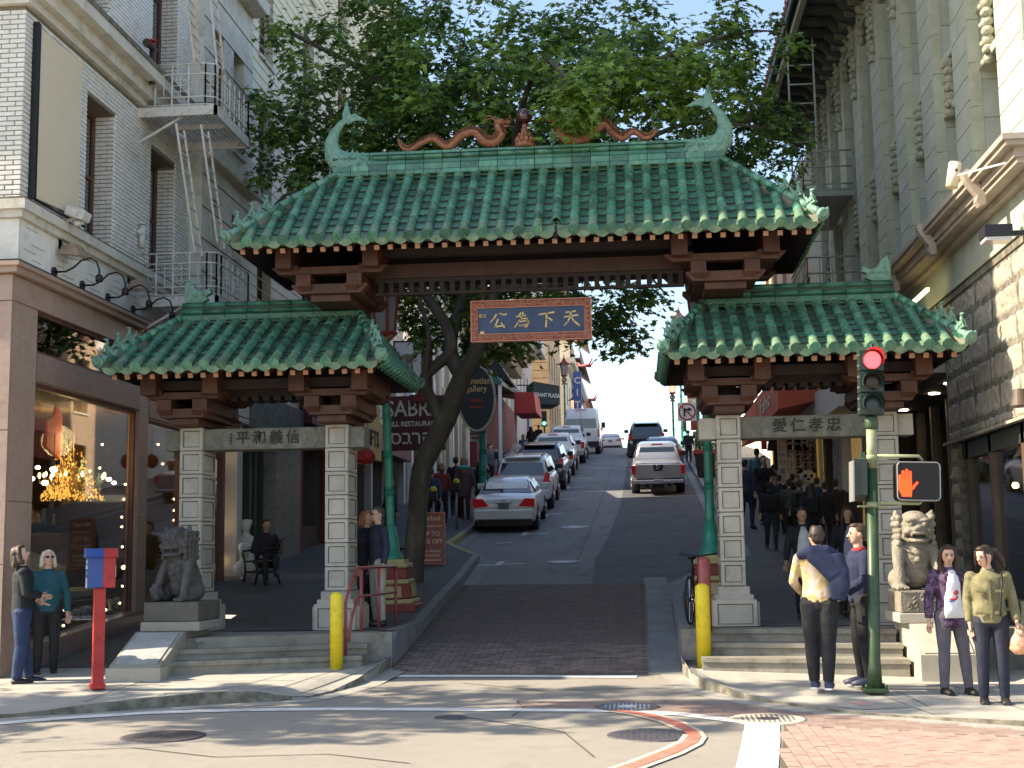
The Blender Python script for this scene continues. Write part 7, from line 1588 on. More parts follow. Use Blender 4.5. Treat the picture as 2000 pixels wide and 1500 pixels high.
dragon_lamp(-4.92, 42.2, side_z(42.2), 'teal lamp post by the white sedan, in front of the oval sign', 4.0, False, False).scale = (1.7, 1.7, 1.1)
dragon_lamp(-4.95, 92, side_z(92), 'lamp post with dark lantern halfway up the left side', 4.6, False, False)
dragon_lamp(-4.95, 106, side_z(106), 'glowing red-roofed lamp near the van, left side', 2.6, False, True)
dragon_lamp(2.62, 96, side_z(96), 'glowing orange-red lamp far up the right side', 3.4)
dragon_lamp(2.62, 78, side_z(78), 'tall teal lamp post on the right, behind the no-turn sign', 6.2, False, False)
dragon_lamp(2.75, 60, side_z(60), 'nearer teal pole on the right by the red banner', 4.0, False, False)
def small_signal(x, y, z, label):
    t = thing('traffic_light', label, 'traffic light', (x, y, z), frame='local'); MB().box(-.16, .16, -.1, .1, -.5, .5, bev=.02).build('housing', M['signalgreen'], t)
    for k in range(3): MB().cyl((0, -.12, .3-.3*k), (0, -.1, .3-.3*k), .11, n=12).build('lens', M['greenlamp' if k == 2 else 'lensoff'], t)
    MB().bar((0, .05, -3.2), (0, .05, -.5), .1).build('pole', M['polegreen'], t)
small_signal(*onY(1063, 818, 84), 'small traffic light showing green above the left pavement, uphill'); small_signal(*onY(1336, 838, 84), 'small traffic light showing green on the right, uphill')
# ---------------------------------------------------------------- trees
def leaf_poly(s):
    P = []
    for k, (a, r) in enumerate([(-90, .12), (-50, .55), (-35, .38), (-8, .95), (18, .48), (48, .85), (65, .5), (90, 1.1), (115, .5), (132, .85), (162, .48), (188, .95), (215, .38), (230, .55)]):
        P.append((s*r*math.cos(R(a)), s*r*math.sin(R(a)), s*.12*math.cos(R(a)*2)))
    return P
def tree(name, label, base, limbs, blobs, ntips, nleaf, mt, mt2=None, single=0, r0=.28, seed=3, lit=None, leaf=.10):
    rnd = random.Random(seed); t = thing(name, label, 'tree', base)
    nodes = []; tr = MB()
    for L in limbs:
        P = [Vector(p[:3]) for p in L]; rr = [p[3] for p in L]; Q = []; q = []
        for i in range(len(P)-1):
            a, b, c, d = P[max(i-1, 0)], P[i], P[i+1], P[min(i+2, len(P)-1)]
            for k in range(4): f = k/4; Q.append(.5*((2*b)+(c-a)*f+(2*a-5*b+4*c-d)*f*f+(3*b-a-3*c+d)*f**3)); q.append(rr[i]+(rr[i+1]-rr[i])*f)
        Q.append(P[-1]); q.append(rr[-1]); tr.tube(Q, q, 10); nodes += [(p, r) for p, r in zip(Q, q) if r < .16]
    tr.build('trunk', M['bark'], t)
    tips = []
    W = [b[1][0]*b[1][1]*b[1][2]*b[2] for b in blobs]
    while len(tips) < ntips:
        c, r, w = rnd.choices(blobs, W)[0]; v = Vector((rnd.gauss(0, 1), rnd.gauss(0, 1), rnd.gauss(0, 1))).normalized()*(rnd.random()**.4)
        tips.append(Vector((c[0]+v.x*r[0], c[1]+v.y*r[1], c[2]+v.z*r[2])))
    tips.sort(key=lambda p: min((p-n[0]).length for n in nodes)); br = MB()
    for p in tips:
        n, r = min(nodes, key=lambda q: (q[0]-p).length_squared); L = (p-n).length
        m = n.lerp(p, .5)+Vector((rnd.uniform(-.15, .15), rnd.uniform(-.15, .15), rnd.uniform(-.02, .2)))*min(L, 1); ra = min(r*.75, .012+.018*L)
        br.tube([n, m, p], [ra, ra*.75, ra*.45], 5, cap=False); nodes += [(m, ra*.75), (p, max(ra*.45, .006))]
    br.build('branches', M['bark'], t, kind='stuff')
    leaves = []
    for p in tips:
        R_ = rnd.uniform(.22, .55)
        for k in range(nleaf):
            v = Vector((rnd.gauss(0, 1), rnd.gauss(0, 1), rnd.gauss(0, .8))).normalized()*R_*(rnd.random()**.5); c = p+v
            n = (v.normalized()*.6+Vector((0, -.35, .9))+Vector((rnd.uniform(-.6, .6), rnd.uniform(-.6, .6), rnd.uniform(-.4, .4)))).normalized()
            leaves.append((c, n, rnd.uniform(.7, 1.25)*leaf, rnd.random()*6.28))
    cam_ = Vector((0, 0, CAMH)); A, B = MB(), MB(); near = set()
    if single:
        idx = sorted(range(len(leaves)), key=lambda i: (leaves[i][0]-cam_).length)[:single]; near = set(idx)
        lm = MB().add(leaf_poly(1), [tuple(range(14))]).mesh('leaf', M[mt2 or mt])
    for i, (c, n, s, q) in enumerate(leaves):
        x = n.orthogonal().normalized(); y = n.cross(x); x, y = x*math.cos(q)+y*math.sin(q), y*math.cos(q)-x*math.sin(q)
        if i in near: link('leaf', lm, t, M=Matrix(((x.x, y.x, n.x, c.x), (x.y, y.y, n.y, c.y), (x.z, y.z, n.z, c.z), (0, 0, 0, 1)))@Matrix.Scale(s, 4)); continue
        g = B if (lit and lit(c)) else A; b = len(g.v)
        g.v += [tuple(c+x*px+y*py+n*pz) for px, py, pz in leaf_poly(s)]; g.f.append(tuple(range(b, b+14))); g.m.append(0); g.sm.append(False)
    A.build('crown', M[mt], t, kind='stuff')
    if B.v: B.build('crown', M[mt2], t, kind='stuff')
    return t
ty = 24.6
def tp(px, py, y, r): p = onY(px, py, y); return (p.x, p.y, p.z, r)
limbs = [[tp(798, 1168, ty, .28), tp(808, 1100, ty, .20), tp(815, 1010, ty, .185), tp(823, 920, ty, .19), tp(846, 868, ty, .20), tp(870, 820, ty, .20), tp(888, 775, ty, .20), tp(908, 722, ty, .17)],
 [tp(864, 832, ty, .13), tp(845, 785, ty, .11), tp(828, 742, ty-.1, .105), tp(850, 716, ty, .105), tp(878, 688, ty, .12), tp(875, 645, ty, .115), tp(850, 602, ty, .11), tp(822, 565, ty, .10), tp(785, 530, ty-.3, .09), tp(700, 380, ty-.8, .07), tp(640, 200, ty-.8, .05)],
 [tp(828, 742, ty-.1, .08), tp(834, 700, ty-.2, .055), tp(836, 645, ty-.2, .045), tp(810, 560, ty, .035)],
 [tp(890, 770, ty, .18), tp(905, 735, ty, .17), tp(930, 690, ty, .17), tp(945, 620, ty, .15), tp(970, 560, ty, .13), tp(985, 480, ty+.2, .11), tp(960, 300, ty+.2, .09), tp(900, 100, ty, .06)],
 [tp(905, 740, ty, .16), tp(880, 690, ty+.1, .15), tp(885, 640, ty+.2, .12), tp(905, 560, ty+.3, .10), tp(890, 400, ty, .08), tp(800, 200, ty-.4, .05), tp(560, 60, ty-1.2, .04)],
 [tp(970, 560, ty, .11), tp(1060, 560, ty+.4, .06), tp(1150, 545, ty+.8, .045), tp(1240, 520, ty+.8, .03), tp(1300, 575, ty+.6, .015)],
 [tp(985, 480, ty+.2, .10), tp(1100, 330, ty-.6, .08), tp(1180, 180, ty-1.4, .06), tp(1350, 90, ty-1.8, .04), tp(1480, 60, ty-1.8, .03)],
 [tp(1100, 330, ty-.6, .06), tp(1220, 290, ty-1.6, .05), tp(1350, 240, ty-1.8, .04), tp(1490, 250, ty-2, .02)],
 [tp(985, 480, ty+.2, .08), tp(1010, 250, ty-2, .06), tp(1060, 120, ty-4.2, .045), tp(1120, 170, ty-5.8, .03)],
 [tp(700, 380, ty-.8, .05), tp(560, 380, ty-.8, .03), tp(500, 470, ty, .02)]]
limbs[0][-1] = limbs[0][-1]
blobs = [((-5.0, 24.8, 10.0), (2.6, 2.6, 2.6), .85), ((-2.9, 25.0, 10.0), (2.3, 2.6, 2.9), .75), ((-.6, 24.5, 10.2), (2.0, 2.4, 2.3), .7), ((1.3, 23.6, 9.7), (1.9, 2.0, 2.2), .8), ((-4.6, 25, 7.6), (2.0, 1.6, 1.0), .9), ((-3.1, 25.6, 6.2), (1.7, 1.3, 1.0), 1.6), ((-.7, 25.6, 6.2), (1.6, 1.1, .8), 2.0), ((1.0, 23.4, 8.0), (1.5, 1.2, .7), .9),
 ((-.75, 18.7, 8.05), (.5, .4, .42), 11.0), ((.5, 19.4, 8.7), (1.4, .8, .6), 2.6), ((-2.0, 20.5, 9.3), (2.6, .8, .8), 1.2), ((-5.8, 24.2, 6.3), (.8, .6, .8), .7)]
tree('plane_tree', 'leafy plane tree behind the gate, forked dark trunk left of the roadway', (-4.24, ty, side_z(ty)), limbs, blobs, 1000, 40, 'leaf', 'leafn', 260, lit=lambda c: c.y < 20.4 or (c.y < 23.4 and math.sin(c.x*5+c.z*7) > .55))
tree('plane_tree', 'plane tree on the cross street beyond the left edge, casting dappled shade', (-14.5, 12.2, .15), [[(-14.5, 12.2, .1, .25), (-14.4, 12.2, 3, .2), (-14.2, 12.8, 6, .15), (-14, 13.0, 9, .1), (-14, 13.2, 12, .04)], [(-14.3, 12.5, 4, .15), (-12.5, 13.4, 6.5, .1), (-11.5, 13.8, 9, .04)], [(-14.3, 12.5, 4, .15), (-16.5, 12.6, 6.5, .1), (-17.8, 12.6, 9, .04)]],
 [((-14, 12.9, 9), (4.0, 1.9, 4.2), 1.0), ((-12.2, 14.1, 7.6), (1.9, .9, 2.4), .9)], 170, 34, 'leaf', seed=8, leaf=.12)
# ---------------------------------------------------------------- signals, posts, small street things
p0_ = onZ(1709, 1350, .11); X0, Y0, Z0 = p0_
ts = thing('traffic_signal', 'green signal pole with red light on top and pedestrian signal box, right corner', 'traffic signal', (X0, Y0, Z0))
MB().lathe([(.085, 0), (.07, .25), (.064, .3), (.062, 2.42)], (X0, Y0, Z0), 20).build('pole', M['polegreen'], ts)
MB().lathe([(.058, 2.42), (.058, 2.86)], (X0, Y0, Z0), 20).build('bare_sleeve', M['polepale'], ts)
MB().lathe([(.066, 2.86), (.075, 2.88), (.075, 2.98), (.06, 3.0)], (X0, Y0, Z0), 16).build('pole_cap', M['polegreen'], ts)
MB().box(X0-.13, X0+.13, Y0-.12, Y0+.12, Z0-.01, Z0+.035, bev=.01).build('base_plate', M['polegreen'], ts)
for sx, sy in ((-1, -1), (1, -1), (1, 1), (-1, 1)): MB().cyl((X0+sx*.105, Y0+sy*.095, Z0+.035), (X0+sx*.105, Y0+sy*.095, Z0+.08), .018, n=6).build('anchor_bolt', M['polegreen'], ts)
hx, hz = X0-.0, Z0+3.02
for k in range(3):
    z = hz+.60-.245*k
    h = MB().box(hx-.135, hx+.125, Y0-.11, Y0+.08, z-.12, z+.12, bev=.012); h.tube([(hx, Y0-.112, z), (hx, Y0-.12, z)], .112, 20)
    hs_ = h.build('signal_section', M['signalgreen'], ts)
    MB().ball((hx, Y0-.115, z), (.098, .03, .098), 16).build('lens', M[('redlamp', 'lensoff', 'lensoff2')[k]], hs_)
    v = MB(); n = 14; vs = []
    for j in range(n+1):
        a = PI*(-.15)+PI*1.3*j/n; c, s = math.cos(a), math.sin(a); vs += [(hx+.115*c, Y0-.11, z+.115*s), (hx+.118*c, Y0-.11-.10-.10*max(0, s), z+.118*s)]
    v.add(vs, [(2*j, 2*j+1, 2*j+3, 2*j+2) for j in range(n)]+[(2*j+2, 2*j+3, 2*j+1, 2*j) for j in range(0)], 0, True); v.build('visor', M['signalgreen'], hs_)
    for q in (-.06, .06): MB().box(hx-.155, hx-.135, Y0-.08, Y0-.05, z+q-.01, z+q+.01).build('hinge', M['greymetal'], hs_)
MB().tube([(hx+.02, Y0, hz+.72), (hx+.02, Y0, hz+.80)], .02, 6).build('top_stub', M['black'], ts)
bx, bz = X0+.48, Z0+2.28      # pedestrian signal
for z in (Z0+2.56, Z0+2.04):
    MB().lathe([(.07, -.03), (.07, .03)], (X0, Y0, z-.02), 14).box(X0-.16, X0+.17, Y0-.035, Y0+.02, z-.05, z-.03).tube([(X0+.05, Y0-.04, z), (bx+.02, Y0-.04, z), (bx+.06, Y0-.04, z+(-.05 if z > bz else .05))], .02, 8).build('arm_clamp', M['polepale'], ts)
def rrect(x0, x1, z0, z1, r, n=5):
    P = []
    for cx, cz, a0 in ((x1-r, z1-r, 0), (x0+r, z1-r, 90), (x0+r, z0+r, 180), (x1-r, z0+r, 270)):
        for k in range(n+1): a = R(a0+90*k/n); P.append((cx+r*math.cos(a), cz+r*math.sin(a)))
    return P
bxm = MB().prism(rrect(bx-.235, bx+.235, bz-.215, bz+.215, .05), Y0-.12, Y0+.10, 'y').build('signal_box', M['black'], ts)
fr_ = MB(); P = rrect(bx-.228, bx+.228, bz-.208, bz+.208, .045); fr_.tube([(p[0], Y0-.125, p[1]) for p in P+[P[0]]], .008, 5); fr_.build('rim', M['greymetal'], bxm)
gr = MB()
for k in range(-22, 23):
    a, b = bx+.02*k-.2, bx+.02*k+.2
    x0, x1 = max(a, bx-.205), min(b, bx+.205)
    if x1 > x0: gr.bar((x0, Y0-.135, bz-.19+(x0-a)*.95), (x1, Y0-.135, bz-.19+(x1-a)*.95), .004)
gr.build('louvre_grid', M['plastic'], bxm, kind='stuff')
hd = MB(); hx0, hz0 = bx-.125, bz-.03; y = Y0-.1215
hand = [(-.07, -.14), (.055, -.14), (.065, -.08), (.12, .0), (.105, .03), (.085, .03), (.06, -.005), (.058, .0)]
def lobes(): return [((-.075, .03), (-.075, .09), .015), ((-.04, .04), (-.042, .135), .015), ((-.004, .04), (-.002, .15), .015), ((.032, .03), (.036, .13), .014), ((.05, -.06), (.105, .015), .016)]
hd.prism([(hx0+a, hz0+b) for a, b in [(-.055, -.14), (.045, -.14), (.05, -.08), (.05, .05), (-.09, .05), (-.09, -.06)]], y-.004, y+.0, 'y')
for (a, b, r) in lobes(): hd.prism([(hx0+a[0]-r, hz0+a[1]), (hx0+a[0]+r, hz0+a[1]), (hx0+b[0]+r, hz0+b[1]), (hx0+b[0], hz0+b[1]+r), (hx0+b[0]-r, hz0+b[1])], y-.0045, y-.0005, 'y')
hd.build('red_hand', M['handlamp'], bxm)
MB().prism([(Y0-.12, bz-.16), (Y0+.16, bz-.22), (Y0+.16, bz+.2), (Y0-.12, bz+.24)], X0-.21, X0-.07, 'x').build('side_signal_box', M['signalgreen'], ts)
MB().box(X0-.225, X0-.21, Y0-.13, Y0+.17, bz-.23, bz+.22).build('side_louvre', M['greymetal'], ts)
MB().bar((X0-.1, Y0, bz+.2), (X0-.1, Y0, bz+.32), .05).build('side_bracket', M['polegreen'], ts)
ts.rotation_euler = (0, .034, 0)
# fire and police call box
q = onZ(190, 1345, .16); cx_, cy_ = q.x, q.y
fb = thing('call_box', 'red and blue emergency call box on a red square post, left pavement', 'call box', (cx_, cy_, q.z))
MB().box(cx_-.062, cx_+.062, cy_-.062, cy_+.062, q.z, q.z+1.16, bev=.01).box(cx_-.085, cx_+.085, cy_-.085, cy_+.085, q.z, q.z+.06, bev=.01).build('post', M['red'], fb)
zt = q.z+1.16
for nm, xa, xb_, mt in (('blue_box', cx_-.15, cx_+.02, 'blue'), ('red_box', cx_+.022, cx_+.16, 'red')):
    o = MB().box(xa, xb_, cy_-.12, cy_+.12, zt, zt+.36, bev=.012).build(nm, M[mt], fb)
    MB().prism([(cy_-.15, zt+.355), (cy_+.15, zt+.355), (cy_+.10, zt+.46), (cy_-.10, zt+.46)], xa-.025 if mt == 'blue' else xa, xb_+(.025 if mt == 'red' else 0), 'x').build('roof', M[mt], o)
m = MB(); 
for k, (s, z) in enumerate((('FIRE', .30), ('POLICE', .24), ('O', .17), ('PULL', .10), ('FOR', .06), ('HELP', .02))): text_mb(m, s, frameM((cx_-.151, cy_, zt+z), (0, -1, 0)), .06, depth=.003, sx=.9)
m.build('lettering', M['white'], fb)
MB().box(cx_+.16, cx_+.175, cy_-.05, cy_+.05, zt+.12, zt+.26, bev=.004).build('handle', M['white'], fb)
fb.rotation_euler = (0, 0, R(30))
def bollard(px, py, z, h, r, mt, label, **k):
    p = onZ(px, py, z); t = MB().lathe([(r, -.05), (r, h-.02), (r*.93, h+.01), (r*.5, h+.04), (.01, h+.045)], n=20).build('bollard', M[mt]); t.location = p; tag(t, label, 'bollard')
bollard(657, 1302, .25, .90, .083, 'yellow', 'yellow bollard at the foot of the shaded left steps')
bollard(1376, 1305, .16, 1.03, .093, 'yellow', 'yellow bollard at the foot of the right steps')
p = onY(1374, 1090, 17.9); t = MB().lathe([(.085, -.95), (.085, -.03), (.06, 0), (.02, .02)], n=18).build('bollard', M['rail']); t.location = p; tag(t, 'dull red bollard just behind the right yellow one', 'bollard')
# hand rail
hr = thing('handrail', 'dull red pipe handrail at the right end of the left steps', 'railing', (-3.8, 17.3, .3))
MB().tube([(-3.83, 17.25, .3), (-3.83, 17.25, 1.05), (-3.82, 17.32, 1.15), (-3.79, 17.68, 1.46), (-3.77, 17.8, 1.49), (-3.6, 19.6, 1.49)], .022, 8).build('top_rail', M['rail'], hr)
MB().tube([(-3.80, 17.3, .55), (-3.79, 17.45, .85), (-3.78, 17.7, 1.08), (-3.76, 17.85, 1.11), (-3.6, 19.6, 1.11)], .018, 8).build('mid_rail', M['rail'], hr)
for x, y_ in ((-3.77, 17.95), (-3.69, 18.75), (-3.6, 19.6)): MB().cyl((x, y_, PLAT-.1), (x, y_, 1.48), .024, n=8).build('post', M['rail'], hr)
# A-board
ab = thing('sandwich_board', 'red sandwich board advertising a sale, right of the tree trunk', 'sign', tuple(onY(843, 1112, 27.6)), frame='local', rot=R(4))
MB().box(-.27, .27, -.02, .0, .12, 1.16, bev=.004).build('panel', M['rail'], ab); MB().box(-.29, -.27, -.025, .005, .0, 1.18).box(.27, .29, -.025, .005, .0, 1.18).box(-.27, .27, -.025, .005, 1.16, 1.18).box(-.27, .27, -.025, .005, .10, .12).build('frame', M['plaque_edge'], ab)
MB().hexa([(-.27, .45, .0), (.27, .45, .0), (.27, .47, .0), (-.27, .47, .0), (-.27, .0, 1.14), (.27, .0, 1.14), (.27, .02, 1.14), (-.27, .02, 1.14)]).build('back_leg', M['brown_wood'], ab)
m = MB()
for s, z, sz in (('Michael', 1.05, .14), ('ANNIVERSARY SALE', .89, .055), ('UP TO', .73, .14), ('70% OFF', .57, .14), ('Free Shipping', .38, .08), ('Worldwide', .29, .08)): text_mb(m, s, frameM((0, -.022, z), (1, 0, 0)), sz, depth=.006, bold=.001, sx=.9)
m.prism([(-.2, .19), (-.12, .22), (-.12, .2), (.2, .2), (.2, .18), (-.12, .18), (-.12, .16)], -.028, -.022, 'y'); m.build('lettering', M['cream'], ab)
for k, (px, py, yy, lab) in enumerate([(892, 1020, 37.5, 'yellow-topped parking meter behind the white sedan, left kerb'), (847, 1040, 33.5, 'parking meter nearly hidden behind the tree trunk'), (969, 950, 52, 'grey parking meter by the teal post, uphill')]):
    b = onY(px, py, yy); z = side_z(yy); t = thing('parking_meter', lab, 'parking meter', (b.x, yy, z), frame='local')
    MB().cyl((0, 0, 0), (0, 0, 1.05), .035, n=8).build('post', M['greymetal'], t); MB().box(-.10, .10, -.07, .07, 1.05, 1.32, bev=.03).build('body', M['black'], t); MB().ball((0, 0, 1.34), (.10, .08, .09), 10).build('dome', M['yellow'] if k < 2 else M['greymetal'], t)
# planter
pp = thing('planter', 'bushy yellow-green potted plant on the right pavement uphill', 'plant', (2.75, 54, side_z(54)), frame='local')
MB().hexa([(-.35, -.35, 0), (.35, -.35, 0), (.35, .35, 0), (-.35, .35, 0), (-.45, -.45, .9), (.45, -.45, .9), (.45, .45, .9), (-.45, .45, .9)]).build('pot', M['black'], pp); MB().box(-.5, .5, -.5, .5, .9, 1.08, bev=.02).build('rim', M['pag_tip'], pp)
lf = MB()
for k in range(900):
    v = Vector((random.gauss(0, 1), random.gauss(0, 1), random.gauss(0, 1))).normalized()*random.random()**.4; c = Vector((v.x*.45, v.y*.45, 1.65+v.z*.65)); n = Vector((random.uniform(-1, 1), random.uniform(-1, 1), 1)).normalized(); x = n.orthogonal(); s = random.uniform(.05, .1); y_ = n.cross(x)
    lf.add([c-x*s, c-y_*s*.4, c+x*s, c+y_*s*.4], [(0, 1, 2, 3)])
lf.build('foliage', M['leafn'], pp, kind='stuff')
# bicycle by the right gate pillar
bk_ = thing('bicycle', 'dark bicycle leaning behind the right bollards', 'bicycle', (.78, 19.6, side_z(19.6)), frame='local', rot=R(78))
for x in (-.5, .5):
    P = [(x+.33*math.cos(a), 0, .33+.33*math.sin(a)) for a in [2*PI*k/28 for k in range(29)]]; w_ = MB().tube(P, .018, 6).build('tyre', M['tyre'], bk_); r_ = MB()
    for k in range(14): a = 2*PI*k/14; r_.bar((x, 0, .33), (x+.32*math.cos(a), 0, .33+.32*math.sin(a)), .003)
    r_.tube([(p[0]*1+(x-p[0])*.05, 0, p[2]+(.33-p[2])*.05) for p in P], .008, 5).build('rim', M['chrome'], w_)
MB().tube([(-.5, 0, .33), (-.1, 0, .30), (.35, 0, .72), (-.18, 0, .78), (-.5, 0, .33)], .016, 6).tube([(-.1, 0, .3), (-.2, 0, .9)], .016, 6).tube([(.5, 0, .33), (.34, 0, .85)], .016, 6).build('frame', M['black'], bk_)
MB().tube([(.30, -.28, .98), (.38, -.12, .96), (.36, 0, .94), (.38, .12, .96), (.30, .28, .98)], .014, 6).tube([(.34, 0, .85), (.36, 0, .95)], .014, 6).build('handlebar', M['black'], bk_)
MB().ball((-.22, 0, .93), (.13, .06, .035), 10).build('saddle', M['black'], bk_)
MB().cyl((-.1, -.08, .3), (-.1, .08, .3), .09, n=14).build('crank', M['chrome'], bk_)
# bits of litter
lt = MB(); lt.prism([(-.2, 0), (.2, 0), (.12, .05), (0, .09), (-.1, .05)], -.12, .12, 'y'); lt = lt.build('crumpled_paper', M['white']); lt.location = onZ(240, 1318, .22); tag(lt, 'crumpled white paper on the pavement by the left sloping pedestal', 'litter')
# ---------------------------------------------------------------- vehicles (rear at y=0, front towards +y)
def vehicle(kind, label, x, y, pcol, name='parked_car', group=None, plate=None, metal=0, rough=.3, mirror=True):
    sl = (road_z(y+3.5)-road_z(y))/3.5; t = thing(name, label, {'pickup': 'pickup truck', 'van': 'van', 'suv': 'suv'}.get(kind, 'car'), (x, y, road_z(y)+.0), frame='local', group=group); t.rotation_euler = (math.atan(sl), 0, 0)
    P = paint('paint_'+label[:12].replace(' ', '_'), pcol, metal, rough)
    D = {'sedan': dict(L=4.75, W=.90, R=.33, lo=.22, belt=.98, st=[(0, .55, .72), (.06, .30, .94), (.5, .22, 1.06), (1.2, .2, 1.04), (3.2, .2, 1.0), (4.2, .2, .88), (4.65, .28, .72), (4.75, .4, .6)], cab=[(.62, 1.04, .78), (1.25, 1.36, .64), (1.55, 1.44, .60), (2.5, 1.45, .60), (3.35, 1.0, .76)]),
         'suv': dict(L=4.7, W=.95, R=.37, lo=.3, belt=1.12, st=[(0, .55, 1.0), (.06, .38, 1.14), (.5, .3, 1.16), (3.4, .3, 1.12), (4.3, .3, 1.02), (4.6, .4, .85), (4.7, .5, .7)], cab=[(.05, 1.12, .84), (.22, 1.55, .76), (.45, 1.74, .70), (2.7, 1.74, .70), (3.6, 1.12, .82)]),
         'pickup': dict(L=5.5, W=.95, R=.40, lo=.42, belt=1.15, st=[(0, .62, 1.10), (.03, .60, 1.16), (.3, .5, 1.17), (1.75, .45, 1.17), (4.2, .45, 1.15), (5.2, .45, 1.08), (5.5, .6, .85)], cab=[(1.75, 1.16, .84), (1.95, 1.70, .70), (2.2, 1.77, .66), (3.4, 1.77, .66), (4.15, 1.15, .82)]),
         'van': dict(L=6.0, W=1.0, R=.38, lo=.35, belt=1.35, st=[(0, .5, 1.3), (.05, .42, 1.4), (.5, .36, 1.4), (4.8, .36, 1.35), (5.7, .4, 1.15), (6, .5, .8)], cab=[(.03, 1.35, .95), (.10, 2.0, .90), (.22, 2.50, .78), (4.2, 2.52, .78), (5.2, 1.35, .9)])}[kind]
    W = D['W']; b = MB(); vs = []
    def sec(y, zb, zt, w): 
        pts = [(0, zb), (w*.80, zb), (w*.95, zb+.06), (w, zb+(zt-zb)*.35), (w*.995, zb+(zt-zb)*.7), (w*.94, zt-.05), (w*.84, zt), (w*.4, zt+.015), (0, zt+.02)]
        return [(-a, y, z) for a, z in pts[::-1][:-1]]+[(a, y, z) for a, z in pts][:-1]
    n = 16; ww = {0: .93}; k = len(D['st'])
    for i, (y_, zb, zt) in enumerate(D['st']): vs += sec(y_, zb, zt, W*(.95 if i == 0 else (.86 if i == k-1 else (.94 if i == k-2 else 1))))
    b.add(vs, [(i*n+j, (i+1)*n+j, (i+1)*n+(j+1) % n, i*n+(j+1) % n) for i in range(k-1) for j in range(n)], 0, True); b.add([], []); b.f += [tuple(range(n)), tuple(reversed(range((k-1)*n, k*n)))]; b.m += [0, 0]; b.sm += [False]*2
    body = b.build('body', P, t); md = body.modifiers.new('b', 'BEVEL'); md.width = .025; md.segments = 2; md.limit_method = 'ANGLE'; md.angle_limit = R(35)
    # cabin hull
    c = MB(); vs = []; B = D['belt']; C = D['cab']; m = 8
    for (y_, zt, w) in C:
        wb = W*.90; zb = B-.05; vs += [(-wb, y_, zb), (-wb+.01, y_, min(zt, zb+.08)), (-w, y_, max(zt-.05, zb+.04)), (-w*.85, y_, zt), (w*.85, y_, zt), (w, y_, max(zt-.05, zb+.04)), (wb-.01, y_, min(zt, zb+.08)), (wb, y_, zb)]
    c.add(vs, [(i*m+j, (i+1)*m+j, (i+1)*m+j+1, i*m+j+1)[::-1] for i in range(len(C)-1) for j in range(m-1)], 0, True); c.f += [tuple(reversed(range(m))), tuple(range((len(C)-1)*m, len(C)*m))]; c.m += [0, 0]; c.sm += [False]*2
    cab = c.build('cabin', P, t)
    # glass: rear, windscreen, sides
    def glz(nm, q, off): n_ = (Vector(q[1])-Vector(q[0])).cross(Vector(q[3])-Vector(q[0])).normalized(); n_ = n_ if n_.dot(Vector(off)) > 0 else -n_; A = [Vector(p)+n_*.012 for p in q]; MB().hexa(A+[p-n_*.03 for p in A]).build(nm, M['carglass'], cab)
    y0, z0, w0 = C[0]; y1, z1, w1 = C[1] if kind != 'van' else C[1]; zb = B+.06
    if kind == 'sedan': zb = 1.07; y0 = .66; y1, z1, w1 = 1.42, 1.385, .62; w0 = .73
    elif kind == 'van': y0 = .035; y1 = .10; z1 = 1.95; w0 = .84; w1 = .82; zb = 1.45
    elif kind == 'suv': y0, y1, z1, w1, w0 = .075, .24, 1.58, .68, .75
    else: y0, y1, z1, w1, w0 = 1.79, 1.93, 1.63, .63, .73
    glz('rear_window', [(-w0, y0, zb), (w0, y0, zb), (w1*.97, y1, z1), (-w1*.97, y1, z1)], (0, -1, .3))
    yA, yB = C[0][0], C[-1][0]
    for s in (-1, 1):
        a = C[1] if kind != 'sedan' else (1.3, 1.36, .62); f = C[-2]; zt_ = f[1]-.1
        lo0 = (W*.915); hi0 = f[2]+.045
        ys = [a[0]+.12, (a[0]+f[0])/2+.05, f[0]+.25]
        for q0, q1 in ((ys[0]-.0 if kind != 'van' else 3.4, ys[1]-.03), (ys[1]+.04, ys[2])):
            if kind == 'van' and q0 == 3.4: q1 = 3.6
            glz('side_window', [(s*lo0, q0-(.15 if kind == 'sedan' else .05), B+.07), (s*lo0, q1+(.25 if q1 > f[0] else 0), B+.07), (s*hi0, q1, zt_), (s*hi0, q0+.05, zt_)], (s, 0, .2))
    glz('windscreen', [(-.72, C[-1][0]-.05, B+.07), (.72, C[-1][0]-.05, B+.07), (.56, C[-2][0]+.08, C[-2][1]-.05), (-.56, C[-2][0]+.08, C[-2][1]-.05)], (0, 1, .3))
    # wheels
    for yy in (.95 if kind != 'pickup' else 1.25, D['L']-.95):
        for s in (-1, 1):
            r = D['R']; xx = s*(W-.10); MB().cyl((s*(W-.29), yy, r+.04), (s*(W+.005), yy, r+.04), r+.05, n=20).build('wheel_arch', M['plastic'], t)
            ty_ = MB().tube([(xx-s*.11, yy, r), (xx-s*.10, yy, r), (xx+s*.10, yy, r), (xx+s*.115, yy, r)], [r*.9, r, r, r*.9], 24).build('wheel', M['tyre'], t)
            w_ = MB().cyl((xx+s*.10, yy, r), (xx+s*.122, yy, r), r*.63, r*.58, 18)
            for q in range(5): a = 2*PI*q/5; w_.bar((xx+s*.12, yy, r), (xx+s*.128, yy+r*.55*math.cos(a), r+r*.55*math.sin(a)), .06)
            w_.build('rim', M['rim'], ty_)
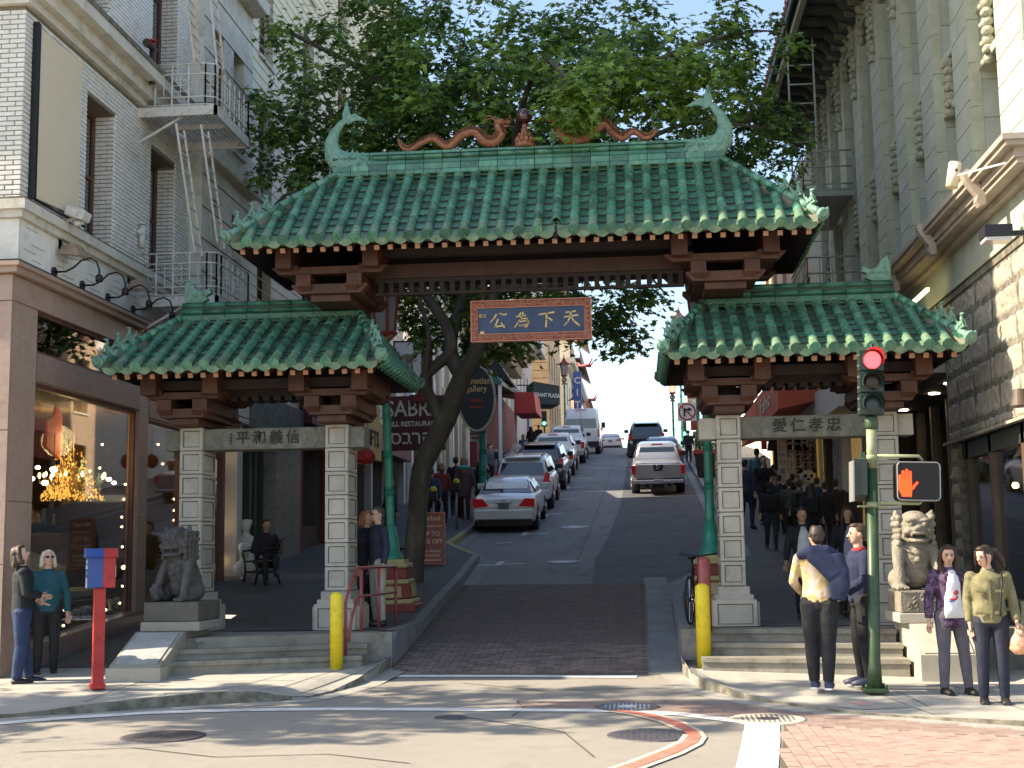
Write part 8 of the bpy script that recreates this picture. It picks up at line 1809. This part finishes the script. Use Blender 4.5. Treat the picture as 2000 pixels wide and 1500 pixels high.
    # rear furniture
    if kind == 'sedan':
        for s in (-1, 1): MB().prism([(s*.42, .76), (s*.86, .72), (s*.88, .96), (s*.60, .97)], -.015, .12, 'y').build('tail_light', M['taillight'], t)
        MB().box(-.92*W, .92*W, -.045, .1, .38, .66, bev=.03).build('bumper', P, t); MB().box(-.25, .25, -.025, .02, .84, .875, bev=.005).build('chrome_strip', M['chrome'], t); MB().ball((0, -.01, .93), (.05, .012, .03), 8).build('badge', M['chrome'], t)
        pz = .76; MB().box(-.8, .8, -.0, .15, .2, .38).build('valance', M['plastic'], t)
    elif kind == 'suv':
        for s in (-1, 1): MB().prism([(s*.66, .95), (s*.90, .93), (s*.91, 1.25), (s*.78, 1.28)], -.02, .12, 'y').build('tail_light', M['taillight'], t); MB().ball((s*.78, .0, .82), (.09, .03, .09), 10).build('reversing_light', M['clearlens'], t)
        MB().box(-.93*W, .93*W, -.07, .12, .40, .70, bev=.03).build('bumper', M['plastic'] if pcol[0] < .3 else P, t); pz = .82; MB().box(-.6, .6, .2, .5, 1.73, 1.77, bev=.01).build('spoiler', P, t); 
        for s in (-1, 1): MB().bar((s*.62, .5, 1.79), (s*.62, 2.6, 1.79), .035).build('roof_rail', M['black'], t)
    elif kind == 'pickup':
        for s in (-1, 1): MB().box(min(s*.80, s*.955), max(s*.80, s*.955), -.02, .12, .78, 1.10, bev=.015).build('tail_light', M['taillight'], t)
        MB().box(-.90, .90, -.09, .08, .46, .58, bev=.02).build('bumper', M['rim'], t); MB().box(-.78, .78, -.008, .03, .64, 1.13, bev=.012).build('tailgate', P, t); MB().box(-.78, .78, -.0, .05, .58, .63).box(-.79, .79, .02, .06, 1.135, 1.175).build('tailgate_gap', M['plastic'], t)
        MB().prism([(-.19, 1.12), (.19, 1.12), (.15, .90), (-.15, .90)], -.02, .0, 'y').build('handle_plate', M['plastic'] if plate == 'badge' else P, t); pz = .53
        MB().box(-.2, .2, 1.98, 2.02, 1.72, 1.76).build('brake_light', M['taillight'], t)
        if plate == 'badge': MB().tube([(.06*math.cos(a), -.03, 1.05+.06*math.sin(a)) for a in [2*PI*k/16 for k in range(17)]], .011, 5).bar((-.06, -.032, 1.05), (.06, -.032, 1.05), .02).build('badge', M['chrome'], t)
        for s in (-1, 1): MB().box(s*.4-.06, s*.4+.06, .4, 2, .3, .45).build('chassis_rail', M['plastic'], t)
        MB().box(-.2, .2, .1, .5, .28, .45).build('hitch', M['plastic'], t)
    else:
        for s in (-1, 1): MB().box(min(s*.90, s*.99), max(s*.90, s*.99), -.02, .12, .95, 1.4, bev=.015).build('tail_light', M['taillight'], t)
        MB().box(-.95, .95, -.08, .1, .42, .72, bev=.02).build('bumper', M['plastic'], t); pz = .95; MB().box(-.008, .008, -.012, .05, .75, 2.3).build('door_seam', M['plastic'], t); MB().box(-.25, -.1, -.03, .0, 1.15, 1.3, bev=.01).build('door_handle', M['plastic'], t); MB().box(-.3, .3, .1, .14, 2.4, 2.45).build('brake_light', M['taillight'], t)
    py_ = -.115 if kind == 'pickup' else -.05 if kind == 'sedan' else -.03
    pl_ = MB().box(-.155, .155, py_-.012 if kind != 'sedan' else -.03, py_+.02, pz-.08, pz+.08, bev=.004).build('number_plate', M['plate'], t)
    if mirror:
        for s in (-1, 1): yy = C[-2][0]+.45; MB().box(min(s*(W-.03), s*(W+.19)), max(s*(W-.03), s*(W+.19)), yy, yy+.10, B+.03, B+.2 if kind != 'van' else B+.35, bev=.02).build('wing_mirror', P if kind == 'sedan' else M['plastic'], t)
    return t
G1 = 'vehicles parked along the left kerb'
vehicle('sedan', 'white sedan parked nearest, at the foot of the hill on the left kerb', -3.80, 37.6, (.80, .80, .79), group=G1)
vehicle('suv', 'white hatchback with dark rear glass parked just above the white sedan', -3.78, 43.6, (.78, .78, .76), group=G1)
vehicle('suv', 'dark blue-grey suv with roof rails parked behind the white hatchback', -3.72, 50.4, (.03, .045, .065), group=G1, metal=.4)
vehicle('pickup', 'white pickup truck with red tail lights parked above the dark suv', -3.70, 56.8, (.82, .82, .80), group=G1)
vehicle('pickup', 'second white pickup truck, partly hidden behind the first', -3.5, 64.2, (.82, .82, .80), group=G1)
vehicle('van', 'tall white van with dark rear windows parked up the hill', -3.0, 72, (.80, .80, .80), name='parked_van', group=G1)
vehicle('sedan', 'white sedan at the crest of the hill beside the van', -2.15, 107, (.78, .78, .78), name='car')
vehicle('pickup', 'silver pickup truck driving up the right lane with a badge on its tailgate', .72, 48, (.46, .44, .44), name='pickup_truck', plate='badge', metal=.6)
vehicle('suv', 'black suv with roof rack near the crest in the right lane', .47, 67.5, (.018, .02, .03), name='car')
vehicle('sedan', 'blue-grey car between the silver pickup and the black suv', 1.1, 58.5, (.04, .06, .12), name='car')
# ---------------------------------------------------------------- people
CM = {}
def cmat(c, nm='cloth', rough=.85, c2=None, sc=9, amt=.6):
    k = (nm, tuple(c), tuple(c2 or ()), sc)
    if k not in CM: CM[k] = mat(nm, c, rough, col2=c2 or tuple(min(1, q*1.35+.004) for q in c), nscale=sc, namt=amt, bump=.6 if nm != 'skin' else .05, bscale=11)
    return CM[k]
SK = {'l': (.55, .33, .23), 'm': (.42, .24, .15), 'd': (.22, .12, .08)}
def person(label, x, y, z, yaw, h=1.7, skin='m', top=(.05, .05, .06), bot=(.03, .03, .04), shoe=(.03, .03, .03), hair=(.02, .015, .012), hs='short', topk='jacket', inner=None, pose={}, head=0, nod=0, vox=.016, group=None, wide=1.0, bag=None, sole=None, topc2=None, sc2=9, legw=1.0, face=None):
    """yaw 0 faces the camera (-y). pose moves joints: eR,wR,eL,wL (elbow, wrist), kR,aR,kL,aL (knee, ankle), sit"""
    t = thing('person', label, 'person', (x, y, z), frame='local', rot=R(yaw), group=group); t.scale = (h/1.75,)*3
    J = dict(hip=(.095, 0, .93), kR=(-.105, -.01, .50), aR=(-.11, .02, .085), kL=(.105, -.01, .50), aL=(.11, .02, .085), sh=(.175, .01, 1.43), eR=(-.245, .03, 1.15), wR=(-.255, -.03, .90), eL=(.245, .03, 1.15), wL=(.255, -.03, .90), hc=(0, -.015, 1.63))
    J.update(pose); W = wide; V = Vector
    HM = Matrix.Translation(V((0, 0, 1.50)))@Matrix.Rotation(R(head), 4, 'Z')@Matrix.Rotation(R(nod), 4, 'X')@Matrix.Translation(V((0, 0, -1.50)))
    S_ = {'R': V((-J['sh'][0]*W, J['sh'][1], J['sh'][2])), 'L': V((J['sh'][0]*W, J['sh'][1], J['sh'][2]))}; Hp = {'R': V((-J['hip'][0], 0, J['hip'][2])), 'L': V((J['hip'][0], 0, J['hip'][2]))}
    def torso(m, g, z0=.90, flare=0):
        m.tube([(0, 0, z0), (0, 0, 1.0), (0, 0, 1.15), (0, -.005, 1.30), (0, 0, 1.40), (0, .005, 1.46)], [((.155+flare)*W+g, .105+g+flare*.5), (.15*W+g, .105+g), (.14*W+g, .10+g), (.165*W+g, .115+g), (.16*W+g, .105+g), (.07+g*.6, .065+g*.6)], 16, up=(0, 1, 0))
        for s in 'RL': m.ball(S_[s]+V((0, 0, -.015)), (.058+g*.6, .06+g*.6, .052+g*.5), 10)
    def arm(m, s, g, full=True):
        a, e, w = S_[s], V(J['e'+s]), V(J['w'+s]); m.tube([a, a.lerp(e, .5), e], [.050+g*.8, .047+g, .041+g], 10); m.ball(e, .043+g, 8)
        m.tube([e, e.lerp(w, .4), w if full else e.lerp(w, .93)], [.042+g, .040+g*1.1, .027+g*1.2], 10)
    def leg(m, s, g, toe=True):
        a, k, n = Hp[s], V(J['k'+s]), V(J['a'+s]); m.ball(a+V((0, 0, -.02)), (.10+g, .10+g, .11+g), 10); m.tube([a, a.lerp(k, .5), k], [(.088+g)*legw, (.075+g)*legw, (.055+g)*legw], 12); m.ball(k, (.056+g)*legw, 8); m.tube([k, k.lerp(n, .35), n], [(.055+g)*legw, (.054+g)*legw, (.038+g)*legw], 12)
    b = MB(); torso(b, -.012, .88)
    for s in 'RL': arm(b, s, 0); leg(b, s, -.004)
    b.tube([(0, .01, 1.42), HM@V((0, .0, 1.54))], [.058, .052], 10)
    c = HM@V((0, -.01, 1.645)); rt = HM.to_3x3()
    b.ball(c, (.074, .092, .112), 14, rot=rt); b.ball(HM@V((0, -.045, 1.59)), (.052, .048, .055), 10, rot=rt); b.tube([HM@V((0, -.095, 1.655)), HM@V((0, -.118, 1.622)), HM@V((0, -.092, 1.612))], [.010, .016, .010], 6)
    for s in (-1, 1): b.ball(HM@V((s*.076, .005, 1.638)), (.012, .02, .03), 6, rot=rt)
    for s in 'RL':
        w, e = V(J['w'+s]), V(J['e'+s]); d = (w-e).normalized(); sd = d.cross(V((0, 1, 0)) if abs(d.y) < .8 else V((0, 0, 1))).normalized(); nn = d.cross(sd)
        b.tube([w, w+d*.05, w+d*.09], [(.024, .03), (.018, .04), (.015, .038)], 8, up=nn)
    body = bpy.data.objects.new('body', remesh(b, vox, [cmat(SK[skin], 'skin', .6)], name='body')); COL.objects.link(body); body.parent = t
    f = MB()
    for s in 'RL':      # fingers: four of unequal length, gently curled, and a thumb off the side of the palm
        w, e = V(J['w'+s]), V(J['e'+s]); d = (w-e).normalized(); sd = d.cross(V((0, 1, 0)) if abs(d.y) < .8 else V((0, 0, 1))).normalized(); nn = d.cross(sd); q = w+d*.085
        for k, L in enumerate((.062, .074, .070, .052)): a = q+sd*(.027-.018*k); f.tube([a-d*.01, a+d*L*.5, a+d*L*.85-nn*.0+V((0, -.012, 0)), a+d*L+V((0, -.022, 0))], [.0085, .008, .0075, .006], 6)
        a = w+d*.03+sd*.028; f.tube([a, a+d*.035+sd*.02, a+d*.06+sd*.018], [.011, .010, .007], 6)
    f.build('fingers', cmat(SK[skin], 'skin', .6), body)
    if vox < .014:
        for s in (-1, 1): MB().ball(HM@V((s*.031, -.094, 1.652)), (.014, .006, .007), 8).build('eye', M['ink'], body); MB().tube([HM@V((s*.015, -.103, 1.672)), HM@V((s*.048, -.093, 1.672))], .0045, 5).build('eyebrow', cmat(hair, 'hair'), body)
        MB().tube([HM@V((-.02, -.096, 1.588)), HM@V((0, -.102, 1.586)), HM@V((.02, -.096, 1.588))], .006, 5).build('lips', cmat((.35, .10, .09), 'lip'), body)
    if face == 'glasses' or face == 'sun':
        g = MB(); 
        for s in (-1, 1): g.ball(HM@V((s*.034, -.104, 1.65)), (.027, .006, .02), 10, rot=rt); g.bar(HM@V((s*.06, -.1, 1.655)), HM@V((s*.078, .0, 1.65)), .006)
        g.build('sunglasses' if face == 'sun' else 'glasses', M['black'], body)
    # trousers
    m = MB(); m.tube([(0, 0, 1.02), (0, 0, .93), (0, 0, .86)], [(.145*W+.014, .112), (.158*W+.012, .118), (.13*W, .1)], 14, up=(0, 1, 0))
    for s in 'RL': leg(m, s, .014)
    o = bpy.data.objects.new('trousers', remesh(m, max(.014, vox), [cmat(bot, 'trousers')], name='trousers')); COL.objects.link(o); o.parent = t
    for s in 'RL':
        a = V(J['a'+s]); sh = MB().tube([(a.x, a.y+.055, a.z-.045), (a.x, a.y+.0, a.z-.035), (a.x, a.y-.11, a.z-.045), (a.x, a.y-.205, a.z-.055)], [(.042, .04), (.050, .055), (.054, .042), (.036, .026)], 10, up=(0, 0, 1)).tube([(a.x, a.y, a.z-.03), (a.x, a.y+.005, a.z+.05)], [.048, .043], 10)
        so_ = sh.build('shoe', cmat(shoe, 'shoe', .5), t)
        if sole: MB().tube([(a.x, a.y+.06, a.z-.077), (a.x, a.y-.19, a.z-.077)], [(.044, .011), (.036, .011)], 10, up=(0, 0, 1)).build('sole', cmat(sole, 'sole'), so_)
    # top
    mt = cmat(top, 'top', c2=topc2, sc=sc2, amt=.12 if topc2 else .6)
    if topk:
        m = MB(); z0 = {'jacket': .90, 'tee': .92, 'coat': .62, 'shirt': .93, 'long': .80}[topk]; g = {'jacket': .022, 'tee': .010, 'coat': .028, 'shirt': .012, 'long': .022}[topk]; torso(m, g, z0, .012 if topk in ('coat', 'long') else 0)
        for s in 'RL':
            if topk == 'tee': m.tube([S_[s], S_[s].lerp(V(J['e'+s]), .65)], [.07, .06], 10)
            else: arm(m, s, g*.75, False)
        if topk != 'tee': m.tube([(0, .012, 1.42), (0, .012, 1.50)], [(.088, .08), (.072, .07)], 12, up=(0, 1, 0))
        o = bpy.data.objects.new({'tee': 't_shirt', 'shirt': 'shirt', 'coat': 'coat'}.get(topk, 'jacket'), remesh(m, max(.014, vox), [mt], name='top')); COL.objects.link(o); o.parent = t
        if inner: MB().tube([(0, -.092, .90), (0, -.088, 1.0), (0, -.082, 1.15), (0, -.10, 1.30), (0, -.088, 1.38), (0, -.066, 1.45)], [(.125, .045), (.115, .05), (.105, .052), (.095, .06), (.075, .056), (.04, .045)], 14, up=(0, 1, 0)).build('shirt_front', cmat(inner, 'inner', sc=6), o)
    # hair
    H = MB(); hb = lambda p, r, n=10: H.ball(HM@V(p), r, n, rot=rt)
    hb((0, .022, 1.685), (.083, .092, .085), 14)
    if hs in ('short', 'long', 'tail', 'bob', 'curly'):
        hb((0, .05, 1.64), (.076, .062, .08)); hb((0, -.03, 1.74), (.06, .06, .03))
        if hs == 'curly':
            for k in range(40): a = k*2.4; q = k/40; hb((.08*math.cos(a)*(1-.5*q), .02+.085*math.sin(a)*(1-.5*q), 1.66+.10*q), (.022,)*3, 6)
        if hs in ('long', 'bob'):
            L = 1.30 if hs == 'long' else 1.54
            for s in (-1, 1):
                H.tube([HM@V((s*.05, -.02, 1.74)), HM@V((s*.086, -.01, 1.66)), HM@V((s*.092, .0, 1.55)), V((s*.10, .01 if hs == 'bob' else -.06, max(L, 1.42))), V((s*.11, -.07 if hs == 'long' else .02, L))], [.03, .03, .034, .036, .02], 8); hb((s*.05, .06, 1.58), (.05, .04, .09))
            H.tube([HM@V((0, .08, 1.68)), HM@V((0, .10, 1.55)), V((0, .12, max(L, 1.42))), V((0, .12, L))], [(.08, .04), (.09, .04), (.10, .03), (.07, .02)], 10, up=(0, 1, 0))
        if hs == 'tail': H.tube([HM@V((0, .10, 1.68)), HM@V((.02, .16, 1.66)), HM@V((.05, .20, 1.56)), HM@V((.07, .19, 1.45))], [.03, .04, .045, .012], 8); [H.tube([HM@V((s*.06, -.06, 1.72)), HM@V((s*.085, -.07, 1.62)), HM@V((s*.07, -.09, 1.54))], [.015, .012, .004], 6) for s in (-1, 1)]
    if hs == 'hood': hb((0, .03, 1.65), (.10, .105, .13)); hb((0, .07, 1.52), (.11, .08, .08))
    if hs == 'cap': hb((0, .04, 1.63), (.075, .06, .07)); H.tube([HM@V((0, -.05, 1.70)), HM@V((0, -.16, 1.685))], [(.06, .008), (.05, .006)], 10, up=(0, 0, 1))
    o = bpy.data.objects.new('hood' if hs == 'hood' else 'cap' if hs == 'cap' else 'hair', remesh(H, max(.010, vox*.8), [mt if hs == 'hood' else cmat(hair, 'hair', .55, sc=30)], name='hair')); COL.objects.link(o); o.parent = t
    if bag: MB().box(-.14, .14, .11, .25, 1.02, 1.42, bev=.04).build('backpack', cmat(bag, 'bag'), t)
    return t
V3 = Vector
def at(px, py, z): p = onZ(px, py, z); return p.x, p.y, z
# near figures ------------------------------------------------------------------------------
x, y, z = at(1607, 1346, .13)
P1 = person('man with curly hair seen from behind, navy sweater slung over a yellow camouflage shirt', x, y, z, 165, 1.76, 'l', (.50, .37, .16), (.012, .012, .014), (.03, .03, .09), (.03, .02, .015), 'curly', 'shirt', pose=dict(eR=(-.20, .0, 1.14), wR=(-.12, -.18, 1.02), eL=(.27, .02, 1.16), wL=(.20, -.18, 1.02), aR=(-.07, .03, .085), kR=(-.085, -.01, .5), kL=(.10, -.02, .5), aL=(.09, -.05, .085)), head=25, vox=.012, wide=1.14, sole=(.6, .6, .62), topc2=(.62, .47, .38), sc2=11, legw=1.15)
sw_ = MB().tube([(-.22, .03, 1.44), (-.12, .09, 1.49), (.04, .10, 1.49), (.2, .06, 1.44)], [(.05, .05), (.055, .07), (.055, .07), (.05, .05)], 10, up=(0, 0, 1)).tube([(-.20, .08, 1.45), (-.24, .10, 1.28), (-.24, .11, 1.12), (-.22, .11, .96)], [(.09, .06), (.11, .045), (.12, .05), (.08, .04)], 12, up=(0, 1, 0)).tube([(.05, .12, 1.46), (-.10, .13, 1.36), (-.20, .13, 1.22)], [(.09, .03), (.12, .03), (.10, .03)], 10, up=(0, 1, 0)).tube([(.21, .02, 1.44), (.24, -.06, 1.36), (.2, -.12, 1.22)], [.05, .05, .03], 8)
o = bpy.data.objects.new('sweater', remesh(sw_, .014, [cmat((.012, .02, .055), 'sweater')], name='sweater')); COL.objects.link(o); o.parent = P1
x, y, z = at(1692, 1341, .12)
P2 = person('man in navy and red jacket holding a bottle, half behind the green pole', x, y+.12, z, -78, 1.80, 'l', (.01, .016, .05), (.012, .012, .015), (.05, .05, .09), (.05, .03, .02), 'short', 'jacket', pose=dict(eR=(-.26, -.02, 1.14), wR=(-.24, -.26, 1.12), eL=(.25, -.04, 1.15), wL=(.2, -.24, 1.0)), head=0, vox=.012, sole=(.6, .6, .62))
MB().tube([(0, .01, 1.45), (0, .0, 1.50)], [(.092, .084), (.078, .074)], 12, up=(0, 1, 0)).build('red_collar', cmat((.35, .02, .03), 'collar'), P2)
o = MB().tube([(-.24, -.2, 1.12), (-.22, -.22, .95), (-.20, -.18, .75)], [(.13, .05), (.15, .06), (.10, .04)], 12, up=(0, 1, 0)).build('draped_jacket', cmat((.01, .01, .012), 'draped'), P2)
bt_ = MB().lathe([(.03, 0), (.033, .02), (.033, .10), (.028, .12), (.033, .14), (.016, .17), (.014, .19)], n=12).build('water_bottle', M['carglass']); bt_.matrix_world = Matrix.Translation((x-.36, y+.0, z+.95)); tag(bt_, 'small dark water bottle in the hand of the man behind the pole', 'bottle')
MB().lathe([(.018, .185), (.018, .215)], n=10).build('cap', M['teal'], bt_)
x, y, z = at(1865, 1358, .05)
P3 = person('long-haired woman in white printed t-shirt, purple plaid shirt and grey jeans', x, y, z, 12, 1.62, 'l', (.05, .018, .05), (.10, .09, .11), (.012, .012, .012), (.035, .016, .01), 'long', 'long', inner=(.75, .73, .74), pose=dict(eR=(-.25, .02, 1.14), wR=(-.27, -.0, .88), kL=(.13, -.03, .5), aL=(.17, -.02, .085)), head=-14, nod=12, vox=.012, topc2=(.13, .085, .15), sc2=14)
tp_ = MB().ball((.02, -.14, 1.20), (.035, .01, .035), 8).ball((-.02, -.135, 1.12), (.05, .01, .016), 8).ball((.03, -.135, 1.14), (.018, .01, .02), 8)
tp_.build('shirt_print', cmat((.55, .06, .08), 'print2'), P3)
MB().ball((-.04, -.134, 1.10), (.05, .01, .012), 8).build('shirt_print', cmat((.08, .25, .5), 'print3'), P3)
x, y, z = at(1944, 1378, .015)
P4 = person('woman in olive jacket with ponytail looking left, holding an orange plastic bag', x, y, z, -10, 1.64, 'l', (.165, .15, .075), (.012, .015, .03), (.03, .028, .025), (.03, .014, .01), 'tail', 'jacket', pose=dict(eR=(-.23, .04, 1.15), wR=(-.22, -.02, .90), eL=(.25, .04, 1.15), wL=(.27, -.06, .92)), head=-45, nod=14, vox=.012, sole=(.6, .58, .5), topc2=(.22, .20, .105), sc2=7, wide=1.05)
for s in (-1, 1):
    MB().box(s*.10-.045, s*.10+.045, -.152, -.135, 1.24, 1.27, bev=.004).build('pocket_flap', cmat((.13, .12, .06), 'flap'), P4); MB().box(s*.10-.06, s*.10+.06, -.150, -.132, 1.0, 1.035, bev=.004).build('pocket_flap', cmat((.13, .12, .06), 'flap'), P4)
MB().box(-.012, .012, -.155, -.135, .94, 1.40, bev=.003).build('placket', cmat((.13, .12, .06), 'flap'), P4)
MB().tube([(.14, -.10, 1.46), (.13, -.14, 1.3), (.10, -.16, 1.05), (.10, -.15, .98)], .012, 6).build('camera_strap', M['black'], P4)
bg_ = MB().tube([(0, 0, .0), (0, 0, -.08), (.01, 0, -.16), (0, 0, -.26), (0, 0, -.31)], [(.012, .012), (.05, .035), (.10, .06), (.11, .07), (.06, .04)], 12, up=(0, 1, 0)); bg_ = bg_.build('plastic_bag', mat('orange_bag', (.62, .22, .10), .35, col2=(.75, .5, .35), nscale=22, namt=.5)); bg_.location = (x+.255, y-.12, z+.84); tag(bg_, 'orange patterned plastic bag hanging from the hand of the woman in olive', 'bag')
x, y, z = at(38, 1338, .15)
person('person in dark jacket and blue jeans turned away at the left edge', x, y, z, 120, 1.68, 'l', (.008, .012, .016), (.014, .03, .08), (.01, .01, .014), (.05, .03, .02), 'bob', 'jacket', pose=dict(eR=(-.24, -.03, 1.16), wR=(-.10, -.22, 1.12), eL=(.25, .0, 1.15), wL=(.18, -.2, 1.05), kL=(.10, -.04, .5), aL=(.1, -.12, .085), kR=(-.10, .0, .5), aR=(-.1, .05, .085)), head=-15, nod=-18, vox=.012, wide=1.15, legw=1.2)
x, y, z = at(88, 1322, .17)
person('woman with white-blond hair, sunglasses and teal jacket at the left edge', x, y, z, 28, 1.60, 'l', (.006, .07, .09), (.012, .012, .014), (.05, .02, .015), (.55, .48, .36), 'bob', 'jacket', pose=dict(eR=(-.25, .0, 1.14), wR=(-.12, -.22, 1.10), eL=(.26, .03, 1.12), wL=(.27, -.04, .88)), head=15, nod=-12, vox=.012, face='sun')
# middle figures --------------------------------------------------------------------------
dk1, dk2, dk3 = (.012, .013, .018), (.02, .02, .022), (.018, .022, .04)
def far(px, py, y, **k):
    """feet on the pavement under a head seen at (px, py)"""
    p = onY(px, py, y); z = k.pop('z', None); z = side_z(y) if z is None else z; hh = p.z-z
    k.setdefault('h', max(1.5, min(1.9, hh))); lab = k.pop('label'); yaw = k.pop('yaw', 180); k.setdefault('vox', .024); return person(lab, p.x, y, z, yaw, **k)
walk = lambda a: dict(kR=(-.10, -.10*a, .52), aR=(-.10, -.08*a, .10), kL=(.10, .02*a, .5), aL=(.10, .20*a, .14), wR=(-.27, .06*a, .92), wL=(.27, -.14*a, .93))
far(738, 1018, 19.4, label='man with glasses in a navy coat behind the left gate pillar', yaw=-55, h=1.72, z=.63, skin='l', top=dk3, bot=(.35, .33, .28), hair=(.04, .035, .03), topk='jacket', face='glasses', vox=.014)
far(716, 1014, 19.7, label='woman with ginger hair in a dark coat beside the man with glasses', yaw=60, h=1.68, z=.63, skin='l', top=dk1, bot=dk1, hair=(.28, .12, .05), hs='bob', topk='coat', vox=.016)
st_ = person('person sitting on the black bench with legs crossed, in deep shade', -6.95, 24.5, side_z(24.5)-.44, 28, 1.65, 'm', dk1, dk1, dk2, (.01, .01, .01), 'short', 'jacket', pose=dict(kR=(-.12, -.42, .95), aR=(-.10, -.45, .55), kL=(.10, -.44, .99), aL=(.05, -.70, .72), wR=(-.15, -.25, 1.02), wL=(.15, -.25, 1.02)), vox=.02)
G2 = 'crowd on the right pavement'; G3 = 'pedestrians on the left pavement'
far(1566, 1000, 20.0, label='woman in white blouse and open dark cardigan walking down towards the right arch', yaw=0, h=1.62, skin='m', top=dk1, bot=dk1, inner=(.5, .52, .55), hs='short', topk='jacket', pose=walk(1), group=G2, vox=.018)
far(1655, 1004, 20.6, label='woman in pale blue top and dark cardigan, beside the pole under the right arch', yaw=5, h=1.62, skin='m', top=dk1, bot=dk1, inner=(.3, .33, .45), hs='long', topk='jacket', pose=walk(-1), group=G2, vox=.018)
CR = [(1503, 944, 30, 'large person in black hooded coat with backpack, walking away near the right pillar', dk1, 'hood', 180, 'jacket', (.008, .008, .01), 1.1),
 (1490, 880, 37.0, 'man in black t-shirt with a round white print, facing down the hill', (.01, .01, .015), 'short', 10, 'tee', None, 1.05), (1477, 862, 41, 'person in teal shirt walking away beside the right pillar', (.06, .16, .20), 'short', 180, 'shirt', None, 1),
 (1455, 898, 36, 'person in striped dark top half hidden by the right pillar', (.03, .03, .06), 'short', 150, 'jacket', None, 1), (1525, 912, 38.2, 'man in dark cap before the hanging jackets', (.10, .14, .15), 'cap', 40, 'tee', None, 1),
 (1521, 935, 34.5, 'person in dark navy behind the hooded walker', dk3, 'short', 180, 'jacket', None, 1), (1547, 930, 35, 'person in black cap in the middle of the crowd', dk1, 'cap', 180, 'jacket', None, 1.1), (1541, 948, 32, 'person in grey-green jacket in the middle of the crowd', (.05, .06, .045), 'short', 180, 'jacket', None, 1),
 (1560, 950, 31, 'person in olive grey top with a shoulder bag, walking away', (.06, .065, .05), 'short', 180, 'jacket', (.01, .01, .012), 1.05), (1595, 942, 32.5, 'person in blue jacket in the crowd under the right arch', (.02, .045, .10), 'short', 180, 'jacket', None, 1.1),
 (1612, 920, 36, 'woman in white top with tied-back hair beyond the blue jacket', (.45, .45, .47), 'tail', 20, 'tee', None, .95), (1632, 955, 31, 'person in black coat, centre right of the crowd', dk1, 'short', 180, 'coat', None, 1.1), (1668, 958, 30, 'person in dark brown jacket near the signal pole in the crowd', (.03, .022, .018), 'short', 180, 'jacket', None, 1.1),
 (1583, 960, 28.5, 'person in black with a dark rucksack, right behind the woman in white blouse', dk1, 'long', 180, 'jacket', (.01, .01, .012), 1), (1655, 942, 34, 'person with dark cap deep in the crowd by the pole', dk2, 'cap', 180, 'jacket', None, 1), (1610, 948, 29.5, 'tall person in charcoal jacket at the centre of the crowd', dk2, 'short', 180, 'jacket', None, 1),
 (1512, 915, 39.5, 'person in red-brown shirt beyond the crowd, near the jackets', (.16, .05, .03), 'short', 90, 'shirt', None, 1), (1540, 905, 40.5, 'person with bare arms by the poster boards', (.3, .14, .08), 'short', 60, 'tee', None, 1)]
for k, (px, py, yy, lab, c, hs_, yw, tk, bg, wd) in enumerate(CR): far(px, py, yy, label=lab, yaw=yw, top=c, bot=dk1 if k % 3 else (.02, .025, .045), hs=hs_, topk=tk, bag=bg, wide=wd, pose=walk(1 if k % 2 else -1), group=G2, skin='lmm'[k % 3])
CL = [(862, 905, 39, 'person with red sleeves and blue waistcoat walking on the left pavement', (.20, .03, .03), 'bob', 200, 'jacket'), (890, 893, 40.5, 'person in dark coat with a bag, behind the parking meter', dk1, 'short', 190, 'coat'), (907, 893, 40, 'woman with bright cyan hood over a dusty mauve coat, near the white sedan', (.10, .06, .06), 'long', 180, 'coat'),
 (936, 902, 42.8, 'person in long black coat between the mauve coat and the teal post', dk1, 'long', 180, 'coat'), (957, 868, 50, 'man in grey-blue shirt leaning by the teal lamp post', (.07, .09, .13), 'short', 60, 'shirt'), (842, 915, 37, 'person in blue jeans jacket behind the tree trunk', (.04, .07, .14), 'short', 180, 'jacket'), (1009, 876, 58, 'person with white cap by the dark suv on the left pavement', (.4, .38, .36), 'cap', 20, 'jacket'),
 (1022, 858, 62, 'person with ginger hair in blue further up the left pavement', (.04, .07, .13), 'bob', 180, 'jacket'), (1037, 845, 70, 'dark-haired pedestrian in black, up by the dark canopy', dk1, 'long', 180, 'coat'), (1052, 842, 74, 'second dark-haired pedestrian under the dark canopy', dk2, 'short', 180, 'jacket'), (762, 935, 31, 'dark figure browsing at the left souvenir shop', dk1, 'long', 120, 'coat'),
 (1344, 848, 62, 'broad man in black walking away up the right pavement', dk1, 'short', 180, 'jacket'), (1362, 852, 66, 'person in dark grey beside the man in black, right pavement uphill', dk2, 'short', 180, 'jacket')]
for k, (px, py, yy, lab, c, hs_, yw, tk) in enumerate(CL):
    q = far(px, py, yy, label=lab, yaw=yw, top=c, bot=dk1 if k != 2 else (.09, .02, .02), hs=hs_, topk=tk, pose=walk(1 if k % 2 else -1), group=G3 if k < 11 else None, skin='l', vox=.028, hair=(.25, .13, .07) if k in (0, 2, 7) else (.02, .015, .012))
    if k == 2: MB().ball((0, .06, 1.47), (.15, .11, .07), 10).build('hood', cmat((.02, .42, .55), 'cyan_hood'), q)
